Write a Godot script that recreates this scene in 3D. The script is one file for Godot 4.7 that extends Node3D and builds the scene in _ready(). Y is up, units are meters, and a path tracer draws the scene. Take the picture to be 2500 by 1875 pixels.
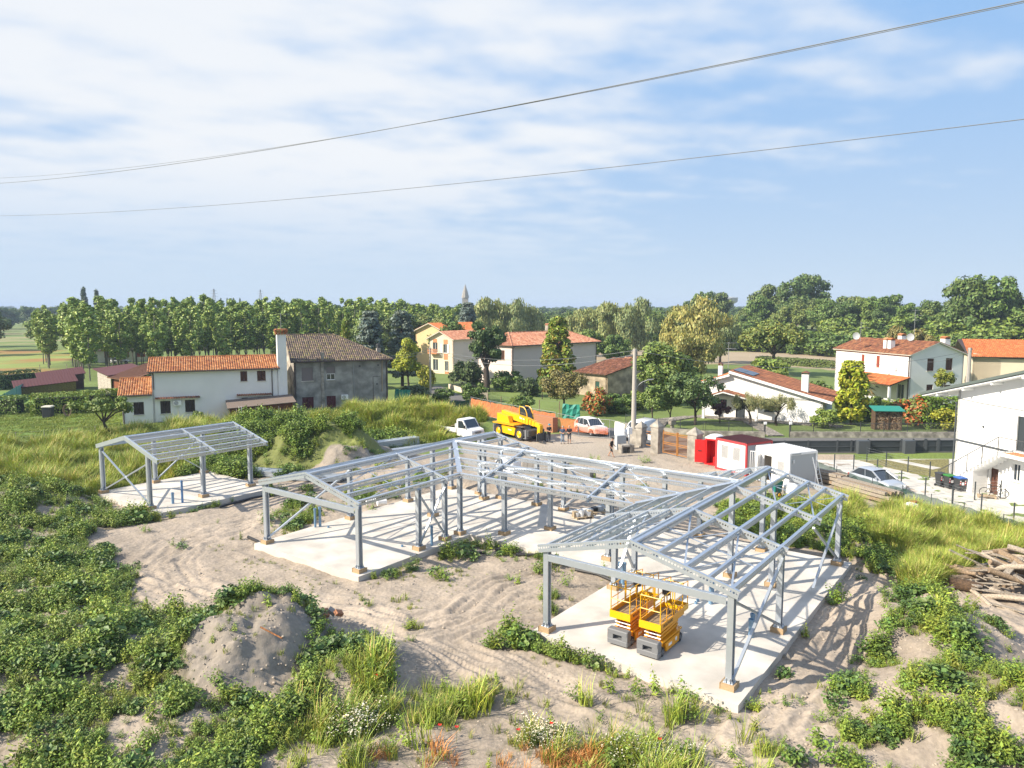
extends Node3D
# Building site with galvanised steel frames on concrete slabs, village and fields behind.
# Plan positions are given as (x, d): x metres to the right, d metres away along -z.

var rng := RandomNumberGenerator.new()
var M := {}
var T := {}
var NZ := {}
var used := {}
var flat_zones := []

class MB:
	var v := PackedVector3Array()
	var c := PackedColorArray()
	var col := Color(1, 1, 1)
	func tri(a: Vector3, b: Vector3, d: Vector3) -> void:   # counter-clockwise seen from outside
		v.append(a); v.append(d); v.append(b)
		c.append(col); c.append(col); c.append(col)
	func quad(a: Vector3, b: Vector3, d: Vector3, e: Vector3) -> void:
		tri(a, b, d); tri(a, d, e)
	func hexa(p: Array) -> void:   # eight corners: bottom 0-3 and top 4-7, counter-clockwise from above
		quad(p[3], p[2], p[1], p[0]); quad(p[4], p[5], p[6], p[7])
		for i in 4:
			var j: int = (i + 1) % 4
			quad(p[i], p[j], p[j + 4], p[i + 4])
	func boxt(s: Vector3, t: Transform3D) -> void:
		var h := s * 0.5
		var p := []
		for y in [-h.y, h.y]:
			for q in [Vector2(-h.x, h.z), Vector2(h.x, h.z), Vector2(h.x, -h.z), Vector2(-h.x, -h.z)]:
				p.append(t * Vector3(q.x, y, q.y))
		hexa(p)
	func box(at: Vector3, s: Vector3) -> void:   # at: centre of the base
		boxt(s, Transform3D(Basis(), at + Vector3(0, s.y * 0.5, 0)))
	func bevel(at: Vector3, s: Vector3, r: float) -> void:   # box with chamfered vertical and top edges
		var a := s.x * 0.5; var b := s.z * 0.5
		var ring := func(k: float, y: float) -> Array:
			var x := a - k; var z := b - k
			return [Vector3(-x + r, y, z), Vector3(x - r, y, z), Vector3(x, y, z - r), Vector3(x, y, -z + r), Vector3(x - r, y, -z), Vector3(-x + r, y, -z), Vector3(-x, y, -z + r), Vector3(-x, y, z - r)]
		var rs := [ring.call(0.0, 0.0), ring.call(0.0, s.y - r), ring.call(r, s.y)]
		for k in 2:
			for i in 8:
				var j := (i + 1) % 8
				quad(at + rs[k][i], at + rs[k][j], at + rs[k + 1][j], at + rs[k + 1][i])
		for k in [[0, false], [2, true]]:
			for i in range(1, 7):
				if k[1]: tri(at + rs[2][0], at + rs[2][i], at + rs[2][i + 1])
				else: tri(at + rs[0][0], at + rs[0][i + 1], at + rs[0][i])
	func beam(a: Vector3, b: Vector3, w: float, h: float, up := Vector3.UP) -> void:
		var t := b - a
		var l := t.length()
		if l < 0.0001: return
		t /= l
		var s := t.cross(up)
		if s.length() < 0.01: s = t.cross(Vector3.RIGHT)
		s = s.normalized()
		var n := s.cross(t)
		boxt(Vector3(l, h, w), Transform3D(Basis(t, n, s), (a + b) * 0.5))
	func tube(pts: Array, r0: float, r1 := -1.0, sides := 6, cap := true) -> void:
		if r1 < 0.0: r1 = r0
		var rings := []
		var side := Vector3.ZERO
		for i in pts.size():
			var t: Vector3 = (pts[mini(i + 1, pts.size() - 1)] - pts[maxi(i - 1, 0)]).normalized()
			if side == Vector3.ZERO: side = t.cross(Vector3.UP if absf(t.y) < 0.9 else Vector3.RIGHT)
			side = (side - t * side.dot(t)).normalized()
			var up := side.cross(t)
			var r := lerpf(r0, r1, float(i) / maxf(1.0, pts.size() - 1))
			var ring := []
			for k in sides:
				var a := TAU * k / sides
				ring.append(pts[i] + (side * cos(a) + up * sin(a)) * r)
			rings.append(ring)
		for i in pts.size() - 1:
			for k in sides:
				var j := (k + 1) % sides
				quad(rings[i][j], rings[i][k], rings[i + 1][k], rings[i + 1][j])
		if cap:
			for k in range(1, sides - 1):
				tri(rings[0][0], rings[0][k], rings[0][k + 1])
				tri(rings[-1][0], rings[-1][k + 1], rings[-1][k])
	func lathe(at: Vector3, prof: Array, sides := 12) -> void:   # profile of (radius, height) from the bottom up
		for i in prof.size() - 1:
			for k in sides:
				var a := TAU * k / sides; var b := TAU * (k + 1) / sides
				var p := func(q: Vector2, w: float) -> Vector3: return at + Vector3(cos(w) * q.x, q.y, -sin(w) * q.x)
				quad(p.call(prof[i], a), p.call(prof[i], b), p.call(prof[i + 1], b), p.call(prof[i + 1], a))
	func extrude(poly: PackedVector2Array, z0: float, z1: float, t := Transform3D()) -> void:   # outline in x,y, counter-clockwise; from z0 to z1
		var tr := Geometry2D.triangulate_polygon(poly)
		for i in range(0, tr.size(), 3):
			var a := poly[tr[i]]; var b := poly[tr[i + 1]]; var d := poly[tr[i + 2]]
			if (b - a).cross(d - a) < 0.0:
				var q := b; b = d; d = q
			tri(t * Vector3(a.x, a.y, z1), t * Vector3(b.x, b.y, z1), t * Vector3(d.x, d.y, z1))
			tri(t * Vector3(a.x, a.y, z0), t * Vector3(d.x, d.y, z0), t * Vector3(b.x, b.y, z0))
		for i in poly.size():
			var a := poly[i]; var b := poly[(i + 1) % poly.size()]
			quad(t * Vector3(a.x, a.y, z0), t * Vector3(b.x, b.y, z0), t * Vector3(b.x, b.y, z1), t * Vector3(a.x, a.y, z1))
	func slab(poly: PackedVector2Array, y0: float, y1: float) -> void:   # outline in x,z on the ground
		var q := PackedVector2Array()
		for p in poly: q.append(Vector2(p.x, -p.y))
		if Geometry2D.is_polygon_clockwise(q): q.reverse()
		extrude(q, y0, y1, Transform3D(Basis(Vector3(1, 0, 0), Vector3(0, 0, -1), Vector3(0, 1, 0)), Vector3.ZERO))
	func chan(a: Vector3, b: Vector3, up: Vector3, depth: float, fl: float, holes := true, pitch := 0.118) -> void:
		# cold-formed channel: perforated web below the line a-b, flanges to the side
		var t := b - a
		var l := t.length()
		t /= l
		var s := t.cross(up).normalized()
		var n := s.cross(t).normalized()
		for y in [0.0, -depth]:
			beam(a + n * y + s * fl * 0.5, b + n * y + s * fl * 0.5, fl, 0.008, n)
		for y in [-0.02, -depth + 0.02]:
			beam(a + n * y, b + n * y, 0.006, 0.04, n)
		a += s * fl
		b += s * fl
		if not holes:
			beam(a - n * depth * 0.5, b - n * depth * 0.5, 0.006, depth, n)
			return
		var y1 := -depth * 0.22; var y2 := -depth * 0.60
		for y in [[0.0, y1], [y2, -depth]]:
			quad(a + n * y[1], b + n * y[1], b + n * y[0], a + n * y[0])
		var cnt := int(l / pitch)
		var st := l / cnt
		var hy := (y1 - y2) * 0.5; var cy := (y1 + y2) * 0.5
		var r := minf(st * 0.34, hy * 0.84)
		for k in cnt:
			var o := a + t * (st * (k + 0.5)) + n * cy
			var out := [Vector2(1, 0), Vector2(1, 1), Vector2(0, 1), Vector2(-1, 1), Vector2(-1, 0), Vector2(-1, -1), Vector2(0, -1), Vector2(1, -1)]
			for i in 8:
				var j := (i + 1) % 8
				var p: Vector2 = out[i]; var q: Vector2 = out[j]
				quad(o + t * p.x * st * 0.5 + n * p.y * hy, o + t * q.x * st * 0.5 + n * q.y * hy, o + (t * cos(TAU * j / 8.0) + n * sin(TAU * j / 8.0)) * r, o + (t * cos(TAU * i / 8.0) + n * sin(TAU * i / 8.0)) * r)
	func mesh(smooth := false, crease := 0.55) -> ArrayMesh:
		var n := PackedVector3Array()
		n.resize(v.size())
		for i in range(0, v.size(), 3):
			var f := (v[i + 2] - v[i]).cross(v[i + 1] - v[i])
			f = f.normalized() if f.length_squared() > 1e-20 else Vector3.UP
			n[i] = f; n[i + 1] = f; n[i + 2] = f
		if smooth:
			var at := {}
			for i in v.size():
				var k := Vector3i((v[i] * 2000.0).round())
				if not at.has(k): at[k] = []
				at[k].append(n[i])
			var m := n.duplicate()
			for i in v.size():
				var sum := Vector3.ZERO
				for q in at[Vector3i((v[i] * 2000.0).round())]:
					if q.dot(n[i]) > crease: sum += q
				m[i] = sum.normalized() if sum.length() > 0.001 else n[i]
			n = m
		var arr := []
		arr.resize(Mesh.ARRAY_MAX)
		arr[Mesh.ARRAY_VERTEX] = v
		arr[Mesh.ARRAY_NORMAL] = n
		arr[Mesh.ARRAY_COLOR] = c
		var am := ArrayMesh.new()
		if v.size(): am.add_surface_from_arrays(Mesh.PRIMITIVE_TRIANGLES, arr)
		return am

# ---------------------------------------------------------------- naming and tagging
func numbered(called: String) -> String:
	used[called] = used.get(called, -1) + 1
	return called if used[called] == 0 else "%s_%03d" % [called, used[called]]

func tag(o: Node, label: String, category: String, group := "") -> Node:
	o.set_meta("label", label)
	o.set_meta("category", category)
	o.set_meta("kind", "thing")
	if group: o.set_meta("group", group)
	return o

func thing(called: String, label: String, category: String, x: float, d: float, turn := 0.0, y := 0.0, group := "") -> Node3D:
	var o := Node3D.new()
	o.name = numbered(called)
	add_child(o)
	o.position = Vector3(x, y, -d)
	o.rotation.y = deg_to_rad(turn)
	tag(o, label, category, group)
	return o

func part(parent: Node, called: String, m: Mesh, material: Material, t := Transform3D()) -> MeshInstance3D:
	var o := MeshInstance3D.new()
	o.name = numbered(called) if parent == self else called
	o.mesh = m
	o.material_override = material
	o.transform = t
	parent.add_child(o, true)
	return o

func pmb(parent: Node, called: String, b: MB, material: Material, smooth := false) -> MeshInstance3D:
	return part(parent, called, b.mesh(smooth), material)

func struct(called: String, b: MB, material: Material) -> MeshInstance3D:
	var o := pmb(self, called, b, material)
	o.set_meta("kind", "structure")
	return o

func copy(o: Node3D, x: float, d: float, turn: float, y := 0.0, label := "", stem := "") -> Node3D:
	var r: Node3D = o.duplicate()
	r.name = numbered(stem if stem else String(o.name).split("_0")[0])
	add_child(r)
	r.position = Vector3(x, y, -d)
	r.rotation.y = deg_to_rad(turn)
	if label: r.set_meta("label", label)
	return r

func bx(parent: Node, called: String, at: Vector3, s: Vector3, material: Material, turn_y := 0.0) -> MeshInstance3D:
	var b := MB.new()
	b.box(Vector3.ZERO, s)
	return part(parent, called, b.mesh(), material, Transform3D(Basis(Vector3.UP, turn_y), at))

# ---------------------------------------------------------------- materials
func noise_tex(key: String, freq: float, oct: int, lo: float, hi: float, kind := FastNoiseLite.TYPE_SIMPLEX_SMOOTH, size := 512, contrast := 1.0) -> void:
	var n := FastNoiseLite.new()
	n.noise_type = kind
	n.frequency = freq
	n.fractal_octaves = oct
	n.fractal_type = FastNoiseLite.FRACTAL_FBM if oct > 1 else FastNoiseLite.FRACTAL_NONE
	n.seed = key.hash() % 1000
	if kind == FastNoiseLite.TYPE_CELLULAR:
		n.cellular_return_type = FastNoiseLite.RETURN_DISTANCE2_SUB
	var t := NoiseTexture2D.new()
	t.width = size; t.height = size
	t.seamless = true
	t.noise = n
	var g := Gradient.new()
	g.offsets = PackedFloat32Array([0.5 - 0.5 / contrast, 0.5 + 0.5 / contrast])
	g.colors = PackedColorArray([Color(lo, lo, lo), Color(hi, hi, hi)])
	t.color_ramp = g
	T[key] = t

func mat(key: String, lin: Color, rough := 0.9, metal := 0.0, tex := "", scale := 1.0, relief := "", relief_cm := 0.0) -> StandardMaterial3D:
	var m := StandardMaterial3D.new()
	m.albedo_color = lin.linear_to_srgb()
	m.roughness = rough
	m.metallic = metal
	if tex:
		m.albedo_texture = T[tex]
		m.uv1_triplanar = true
		m.uv1_world_triplanar = true
		m.uv1_scale = Vector3.ONE * scale
	if relief:
		m.uv1_triplanar = true
		m.uv1_world_triplanar = true
		m.uv1_scale = Vector3.ONE * scale
		m.heightmap_enabled = true
		m.heightmap_texture = T[relief]
		m.heightmap_scale = relief_cm
	M[key] = m
	return m

func vmat(key: String, rough := 0.9, tex := "", scale := 1.0, back := 0.0) -> StandardMaterial3D:
	var m := mat(key, Color(1, 1, 1), rough, 0.0, tex, scale)
	m.vertex_color_use_as_albedo = true
	m.cull_mode = BaseMaterial3D.CULL_DISABLED
	if back > 0.0:
		m.backlight_enabled = true
		m.backlight = Color(back, back, back * 0.6)
	return m

func make_materials() -> void:
	noise_tex("fine", 0.05, 6, 0.80, 1.0)
	noise_tex("soft", 0.010, 6, 0.94, 1.0)
	noise_tex("blotch", 0.014, 6, 0.5, 1.0, FastNoiseLite.TYPE_SIMPLEX_SMOOTH, 512, 1.5)
	noise_tex("stain", 0.010, 7, 0.62, 1.0, FastNoiseLite.TYPE_SIMPLEX_SMOOTH, 1024, 1.5)
	noise_tex("clod", 0.012, 8, 0.0, 1.0, FastNoiseLite.TYPE_SIMPLEX_SMOOTH, 1024, 1.3)
	noise_tex("pebble", 0.07, 1, 0.55, 1.0, FastNoiseLite.TYPE_CELLULAR)
	noise_tex("pour", 0.005, 8, 0.85, 1.0, FastNoiseLite.TYPE_SIMPLEX_SMOOTH, 1024, 1.4)
	mat("steel", Color(0.58, 0.63, 0.69), 0.42, 0.7, "soft", 0.6)
	mat("steel_dull", Color(0.40, 0.44, 0.48), 0.5, 0.6, "soft", 0.6)
	mat("concrete", Color(0.62, 0.58, 0.525), 0.92, 0.0, "pour", 0.09)
	mat("concrete_old", Color(0.47, 0.43, 0.375), 0.95, 0.0, "stain", 0.11)
	mat("formwork", Color(0.50, 0.35, 0.20), 0.85, 0.0, "fine", 0.7)
	mat("pipe_blue", Color(0.10, 0.22, 0.42), 0.45)
	mat("pipe_lightblue", Color(0.16, 0.28, 0.42), 0.5)
	mat("black_plastic", Color(0.02, 0.02, 0.022), 0.5)
	mat("rubber", Color(0.028, 0.028, 0.03), 0.85)
	mat("white_wall", Color(0.80, 0.80, 0.79), 0.9, 0.0, "soft", 0.07)
	mat("cream_wall", Color(0.70, 0.60, 0.46), 0.92, 0.0, "soft", 0.07)
	mat("pink_wall", Color(0.70, 0.60, 0.55), 0.92, 0.0, "soft", 0.07)
	mat("yellow_wall", Color(0.66, 0.50, 0.27), 0.92, 0.0, "soft", 0.07)
	mat("grey_wall", Color(0.42, 0.41, 0.385), 0.95, 0.0, "stain", 0.055)
	mat("plaster_old", Color(0.55, 0.45, 0.32), 0.95, 0.0, "stain", 0.07)
	mat("pale_render", Color(0.62, 0.55, 0.46), 0.95, 0.0, "blotch", 0.08)
	mat("terracotta_panel", Color(0.52, 0.22, 0.10), 0.9)
	mat("shutter_dark", Color(0.035, 0.022, 0.018), 0.6)
	mat("shutter_brown", Color(0.09, 0.035, 0.02), 0.6)
	mat("shutter_red", Color(0.33, 0.075, 0.04), 0.6)
	mat("maroon", Color(0.085, 0.010, 0.018), 0.55)
	mat("blind_grey", Color(0.20, 0.17, 0.17), 0.6)
	mat("glass", Color(0.03, 0.04, 0.05), 0.06, 0.0).metallic_specular = 0.8
	mat("white_paint", Color(0.82, 0.82, 0.82), 0.45)
	mat("cream_trim", Color(0.62, 0.58, 0.50), 0.8)
	mat("gutter", Color(0.06, 0.04, 0.035), 0.5)
	mat("metal_grey", Color(0.32, 0.33, 0.34), 0.5, 0.4)
	mat("anthracite", Color(0.03, 0.04, 0.046), 0.6)
	mat("anthracite_frame", Color(0.06, 0.07, 0.078), 0.6)
	mat("wood_brown", Color(0.26, 0.075, 0.022), 0.75, 0.0, "fine", 0.5)
	mat("wood_old", Color(0.36, 0.26, 0.17), 0.9, 0.0, "stain", 0.9)
	mat("wood_grey", Color(0.42, 0.36, 0.29), 0.9, 0.0, "stain", 1.1)
	mat("wood_dark", Color(0.15, 0.09, 0.05), 0.9, 0.0, "blotch", 1.3)
	mat("plank", Color(0.52, 0.40, 0.26), 0.85, 0.0, "fine", 0.6)
	mat("felt", Color(0.22, 0.17, 0.14), 0.95, 0.0, "fine", 0.8)
	mat("red_sheet", Color(0.085, 0.022, 0.024), 0.75)
	mat("red_paint", Color(0.62, 0.012, 0.012), 0.4)
	mat("red_frame", Color(0.50, 0.045, 0.05), 0.5)
	mat("yellow_paint", Color(0.78, 0.42, 0.005), 0.38)
	mat("orange_paint", Color(0.74, 0.33, 0.006), 0.4)
	mat("dark_metal", Color(0.07, 0.072, 0.075), 0.55, 0.2)
	mat("bumper_grey", Color(0.16, 0.165, 0.175), 0.6)
	mat("rust", Color(0.40, 0.16, 0.05), 0.85, 0.0, "blotch", 1.5)
	mat("gate_rust", Color(0.44, 0.19, 0.045), 0.75, 0.0, "fine", 1.5)
	mat("green_net", Color(0.012, 0.07, 0.05), 0.9)
	mat("teal_sheet", Color(0.02, 0.22, 0.17), 0.6)
	mat("orange_net", Color(0.62, 0.20, 0.07), 0.85, 0.0, "fine", 1.0)
	mat("brick_pile", Color(0.48, 0.22, 0.12), 0.9, 0.0, "fine", 1.0)
	mat("silver_paint", Color(0.50, 0.54, 0.60), 0.28, 0.45)
	mat("car_white", Color(0.80, 0.80, 0.80), 0.25)
	mat("chrome", Color(0.6, 0.6, 0.6), 0.2, 0.9)
	mat("lamp_clear", Color(0.55, 0.56, 0.58), 0.15)
	mat("skin", Color(0.45, 0.25, 0.17), 0.6)
	mat("cloth_black", Color(0.018, 0.018, 0.02), 0.9)
	mat("cloth_blue", Color(0.05, 0.085, 0.14), 0.9)
	mat("denim", Color(0.20, 0.27, 0.36), 0.9)
	mat("cloth_grey", Color(0.10, 0.11, 0.12), 0.9)
	mat("bark", Color(0.11, 0.085, 0.065), 0.95, 0.0, "blotch", 2.0)
	mat("bark_pale", Color(0.30, 0.28, 0.22), 0.9, 0.0, "blotch", 1.0)
	mat("asphalt", Color(0.16, 0.155, 0.15), 0.95, 0.0, "fine", 0.5)
	mat("court", Color(0.60, 0.58, 0.54), 0.93, 0.0, "pour", 0.11)
	mat("pavement", Color(0.40, 0.36, 0.31), 0.95, 0.0, "blotch", 0.4)
	mat("stone", Color(0.40, 0.35, 0.30), 0.95, 0.0, "fine", 1.0)
	mat("solar", Color(0.02, 0.025, 0.04), 0.15)
	mat("cable", Color(0.16, 0.17, 0.18), 0.6)
	mat("teal_plastic", Color(0.0, 0.17, 0.13), 0.45)
	mat("bin_black", Color(0.03, 0.033, 0.036), 0.55)
	mat("bin_blue", Color(0.02, 0.10, 0.38), 0.5)
	mat("bin_green", Color(0.03, 0.18, 0.03), 0.5)
	mat("block", Color(0.33, 0.31, 0.29), 0.95, 0.0, "fine", 1.2)
	mat("grey_panel", Color(0.40, 0.43, 0.45), 0.5)
	mat("mossy", Color(0.24, 0.20, 0.05), 0.9, 0.0, "stain", 0.5)
	mat("peeling", Color(0.62, 0.55, 0.48), 0.9, 0.0, "stain", 0.35)
	mat("brown_sheet", Color(0.20, 0.095, 0.055), 0.7)
	mat("shutter_green", Color(0.03, 0.09, 0.07), 0.6)
	mat("roof_edge", Color(0.10, 0.125, 0.115), 0.5)
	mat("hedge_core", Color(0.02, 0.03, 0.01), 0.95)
	mat("clod", Color(0.36, 0.305, 0.245), 0.97)
	mat("lift_deck", Color(0.34, 0.24, 0.14), 0.85, 0.0, "fine", 1.5)
	mat("helmet_teal", Color(0.02, 0.24, 0.36), 0.4)
	mat("hair_grey", Color(0.30, 0.27, 0.24), 0.8)
	mat("clear_net", Color(0.62, 0.16, 0.05), 0.9)
	M.clear_net.transparency = BaseMaterial3D.TRANSPARENCY_ALPHA
	M.clear_net.albedo_color.a = 0.5
	mat("green_mesh", Color(0.02, 0.06, 0.045), 0.9)
	M.green_mesh.transparency = BaseMaterial3D.TRANSPARENCY_ALPHA
	M.green_mesh.albedo_color.a = 0.72
	mat("dry_lawn", Color(0.30, 0.27, 0.10), 0.95, 0.0, "stain", 0.4)
	mat("teal_net", Color(0.16, 0.36, 0.32), 0.8)
	mat("pole", Color(0.42, 0.39, 0.35), 0.9, 0.0, "soft", 0.5)
	mat("wood_bleached", Color(0.55, 0.46, 0.36), 0.9, 0.0, "stain", 1.3)
	vmat("person", 0.85)
	vmat("tiles", 0.88, "fine", 0.9)
	vmat("leaf", 0.55, "", 1.0, 0.45)
	vmat("blade", 0.6, "", 1.0, 0.5)
	vmat("shade_cloth", 0.9, "fine", 1.0)

# ---------------------------------------------------------------- ground
const UO := Vector2(-13.57, 39.65)      # corner column of the U-shaped frame
const UX := Vector2(0.8026, -0.5965)    # along the gables (x, d)
const UW := Vector2(0.5965, 0.8026)     # along the wings
const LO := Vector2(-29.1, 51.02)
const LX := Vector2(0.788, -0.6157)
const LW := Vector2(0.6157, 0.788)

var ZONES := {
	"weed_left": [Vector2(-51.3, 56.8), Vector2(-41.5, 58.4), Vector2(-34.1, 53.8), Vector2(-27.4, 48.3), Vector2(-25.2, 44.8), Vector2(-24.4, 40.6), Vector2(-20.1, 36.2), Vector2(-18.7, 34.3), Vector2(-17.1, 32.6), Vector2(-14.1, 30.5), Vector2(-13.6, 32.8), Vector2(-11.9, 33.4), Vector2(-10.0, 31.5), Vector2(-8.1, 29.6), Vector2(-5.6, 27.9), Vector2(-4.2, 25.6), Vector2(-4.0, 23.4), Vector2(-4.8, 22.3), Vector2(-6.6, 21.3), Vector2(-7.8, 20.0), Vector2(-10.0, 17.4), Vector2(-26, 17.4), Vector2(-45, 30)],
	"weed_right": [Vector2(11.2, 24.3), Vector2(13.8, 27.1), Vector2(15.9, 30.1), Vector2(17.9, 31.8), Vector2(19.5, 31.3), Vector2(19.0, 27.5), Vector2(18.4, 24.0), Vector2(18.7, 22.3), Vector2(17.6, 17.2), Vector2(8.1, 17.2), Vector2(9.2, 20.4), Vector2(10.6, 22.1)],
	"grass_right": [Vector2(18.2, 47.4), Vector2(22.7, 48.6), Vector2(22.3, 45.3), Vector2(26.1, 47.4), Vector2(28.2, 45.8), Vector2(33.0, 36.0), Vector2(27.6, 35.9), Vector2(24.3, 37.2), Vector2(21.4, 34.9), Vector2(19.9, 32.6), Vector2(18.5, 32.0), Vector2(19.1, 34.6), Vector2(20.2, 38.3), Vector2(20.4, 42.4)],
	"weed_back": [Vector2(14.6, 49.8), Vector2(18.6, 48.6), Vector2(21.8, 45.3), Vector2(21.3, 39.8), Vector2(19.7, 35.5), Vector2(17.7, 34.3), Vector2(17.6, 37.2), Vector2(16.1, 38.7), Vector2(15.1, 39.8), Vector2(13.5, 42.4), Vector2(13.0, 46.3)],
	"strip_near": [Vector2(-0.2, 28.9), Vector2(0.8, 28.6), Vector2(2.4, 27.7), Vector2(3.9, 26.5), Vector2(5.7, 25.1), Vector2(7.3, 24.0), Vector2(8.2, 23.1), Vector2(6.9, 23.0), Vector2(5.5, 24.0), Vector2(3.7, 25.3), Vector2(1.6, 26.5), Vector2(0.0, 27.9)],
	"front_grass": [Vector2(-6.6, 21.3), Vector2(-5.1, 22.3), Vector2(-3.7, 23.7), Vector2(-1.6, 24.8), Vector2(0.1, 24.3), Vector2(-0.2, 22.9), Vector2(-2.2, 22.3), Vector2(-3.9, 21.3), Vector2(-5.5, 20.4), Vector2(-6.8, 19.0)],
	"front_grass2": [Vector2(1.0, 20.4), Vector2(2.2, 21.3), Vector2(4.5, 21.1), Vector2(4.7, 20.0), Vector2(4.6, 17.4), Vector2(0.5, 17.4)],
	"front_dry": [Vector2(-4.2, 20.6), Vector2(-0.1, 20.8), Vector2(2.6, 20.4), Vector2(2.4, 17.4), Vector2(-4.3, 17.4)],
	"strip_wing": [Vector2(-7.5, 35.2), Vector2(-5.1, 38.3), Vector2(-2.9, 41.5), Vector2(-1.2, 41.1), Vector2(0.3, 39.0), Vector2(-0.6, 37.2), Vector2(-3.5, 36.5), Vector2(-5.7, 34.3)],
	"strip_far": [Vector2(-15.6, 44.3), Vector2(-14.6, 48.6), Vector2(-11.7, 52.4), Vector2(-5.6, 60.2), Vector2(-4.6, 56.8), Vector2(-10.0, 47.4), Vector2(-12.8, 42.4), Vector2(-13.8, 40.6)],
	"inner": [Vector2(-1.6, 38.3), Vector2(1.9, 39.0), Vector2(4.9, 36.9), Vector2(4.8, 34.3), Vector2(1.9, 30.5), Vector2(0.9, 30.5), Vector2(-0.1, 33.1)],
	"by_hut": [Vector2(-26.2, 46.3), Vector2(-24.0, 48.0), Vector2(-21.7, 49.2), Vector2(-18.4, 52.4), Vector2(-16.1, 62.0), Vector2(-18.8, 60.2), Vector2(-17.6, 51.0), Vector2(-20.4, 46.9), Vector2(-22.2, 44.3), Vector2(-24.2, 43.3)],
	"grass_mid": [Vector2(-90.0, 70.7), Vector2(-44.9, 69.7), Vector2(-41.0, 75.9), Vector2(-29.7, 85.4), Vector2(-19.2, 88.2), Vector2(-6.7, 93.2), Vector2(-2.8, 79.8), Vector2(-4.6, 73.7), Vector2(-9.0, 69.3), Vector2(-13.1, 67.2), Vector2(-10.9, 62.0), Vector2(-19.9, 56.8), Vector2(-27.2, 55.2), Vector2(-28.9, 50.4), Vector2(-40.3, 54.8), Vector2(-70.4, 45.2)],
	"lawn_left": [Vector2(-98.0, 102.4), Vector2(-79.8, 118.7), Vector2(-60.9, 118.7), Vector2(-30.6, 90.2), Vector2(-41.2, 76.5), Vector2(-42.4, 73.7), Vector2(-48.1, 69.9), Vector2(-90.0, 70.0)],
	"gravel": [Vector2(-5.0, 70.7), Vector2(2.5, 76.2), Vector2(13.7, 76.2), Vector2(16.7, 65.0), Vector2(17.3, 58.4), Vector2(12.6, 52.4), Vector2(6.2, 49.8), Vector2(-3.5, 58.4)],
	"villa_lawn": [Vector2(13.5, 77.6), Vector2(17.8, 87.2), Vector2(36.5, 90.2), Vector2(60.8, 99.6), Vector2(90.0, 99.6), Vector2(90.4, 74.4), Vector2(20.8, 75.0)],
	"garden_mid": [Vector2(-5.6, 102.4), Vector2(-4.5, 124.3), Vector2(11.1, 122.7), Vector2(22.5, 100.6), Vector2(15.7, 83.7), Vector2(7.7, 82.7), Vector2(-0.4, 92.2)],
	"tan_field": [Vector2(14, 178), Vector2(60, 172), Vector2(72, 150), Vector2(90, 165), Vector2(100, 215), Vector2(30, 235), Vector2(5, 230)],
	"meadow": [Vector2(-190, 90), Vector2(-86, 118), Vector2(-88, 150), Vector2(-108, 165), Vector2(-120, 230), Vector2(-260, 260), Vector2(-300, 120)],
	"court": [Vector2(24.6, 60.5), Vector2(26.6, 65.2), Vector2(41, 66.0), Vector2(52, 60), Vector2(52, 30), Vector2(33.5, 36.5), Vector2(29.4, 42.6), Vector2(28.0, 47.0), Vector2(26.6, 51.2), Vector2(25.4, 55)],
}
var MOUNDS := [   # x, d, radius x, radius d, height, turn
	[-9.7, 26.6, 3.3, 3.2, 2.05, 0.0], [-16.5, 26.0, 7.0, 3.6, 0.9, 0.1], [-5.6, 25.6, 3.4, 2.2, 0.75, -0.3], [-13.0, 22.5, 5.0, 2.4, 0.45, 0.0],
	[16.6, 28.2, 3.2, 4.6, 1.15, 0.25], [15.4, 22.8, 4.4, 3.2, 0.95, 0.0],
	[-17.0, 64.0, 6.6, 4.6, 2.9, 0.2], [-23.0, 68.0, 7.5, 4.5, 2.3, 0.0], [-13.0, 79.5, 10.0, 6.5, 2.0, -0.1], [-4.5, 81.0, 6.5, 4.5, 0.9, 0.0],
	[-33.5, 48.0, 6.0, 4.0, 1.1, 0.2], [19.5, 41.0, 4.0, 5.5, 0.55, 0.4], [-2.2, 53.6, 3.5, 1.5, 0.5, 0.2],
]
var TRACKS := [
	[Vector2(-5.5, 55.2), Vector2(-10.7, 49.2), Vector2(-16.4, 44.3), Vector2(-18.7, 40.6), Vector2(-18.2, 36.9), Vector2(-15.9, 33.7), Vector2(-11.7, 31.5), Vector2(-7.1, 30.5), Vector2(-2.7, 27.5), Vector2(1.4, 23.4), Vector2(5.3, 20.8), Vector2(7.3, 17.5)],
	[Vector2(-18.6, 36.2), Vector2(-14.4, 32.6), Vector2(-8.9, 29.6), Vector2(-4.4, 28.7), Vector2(-2.0, 30.1), Vector2(-0.3, 33.7), Vector2(1.6, 35.0)],
	[Vector2(7.5, 21.5), Vector2(11.1, 26.0), Vector2(14.3, 30.5), Vector2(17.2, 33.7), Vector2(20.5, 33.0), Vector2(21.0, 28.0), Vector2(22.0, 22.0)],
	[Vector2(-3.7, 28.3), Vector2(-1.1, 30.5), Vector2(1.4, 31.3)],
]
var ZP := {}

func uw(u: float, w: float) -> Vector2: return UO + UX * u + UW * w
func lw(u: float, w: float) -> Vector2: return LO + LX * u + LW * w

func noise(key: String, freq: float, oct := 3, kind := FastNoiseLite.TYPE_SIMPLEX_SMOOTH) -> FastNoiseLite:
	var n := FastNoiseLite.new()
	n.noise_type = kind
	n.frequency = freq
	n.fractal_octaves = oct
	n.fractal_type = FastNoiseLite.FRACTAL_FBM if oct > 1 else FastNoiseLite.FRACTAL_NONE
	n.seed = key.hash() % 9999
	NZ[key] = n
	return n

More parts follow.
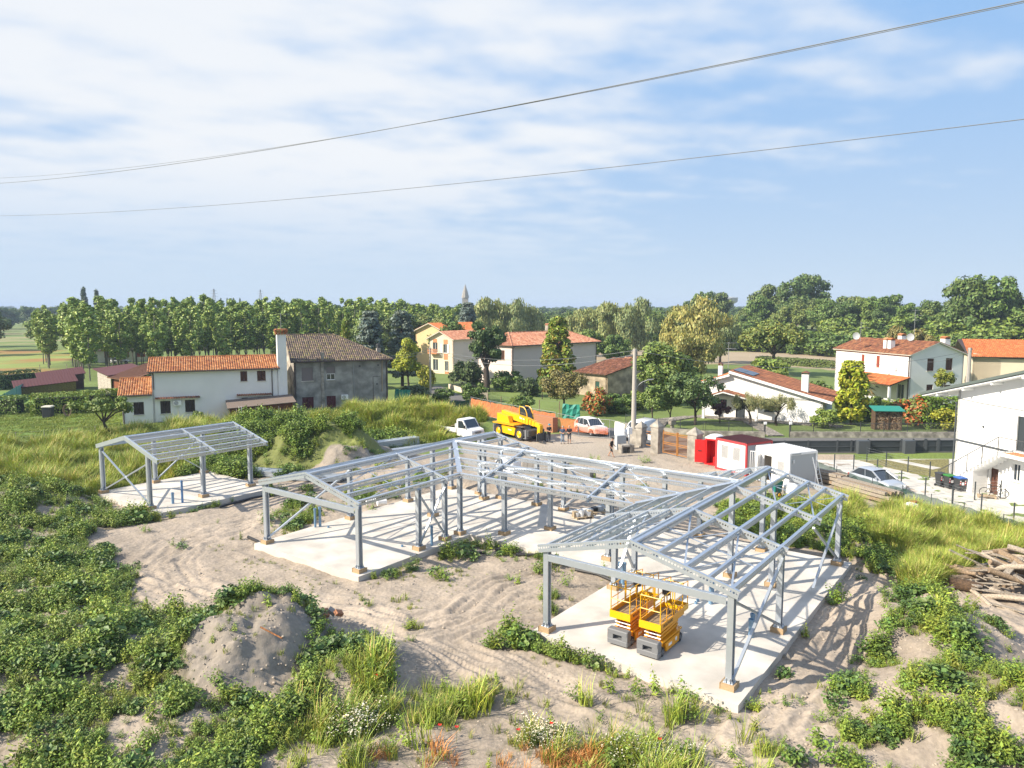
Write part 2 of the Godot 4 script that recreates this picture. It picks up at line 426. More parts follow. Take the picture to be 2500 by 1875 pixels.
func in_zone(z: String, p: Vector2) -> bool:
	var q = ZP[z]
	return q.box.has_point(p) and Geometry2D.is_point_in_polygon(p, q.poly)

func on_slab(p: Vector2, grow := 0.0) -> bool:
	var q := p - UO
	var u := q.dot(UX); var w := q.dot(UW)
	if u > -0.5 - grow and u < 26.9 + grow and w > -0.9 - grow and w < 15.9 + grow and not (u > 8.0 + grow and u < 18.2 - grow and w < 7.9 - grow):
		return true
	q = p - LO
	u = q.dot(LX); w = q.dot(LW)
	return u > -0.3 - grow and u < 8.7 + grow and w > -0.4 - grow and w < 8.3 + grow

func mound(p: Vector2) -> float:
	var h := 0.0
	for m in MOUNDS:
		var q := Vector2(p.x - m[0], p.y - m[1])
		if absf(q.x) > m[2] * 1.9 + 2.0 or absf(q.y) > m[3] * 1.9 + 2.0: continue
		q = q.rotated(m[5])
		var r: float = sqrt(q.x * q.x / (m[2] * m[2]) + q.y * q.y / (m[3] * m[3])) + NZ.lump.get_noise_2d(p.x, p.y) * 0.22
		if r < 1.25: h = maxf(h, m[4] * (1.0 - smoothstep(0.28, 1.22, r)) * (1.0 + 0.25 * NZ.lump.get_noise_2d(p.x * 3.0, p.y * 3.0))) 
	return h

func track(p: Vector2) -> Vector2:   # (distance along, signed distance across) of the nearest wheel track; x < 0 when none
	var best := Vector2(-1, 99)
	for t in TRACKS:
		var run := 0.0
		for i in t.size() - 1:
			var a: Vector2 = t[i]; var e: Vector2 = t[i + 1] - a
			var l := e.length()
			var q := p - a
			var s := clampf(q.dot(e) / (l * l), 0.0, 1.0)
			var off := q - e * s
			var dist := off.length()
			if dist < absf(best.y): best = Vector2(run + s * l + 1.0, dist * signf(e.cross(off)))
			run += l
	return best

func court_drop(p: Vector2) -> float:
	return -0.43 if in_zone("court", p) else 0.0

func ground_y(p: Vector2) -> float:
	var h := mound(p)
	if p.x > 23.0 and p.x < 53.0 and p.y > 28.0 and p.y < 67.0: h += court_drop(p)
	if p.y < 64.0 and absf(p.x) < 36.0:
		h += NZ.bump.get_noise_2d(p.x, p.y) * 0.09 + NZ.grain.get_noise_2d(p.x, p.y) * 0.035
		if on_slab(p, 0.5): h = minf(h, 0.12) - 0.06
		if in_zone("weed_left", p) or in_zone("weed_right", p): h += NZ.lump.get_noise_2d(p.x * 2.0, p.y * 2.0) * 0.12
	return h

func warp(p: Vector2, k := 1.0) -> Vector2:
	return p + Vector2(NZ.warp.get_noise_2d(p.x, p.y), NZ.warp.get_noise_2d(p.x + 300.0, p.y)) * k

func green(p: Vector2) -> float:   # how much grows on the near ground, 0 to 1
	if on_slab(p, 0.05): return 0.0
	var q := warp(p, 1.6)
	var n: float = NZ.patch.get_noise_2d(p.x, p.y)
	var g := 0.0
	if in_zone("weed_left", q): g = 0.80 if n > -0.10 else 0.10
	elif in_zone("weed_right", q): g = 0.62 if n > 0.02 else 0.05
	elif in_zone("weed_back", q): g = 0.9 if n > -0.3 else 0.15
	elif in_zone("strip_near", warp(p, 0.5)): g = 0.85
	elif in_zone("front_grass", q) or in_zone("front_grass2", q): g = 0.6 if n > -0.15 else 0.15
	elif in_zone("strip_wing", q) or in_zone("strip_far", q): g = 0.5 if n > 0.12 else 0.04
	elif in_zone("by_hut", q): g = 0.8 if n > -0.1 else 0.1
	elif in_zone("inner", q): g = 0.4 if n > 0.26 else 0.015
	elif p.y < 24.5: g = 0.28 if n > 0.2 else 0.03
	else: g = 0.22 if n > 0.45 else 0.0
	# the bare, cracked face of the near mound
	var f := (p - Vector2(-9.55, 25.3)) / Vector2(2.2, 2.3)
	if f.length() + n * 0.5 < 1.0: g = 0.02
	if absf(p.x + 16.0) < 6.0 and p.y > 59.0 and p.y < 64.5 and n < 0.2: g = 0.05
	return g

func make_ground() -> void:
	noise("lump", 0.16, 3); noise("bump", 0.5, 3); noise("warp", 0.22, 3); noise("patch", 0.33, 4); noise("tone", 0.08, 5); noise("grain", 1.6, 3); noise("streak", 1.0, 2); noise("wide", 0.012, 4)
	var ck := noise("crack", 1.05, 1, FastNoiseLite.TYPE_CELLULAR)
	ck.cellular_return_type = FastNoiseLite.RETURN_DISTANCE2_SUB
	ck.cellular_jitter = 1.0
	for z in ZONES:
		var poly := PackedVector2Array(ZONES[z])
		var b := Rect2(poly[0], Vector2.ZERO)
		for p in poly: b = b.expand(p)
		ZP[z] = {"poly": poly, "box": b.grow(0.01)}
	var xs := PackedFloat32Array(); var ds := PackedFloat32Array()
	var x := -33.0
	while x < 33.0: xs.append(x); x += 0.15
	var st := 0.3
	while x < 3200.0: xs.append(x); x += st; st *= 1.045
	var neg := PackedFloat32Array()
	x = -33.0 - 0.2; st = 0.3
	while x > -3200.0: neg.append(x); x -= st; st *= 1.045
	neg.reverse()
	xs = neg + xs
	ds = PackedFloat32Array([-60.0, -30.0, -10.0, 0.0, 6.0, 10.0, 13.0, 15.0, 16.5])
	var d := 17.5
	while d < 64.0: ds.append(d); d += 0.13 + maxf(0.0, d - 30.0) * 0.004
	st = 0.35
	while d < 5200.0: ds.append(d); d += st; st *= 1.04
	var nx := xs.size(); var nd := ds.size()
	var vs := PackedVector3Array(); var cs := PackedColorArray()
	vs.resize(nx * nd); cs.resize(nx * nd)
	var dirt := Color(0.415, 0.345, 0.275); var soil := Color(0.13, 0.115, 0.06); var grass := Color(0.17, 0.235, 0.055)
	for j in nd:
		for i in nx:
			var p := Vector2(xs[i], ds[j])
			var h := 0.0
			var c := grass
			var near := absf(p.x) < 60.0 and p.y < 95.0 and p.y > 8.0
			if near: h = ground_y(p)
			elif p.x > 40.0 and p.y > 110.0 and p.y < 700.0: h = ground_far(p)
			if near and p.distance_to(Vector2(-9.6, 25.6)) < 3.2:
				var q := warp(p * 3.0, 1.5) / 3.0
				h -= 0.10 * (1.0 - smoothstep(-1.0, -0.86, NZ.crack.get_noise_2d(q.x, q.y * 0.6)))
			var t: float = NZ.tone.get_noise_2d(p.x, p.y)
			if near and p.y < 66.0 and p.x < 31.0 and p.x > -36.0 and not in_zone("grass_mid", warp(p, 2.0)) :
				var g := green(p)
				c = dirt * (1.0 + t * 0.36 + NZ.bump.get_noise_2d(p.x + 70.0, p.y) * 0.18 + NZ.grain.get_noise_2d(p.x, p.y) * 0.10)
				if in_zone("gravel", p): c = Color(0.45, 0.385, 0.31) * (1.0 + t * 0.2)
				var tr := track(p)
				if absf(tr.y) < 2.3 and h < 0.35 and not on_slab(p, 0.2):
					var k := smoothstep(2.3, 1.2, absf(tr.y)) * (1.0 - g * 0.8)
					var s: float = NZ.streak.get_noise_2d(tr.x * 0.22, tr.y * 2.6)
					h += k * (s * 0.12 + 0.03 * absf(sin(tr.x * 16.0 + tr.y * 6.0)) * smoothstep(0.0, 0.3, s))
					c = c * (1.0 + k * 0.10 - k * 0.10 * smoothstep(0.2, 0.5, -s))
				c = c.lerp(soil, clampf(g * 0.85, 0.0, 0.75))
				if mound(p) > 0.5 and p.x < 0.0: c = c.lerp(Color(0.30, 0.265, 0.225) * (1.0 + t * 0.3), 0.75 * (1.0 - g))
				if in_zone("grass_right", p): c = Color(0.15, 0.17, 0.05)
			elif near and in_zone("gravel", p):
				c = Color(0.45, 0.385, 0.31) * (1.0 + t * 0.25)
			elif in_zone("lawn_left", p):
				c = Color(0.17, 0.28, 0.045) * (1.0 + t * 0.35)
			elif in_zone("villa_lawn", p) or in_zone("garden_mid", p):
				c = Color(0.17, 0.235, 0.055) * (1.0 + t * 0.4)
			elif in_zone("grass_mid", p):
				c = Color(0.21, 0.235, 0.07) * (1.0 + t * 0.4)
			elif in_zone("tan_field", p):
				c = Color(0.44, 0.35, 0.235) * (1.0 + t * 0.15)
			elif in_zone("meadow", p):
				c = Color(0.27, 0.34, 0.075) * (1.0 + t * 0.3)
				var r: float = NZ.wide.get_noise_2d(p.x * 2.2, p.y * 5.0)
				c = c.lerp(Color(0.40, 0.16, 0.05), 0.75 * smoothstep(0.05, 0.3, r))
			else:
				c = grass * (1.0 + t * 0.3)
				if p.y > 260.0:
					var f: float = NZ.wide.get_noise_2d(p.x, p.y * 2.5)
					c = c.lerp(Color(0.36, 0.31, 0.15), smoothstep(0.1, 0.25, f))
			vs[j * nx + i] = Vector3(p.x, h, -p.y)
			cs[j * nx + i] = c
	var ns := PackedVector3Array(); ns.resize(vs.size())
	for j in nd:
		for i in nx:
			var a := vs[j * nx + mini(i + 1, nx - 1)] - vs[j * nx + maxi(i - 1, 0)]
			var b := vs[mini(j + 1, nd - 1) * nx + i] - vs[maxi(j - 1, 0) * nx + i]
			ns[j * nx + i] = a.cross(b).normalized()
	var ix := PackedInt32Array(); ix.resize((nx - 1) * (nd - 1) * 6)
	var k := 0
	for j in nd - 1:
		for i in nx - 1:
			var o := j * nx + i
			ix[k] = o; ix[k + 1] = o + nx + 1; ix[k + 2] = o + 1
			ix[k + 3] = o; ix[k + 4] = o + nx; ix[k + 5] = o + nx + 1
			k += 6
	var arr := []
	arr.resize(Mesh.ARRAY_MAX)
	arr[Mesh.ARRAY_VERTEX] = vs; arr[Mesh.ARRAY_NORMAL] = ns; arr[Mesh.ARRAY_COLOR] = cs; arr[Mesh.ARRAY_INDEX] = ix
	var am := ArrayMesh.new()
	am.add_surface_from_arrays(Mesh.PRIMITIVE_TRIANGLES, arr)
	var gm := vmat("ground", 0.97, "fine", 0.21)
	gm.heightmap_enabled = true
	gm.heightmap_texture = T["clod"]
	gm.heightmap_scale = 2.6
	var o := part(self, "ground", am, gm)
	o.set_meta("kind", "structure")
	print("ground ", nx, "x", nd)

func sheet(called: String, poly: Array, y: float, material: Material, thick := 0.03) -> MeshInstance3D:
	var b := MB.new()
	var q := PackedVector2Array()
	for p in poly: q.append(Vector2(p.x, -p.y))
	b.slab(q, y - thick, y)
	return struct(called, b, material)

# ---------------------------------------------------------------- steel frames
func S(u: float, y: float, w: float) -> Vector3: return Vector3(u, y, -w)

var _col_cache := {}
func column(f: Node3D, u: float, w: float, top: float, turn := 0.0) -> void:
	var key := snappedf(top, 0.02)
	if not _col_cache.has(key):
		var b := MB.new()
		var y0 := 0.47; var h := top - y0
		for s in [-1.0, 1.0]:
			b.box(Vector3(0, y0, s * 0.125), Vector3(0.22, h, 0.010))
			for q in [-1.0, 1.0]:
				b.box(Vector3(q * 0.107, y0, s * 0.105), Vector3(0.006, h, 0.032))
			b.box(Vector3(0, y0, s * 0.034), Vector3(0.010, h, 0.010))
		b.box(Vector3(0, y0, 0), Vector3(0.012, h, 0.238))
		b.box(Vector3(0, y0 - 0.015, 0), Vector3(0.36, 0.02, 0.36))
		for sx in [-1, 1]:
			for sz in [-1, 1]:
				b.box(Vector3(sx * 0.14, y0, sz * 0.14), Vector3(0.025, 0.09, 0.025))
				b.box(Vector3(sx * 0.07, y0, sz * 0.15), Vector3(0.008, 0.16, 0.06))
		b.box(Vector3(0, top - 0.03, 0), Vector3(0.26, 0.012, 0.28))
		_col_cache[key] = b.mesh()
	if not _col_cache.has("block"):
		var k := MB.new()
		k.box(Vector3(0, 0.25, 0), Vector3(0.46, 0.205, 0.46))
		for s in [-1.0, 1.0]:
			k.box(Vector3(s * 0.245, 0.25, 0), Vector3(0.022, 0.215, 0.54))
			k.box(Vector3(0, 0.25, s * 0.245), Vector3(0.49, 0.19, 0.022))
		_col_cache["block"] = k.mesh()
	var t := Transform3D(Basis(Vector3.UP, turn), S(u, 0, w))
	part(f, "column", _col_cache[key], M.steel, t)
	part(f, "base_block", _col_cache["block"], M.formwork, t)

func member(f: Node3D, called: String, a: Vector3, b: Vector3, up: Vector3, depth: float, fl: float, holes := true) -> void:
	var m := MB.new()
	m.chan(a, b, up, depth, fl, holes)
	pmb(f, called, m, M.steel)

func brace(f: Node3D, a: Vector3, b: Vector3, w := 0.09, called := "brace", dull := false) -> void:
	var m := MB.new()
	m.beam(a, b, w, w * 0.8)
	pmb(f, called, m, M.steel_dull if dull else M.steel)

func strip(f: Node3D, a: Vector3, b: Vector3) -> void:
	var m := MB.new()
	m.beam(a, b, 0.07, 0.012)
	pmb(f, "roof_brace", m, M.steel)

const EAVE := 3.8
const RIDGE := 4.8
const FR := [0.0, 0.27, 0.55, 0.78, 1.0]   # purlin lines, ridge to eave

func roof_y(run: float) -> float: return RIDGE - 0.244 * absf(run)

func x_brace(f: Node3D, p00: Vector3, p01: Vector3, p10: Vector3, p11: Vector3) -> void:
	var dn := Vector3(0, -0.2, 0)
	strip(f, p00 + dn, p11 + dn)
	strip(f, p01 + dn + Vector3(0, -0.02, 0), p10 + dn + Vector3(0, -0.02, 0))

func make_u_frame() -> void:
	var sl := MB.new()
	var pl := PackedVector2Array()
	for q in [[-0.5, -0.5], [8.0, -0.5], [8.0, 7.9], [18.2, 7.9], [18.2, -0.4], [26.85, -0.95], [26.75, 15.9], [-0.5, 15.9]]:
		var p := uw(q[0], q[1])
		pl.append(Vector2(p.x, -p.y))
	sl.slab(pl, -0.5, 0.25)
	struct("concrete_slab", sl, M.concrete)
	var f := thing("steel_frame", "large U-shaped galvanised steel building frame with open gabled roofs on a concrete slab", "steel frame", UO.x, UO.y, -36.62)
	var hw := 3.765
	var half := [[hw, -1.0], [hw, 1.0]]
	var nl := Vector3(-0.237, 0.971, 0); var nr := Vector3(0.237, 0.971, 0)
	for wing in [[0.0, true], [18.67, false]]:
		var o: float = wing[0]
		var left: bool = wing[1]
		var uc := o + hw
		var frames: Array = [-0.12, 6.3, 11.45, 15.6] if left else [-0.12, 5.35, 10.4, 15.6]
		# rafters of the gables and of the inner frames
		for i in frames.size():
			var w: float = frames[i]
			if left and i == 2: continue
			for s in [-1.0, 1.0]:
				var n := nr if s > 0 else nl
				var inner: bool = (s > 0) == left          # the slope towards the courtyard
				var run0 := 0.0
				if inner and w > 7.6 and w < 15.0: run0 = 0.0
				var run1 := 4.1
				if inner and w > 7.5 and w < 15.2: run1 = 0.0
				if run1 <= 0.1: continue
				var a := S(uc, roof_y(0), w); var b := S(uc + s * run1, roof_y(run1), w)
				if s < 0: member(f, "rafter", b, a, n, 0.30, 0.11)
				else: member(f, "rafter", a, b, n, 0.30, 0.11)
		# purlins
		for s in [-1.0, 1.0]:
			var n := nr if s > 0 else nl
			var inner: bool = (s > 0) == left
			for k in FR.size():
				var run: float = FR[k] * hw
				if k == 0: run = 0.09
				var u: float = uc + s * run
				var y := roof_y(run) - 0.004
				var spans := []
				if inner:
					var wv := 7.6 + (hw - run); var wv2 := 15.3 - (hw - run)
					if left: spans = [[frames[0], frames[1]], [frames[1], wv], [wv2, 15.6]]
					else: spans = [[frames[0], frames[1]], [frames[1], wv], [wv2, 15.6]]
				else:
					for i in frames.size() - 1: spans.append([frames[i], frames[i + 1]])
				for sp in spans:
					if sp[1] - sp[0] < 0.5: continue
					member(f, "purlin", S(u, y, sp[0] + 0.03), S(u, y, sp[1] - 0.03), n, 0.30 if k % 2 == 0 else 0.22, 0.12 if k % 2 == 0 else 0.09)
			# bracing in the roof plane
			var bays := [[frames[0], frames[1]]] if inner else [[frames[0], frames[1]], [frames[2], frames[3]]]
			for bay in bays:
				var wm: float = (bay[0] + bay[1]) * 0.5
				strip(f, S(uc + s * 0.1, roof_y(0.1) - 0.16, wm), S(uc + s * hw, roof_y(hw) - 0.16, wm))
				for seg in [[0.0, 0.55], [0.55, 1.0]]:
					var q := func(fr: float, w: float) -> Vector3: return S(uc + s * fr * hw, roof_y(fr * hw), w)
					x_brace(f, q.call(seg[0], bay[0]), q.call(seg[1], bay[0]), q.call(seg[0], bay[1]), q.call(seg[1], bay[1]))
		# tie beam under the front gable
		member(f, "tie_beam", S(o + 0.14, 3.47, 0.0), S(o + 7.53 - 0.14, 3.47, 0.0), Vector3.UP, 0.26, 0.16, false)
		# columns
		var cols: Array
		if left: cols = [[0.0, 0.0], [7.53, 0.0], [7.53, 4.2], [7.53, 6.3], [7.53, 7.6], [0.1, 5.9], [3.765, 9.4], [0.0, 11.0], [0.0, 15.4], [2.65, 15.4], [4.5, 15.4], [7.5, 15.4]]
		else: cols = [[0.0, 0.0], [7.53, 0.0], [7.53, 5.5], [5.75, 10.3], [7.53, 15.2], [3.765, 10.3], [3.765, 15.0], [0.0, 5.6], [0.0, 7.6], [0.1, 15.4]]
		for c in cols:
			column(f, o + c[0], c[1], roof_y(minf(absf(c[0] - hw), hw)) - 0.30)
	# connecting bar between the wings
	var wr := 11.45
	var nf := Vector3(0, 0.971, 0.237); var nb := Vector3(0, 0.971, -0.237)
	for s in [-1.0, 1.0]:   # -1 towards the courtyard
		var n := nf if s < 0 else nb
		for k in FR.size():
			var run: float = FR[k] * 3.85
			if k == 0: run = 0.09
			var w: float = wr + s * run
			var u0 := 3.765 + run; var u1 := 22.435 - run
			var y := roof_y(run * 0.978) - 0.004
			var stops := [u0, 9.4, 16.2, u1]
			for i in 3:
				member(f, "purlin", S(stops[i] + 0.03, y, w), S(stops[i + 1] - 0.03, y, w), n, 0.30 if k % 2 == 0 else 0.22, 0.12 if k % 2 == 0 else 0.09)
		for u in [9.4, 16.2]:
			var a := S(u, RIDGE, wr); var b := S(u, roof_y(4.1), wr + s * 4.15)
			member(f, "rafter", a, b, n, 0.28, 0.11)
		for bay in [[7.53, 9.4], [9.4, 16.2], [16.2, 18.67]]:
			var um: float = (bay[0] + bay[1]) * 0.5
			for seg in [[0.0, 0.55], [0.55, 1.0]]:
				var q := func(fr: float, u: float) -> Vector3: return S(u, roof_y(fr * 3.85 * 0.978), wr + s * fr * 3.85)
				x_brace(f, q.call(seg[0], bay[0]), q.call(seg[1], bay[0]), q.call(seg[0], bay[1]), q.call(seg[1], bay[1]))
	# valley beams
	for q in [[7.53, 7.6, 3.765, 11.45], [7.53, 15.3, 3.765, 11.45], [18.67, 7.6, 22.435, 11.45], [18.67, 15.3, 22.435, 11.45]]:
		var m := MB.new()
		var a := S(q[0], EAVE + 0.09, q[1]); var b := S(q[2], RIDGE - 0.01, q[3])
		m.beam(a, b, 0.30, 0.012)
		m.beam(a + Vector3(0, -0.15, 0), b + Vector3(0, -0.15, 0), 0.012, 0.28)
		pmb(f, "valley_beam", m, M.steel)
	for c in [[9.6, 9.1], [16.5, 8.9], [9.6, 15.4], [13.1, 15.4], [16.6, 15.4], [3.765, 15.4 - 0.9], [11.2, 11.45], [15.9, 11.45]]:
		var run := absf(c[1] - wr)
		if c[0] < 4.0: run = 0.0
		column(f, c[0], c[1], roof_y(run) - 0.30)
	# wall braces
	for q in [[26.2, 0.0, 26.2, 5.5], [7.53, 4.2, 7.53, 6.3], [0.0, 0.0, 0.1, 5.9], [9.6, 15.4, 13.1, 15.4], [18.67, 5.6, 18.67, 7.6], [26.2, 10.3, 26.2, 15.2], [2.65, 15.4, 4.5, 15.4]]:
		brace(f, S(q[0], 3.35, q[1]), S(q[2], 0.55, q[3]), 0.11, "brace", true)
		brace(f, S(q[0], 0.55, q[1]) + Vector3(0.09, 0, 0.03), S(q[2], 3.35, q[3]) + Vector3(0.09, 0, 0.03), 0.11)

func make_l_frame() -> void:
	var sl := MB.new()
	var pl := PackedVector2Array()
	for q in [[-0.3, -0.4], [8.65, -0.1], [8.6, 8.2], [-0.3, 8.3]]:
		var p := lw(q[0], q[1])
		pl.append(Vector2(p.x, -p.y))
	sl.slab(pl, -0.5, 0.25)
	struct("concrete_slab", sl, M.concrete)
	var f := thing("steel_frame", "small galvanised steel pavilion frame standing alone beside the weeds", "steel frame", LO.x, LO.y, -38.0)
	var uc := 4.5
	var fr := [-0.15, 3.75, 7.7]
	for i in 3:
		for s in [-1.0, 1.0]:
			var n := Vector3(0.237 * s, 0.971, 0)
			var a := S(uc, roof_y(0), fr[i]); var b := S(uc + s * 4.4, roof_y(4.4), fr[i])
			if s < 0: member(f, "rafter", b, a, n, 0.28, 0.11, i != 0)
			else: member(f, "rafter", a, b, n, 0.28, 0.11, i != 0)
	for s in [-1.0, 1.0]:
		var n := Vector3(0.237 * s, 0.971, 0)
		for k in 6:
			var run: float = [0.09, 0.9, 1.8, 2.65, 3.45, 4.25][k]
			for i in 2:
				member(f, "purlin", S(uc + s * run, roof_y(run) - 0.004, fr[i] + 0.03), S(uc + s * run, roof_y(run) - 0.004, fr[i + 1] - 0.03), n, 0.24 if k % 2 else 0.28, 0.10)
	for c in [[0.35, 0.0], [7.15, 0.0], [0.2, 3.75], [7.0, 3.75], [6.8, 7.5], [0.0, 7.7]]:
		column(f, c[0], c[1], roof_y(c[0] - uc) - 0.28)
	for q in [[0.35, 0.0, 7.15, 0.0], [0.2, 3.75, 0.0, 7.7]]:
		brace(f, S(q[0], 3.3, q[1]), S(q[2], 0.5, q[3]), 0.10)
		brace(f, S(q[0], 0.5, q[1]) + Vector3(0.05, 0, -0.08), S(q[2], 3.3, q[3]) + Vector3(0.05, 0, -0.08), 0.10, "brace", true)

# ---------------------------------------------------------------- buildings
func pick(pal: Array) -> Color:
	var c: Color = pal[rng.randi() % pal.size()]
	var k := rng.randf_range(0.82, 1.16)
	return Color(c.r * k, c.g * k, c.b * k)

var CLAY := [Color(0.46, 0.17, 0.06), Color(0.52, 0.22, 0.085), Color(0.60, 0.30, 0.14), Color(0.36, 0.13, 0.055), Color(0.56, 0.25, 0.09)]
var CLAY_PINK := [Color(0.50, 0.22, 0.13), Color(0.56, 0.27, 0.17), Color(0.44, 0.18, 0.11), Color(0.60, 0.32, 0.21)]
var CLAY_BROWN := [Color(0.30, 0.115, 0.06), Color(0.24, 0.095, 0.055), Color(0.36, 0.15, 0.075), Color(0.20, 0.09, 0.055)]
var CLAY_OLD := [Color(0.20, 0.145, 0.11), Color(0.15, 0.115, 0.095), Color(0.26, 0.19, 0.135), Color(0.24, 0.20, 0.10), Color(0.12, 0.095, 0.08)]
var CLAY_ORANGE := [Color(0.60, 0.19, 0.06), Color(0.66, 0.23, 0.08), Color(0.56, 0.17, 0.055)]

func tiles(parent: Node, a: Vector3, b: Vector3, c: Vector3, d: Vector3, pal: Array, col := 0.26, row := 0.40, called := "roof_tiles") -> MeshInstance3D:
	# barrel tiles between the eave a-b and the ridge d-c; slanted sides are cut along a-d and b-c
	var m := MB.new()
	var ex := b - a
	var l := ex.length()
	ex /= l
	var up := d - a
	var x0 := up.dot(ex)
	var x1 := (c - a).dot(ex)
	up -= ex * x0
	var sl := up.length()
	up /= sl
	var n := ex.cross(up).normalized()
	var nc := int(maxf(1.0, round(l / col))); var nr := int(maxf(1.0, round(sl / row)))
	var prof := [[0.0, 0.0], [0.12, 0.035], [0.35, 0.075], [0.58, 0.035], [0.7, 0.0], [1.0, 0.0]]
	var lim := func(x: float) -> float:
		var t := 1.0
		if x < x0: t = minf(t, x / x0)
		if x > x1: t = minf(t, (l - x) / maxf(0.001, l - x1))
		return clampf(t, 0.0, 1.0)
	for i in nc:
		var xm := (i + 0.5) * l / nc
		if x0 < 0.0: pass
		var top: float = lim.call(xm)
		for j in nr:
			var t0 := float(j) / nr; var t1 := minf(float(j + 1) / nr, top)
			if t0 >= top: break
			m.col = pick(pal)
			var wob := rng.randf_range(-0.008, 0.012)
			for k in prof.size() - 1:
				var xa: float = (i + prof[k][0]) * l / nc; var xb: float = (i + prof[k + 1][0]) * l / nc
				var ha: float = prof[k][1] + 0.045 + wob; var hb: float = prof[k + 1][1] + 0.045 + wob
				var p := func(x: float, t: float, h: float) -> Vector3: return a + ex * x + up * (t * sl) + n * h
				m.quad(p.call(xa, t0, ha), p.call(xb, t0, hb), p.call(xb, t1, hb - 0.035), p.call(xa, t1, ha - 0.035))
				m.quad(p.call(xa, t0, ha - 0.04), p.call(xb, t0, hb - 0.04), p.call(xb, t0, hb), p.call(xa, t0, ha))
	var o := pmb(parent, called, m, M.tiles)
	o.set_meta("kind", "stuff")
	return o

func sheet_slab(m: MB, a: Vector3, b: Vector3, c: Vector3, d: Vector3, th: float) -> void:
	var n := (b - a).cross(d - a).normalized() * th
	m.hexa([a - n, b - n, c - n, d - n, a, b, c, d])

func wall(parent: Node, material: Material, t: Transform3D, l: float, h: float, holes := [], peak := -1.0, peak_x := -1.0, h2 := -1.0, th := 0.25, called := "wall") -> MeshInstance3D:
	# outer face in the plane z = 0, x from 0 to l; an optional gable or slanted top
	var m := MB.new()
	var hr := h if h2 < 0.0 else h2
	var base := minf(h, hr)
	var xs := [0.0, l]; var ys := [0.0, base]
	for q in holes:
		xs.append(q[0]); xs.append(q[2]); ys.append(q[1]); ys.append(q[3])
	xs.sort(); ys.sort()
	for i in xs.size() - 1:
		for j in ys.size() - 1:
			var xa: float = xs[i]; var xb: float = xs[i + 1]; var ya: float = ys[j]; var yb: float = ys[j + 1]
			if xb - xa < 0.001 or yb - ya < 0.001: continue
			var cx := (xa + xb) * 0.5; var cy := (ya + yb) * 0.5
			var hole := false
			for q in holes:
				if cx > q[0] and cx < q[2] and cy > q[1] and cy < q[3]: hole = true
			if hole: continue
			m.quad(Vector3(xa, ya, 0), Vector3(xb, ya, 0), Vector3(xb, yb, 0), Vector3(xa, yb, 0))
			m.quad(Vector3(xb, ya, -th), Vector3(xa, ya, -th), Vector3(xa, yb, -th), Vector3(xb, yb, -th))
	for q in holes:
		m.quad(Vector3(q[0], q[1], -th), Vector3(q[2], q[1], -th), Vector3(q[2], q[1], 0), Vector3(q[0], q[1], 0))
		m.quad(Vector3(q[0], q[3], 0), Vector3(q[2], q[3], 0), Vector3(q[2], q[3], -th), Vector3(q[0], q[3], -th))
		m.quad(Vector3(q[0], q[1], -th), Vector3(q[0], q[1], 0), Vector3(q[0], q[3], 0), Vector3(q[0], q[3], -th))
		m.quad(Vector3(q[2], q[1], 0), Vector3(q[2], q[1], -th), Vector3(q[2], q[3], -th), Vector3(q[2], q[3], 0))
	m.quad(Vector3(0, 0, -th), Vector3(0, 0, 0), Vector3(0, base, 0), Vector3(0, base, -th))
	m.quad(Vector3(l, 0, 0), Vector3(l, 0, -th), Vector3(l, base, -th), Vector3(l, base, 0))
	if peak > 0.0 or h2 >= 0.0:
		var top := PackedVector2Array([Vector2(0, base), Vector2(l, base)])
		if hr > base + 0.01: top.append(Vector2(l, hr))
		if peak > 0.0: top.append(Vector2(peak_x if peak_x >= 0.0 else l * 0.5, peak))
		if h > base + 0.01: top.append(Vector2(0, h))
		if top.size() > 2: m.extrude(top, -th, 0.0)
	else:
		m.quad(Vector3(0, base, 0), Vector3(l, base, 0), Vector3(l, base, -th), Vector3(0, base, -th))
	return part(parent, called, m.mesh(), material, t)

func shell(parent: Node, material: Material, l: float, dp: float, h: float, front := [], left := [], right := [], gable := -1.0, ridge_x := true) -> void:
	# four walls; the front in z = 0 and the body behind it; gable is the height of the peak
	var gx := -1.0 if ridge_x else gable
	var gz := gable if ridge_x else -1.0
	wall(parent, material, Transform3D(), l, h, front, gx)
	wall(parent, material, Transform3D(Basis(Vector3.UP, PI), Vector3(l, 0, -dp)), l, h, [], gx)
	wall(parent, material, Transform3D(Basis(Vector3.UP, -PI / 2), Vector3(0, 0, -dp)), dp, h, left, gz)
	wall(parent, material, Transform3D(Basis(Vector3.UP, PI / 2), Vector3(l, 0, 0)), dp, h, right, gz)

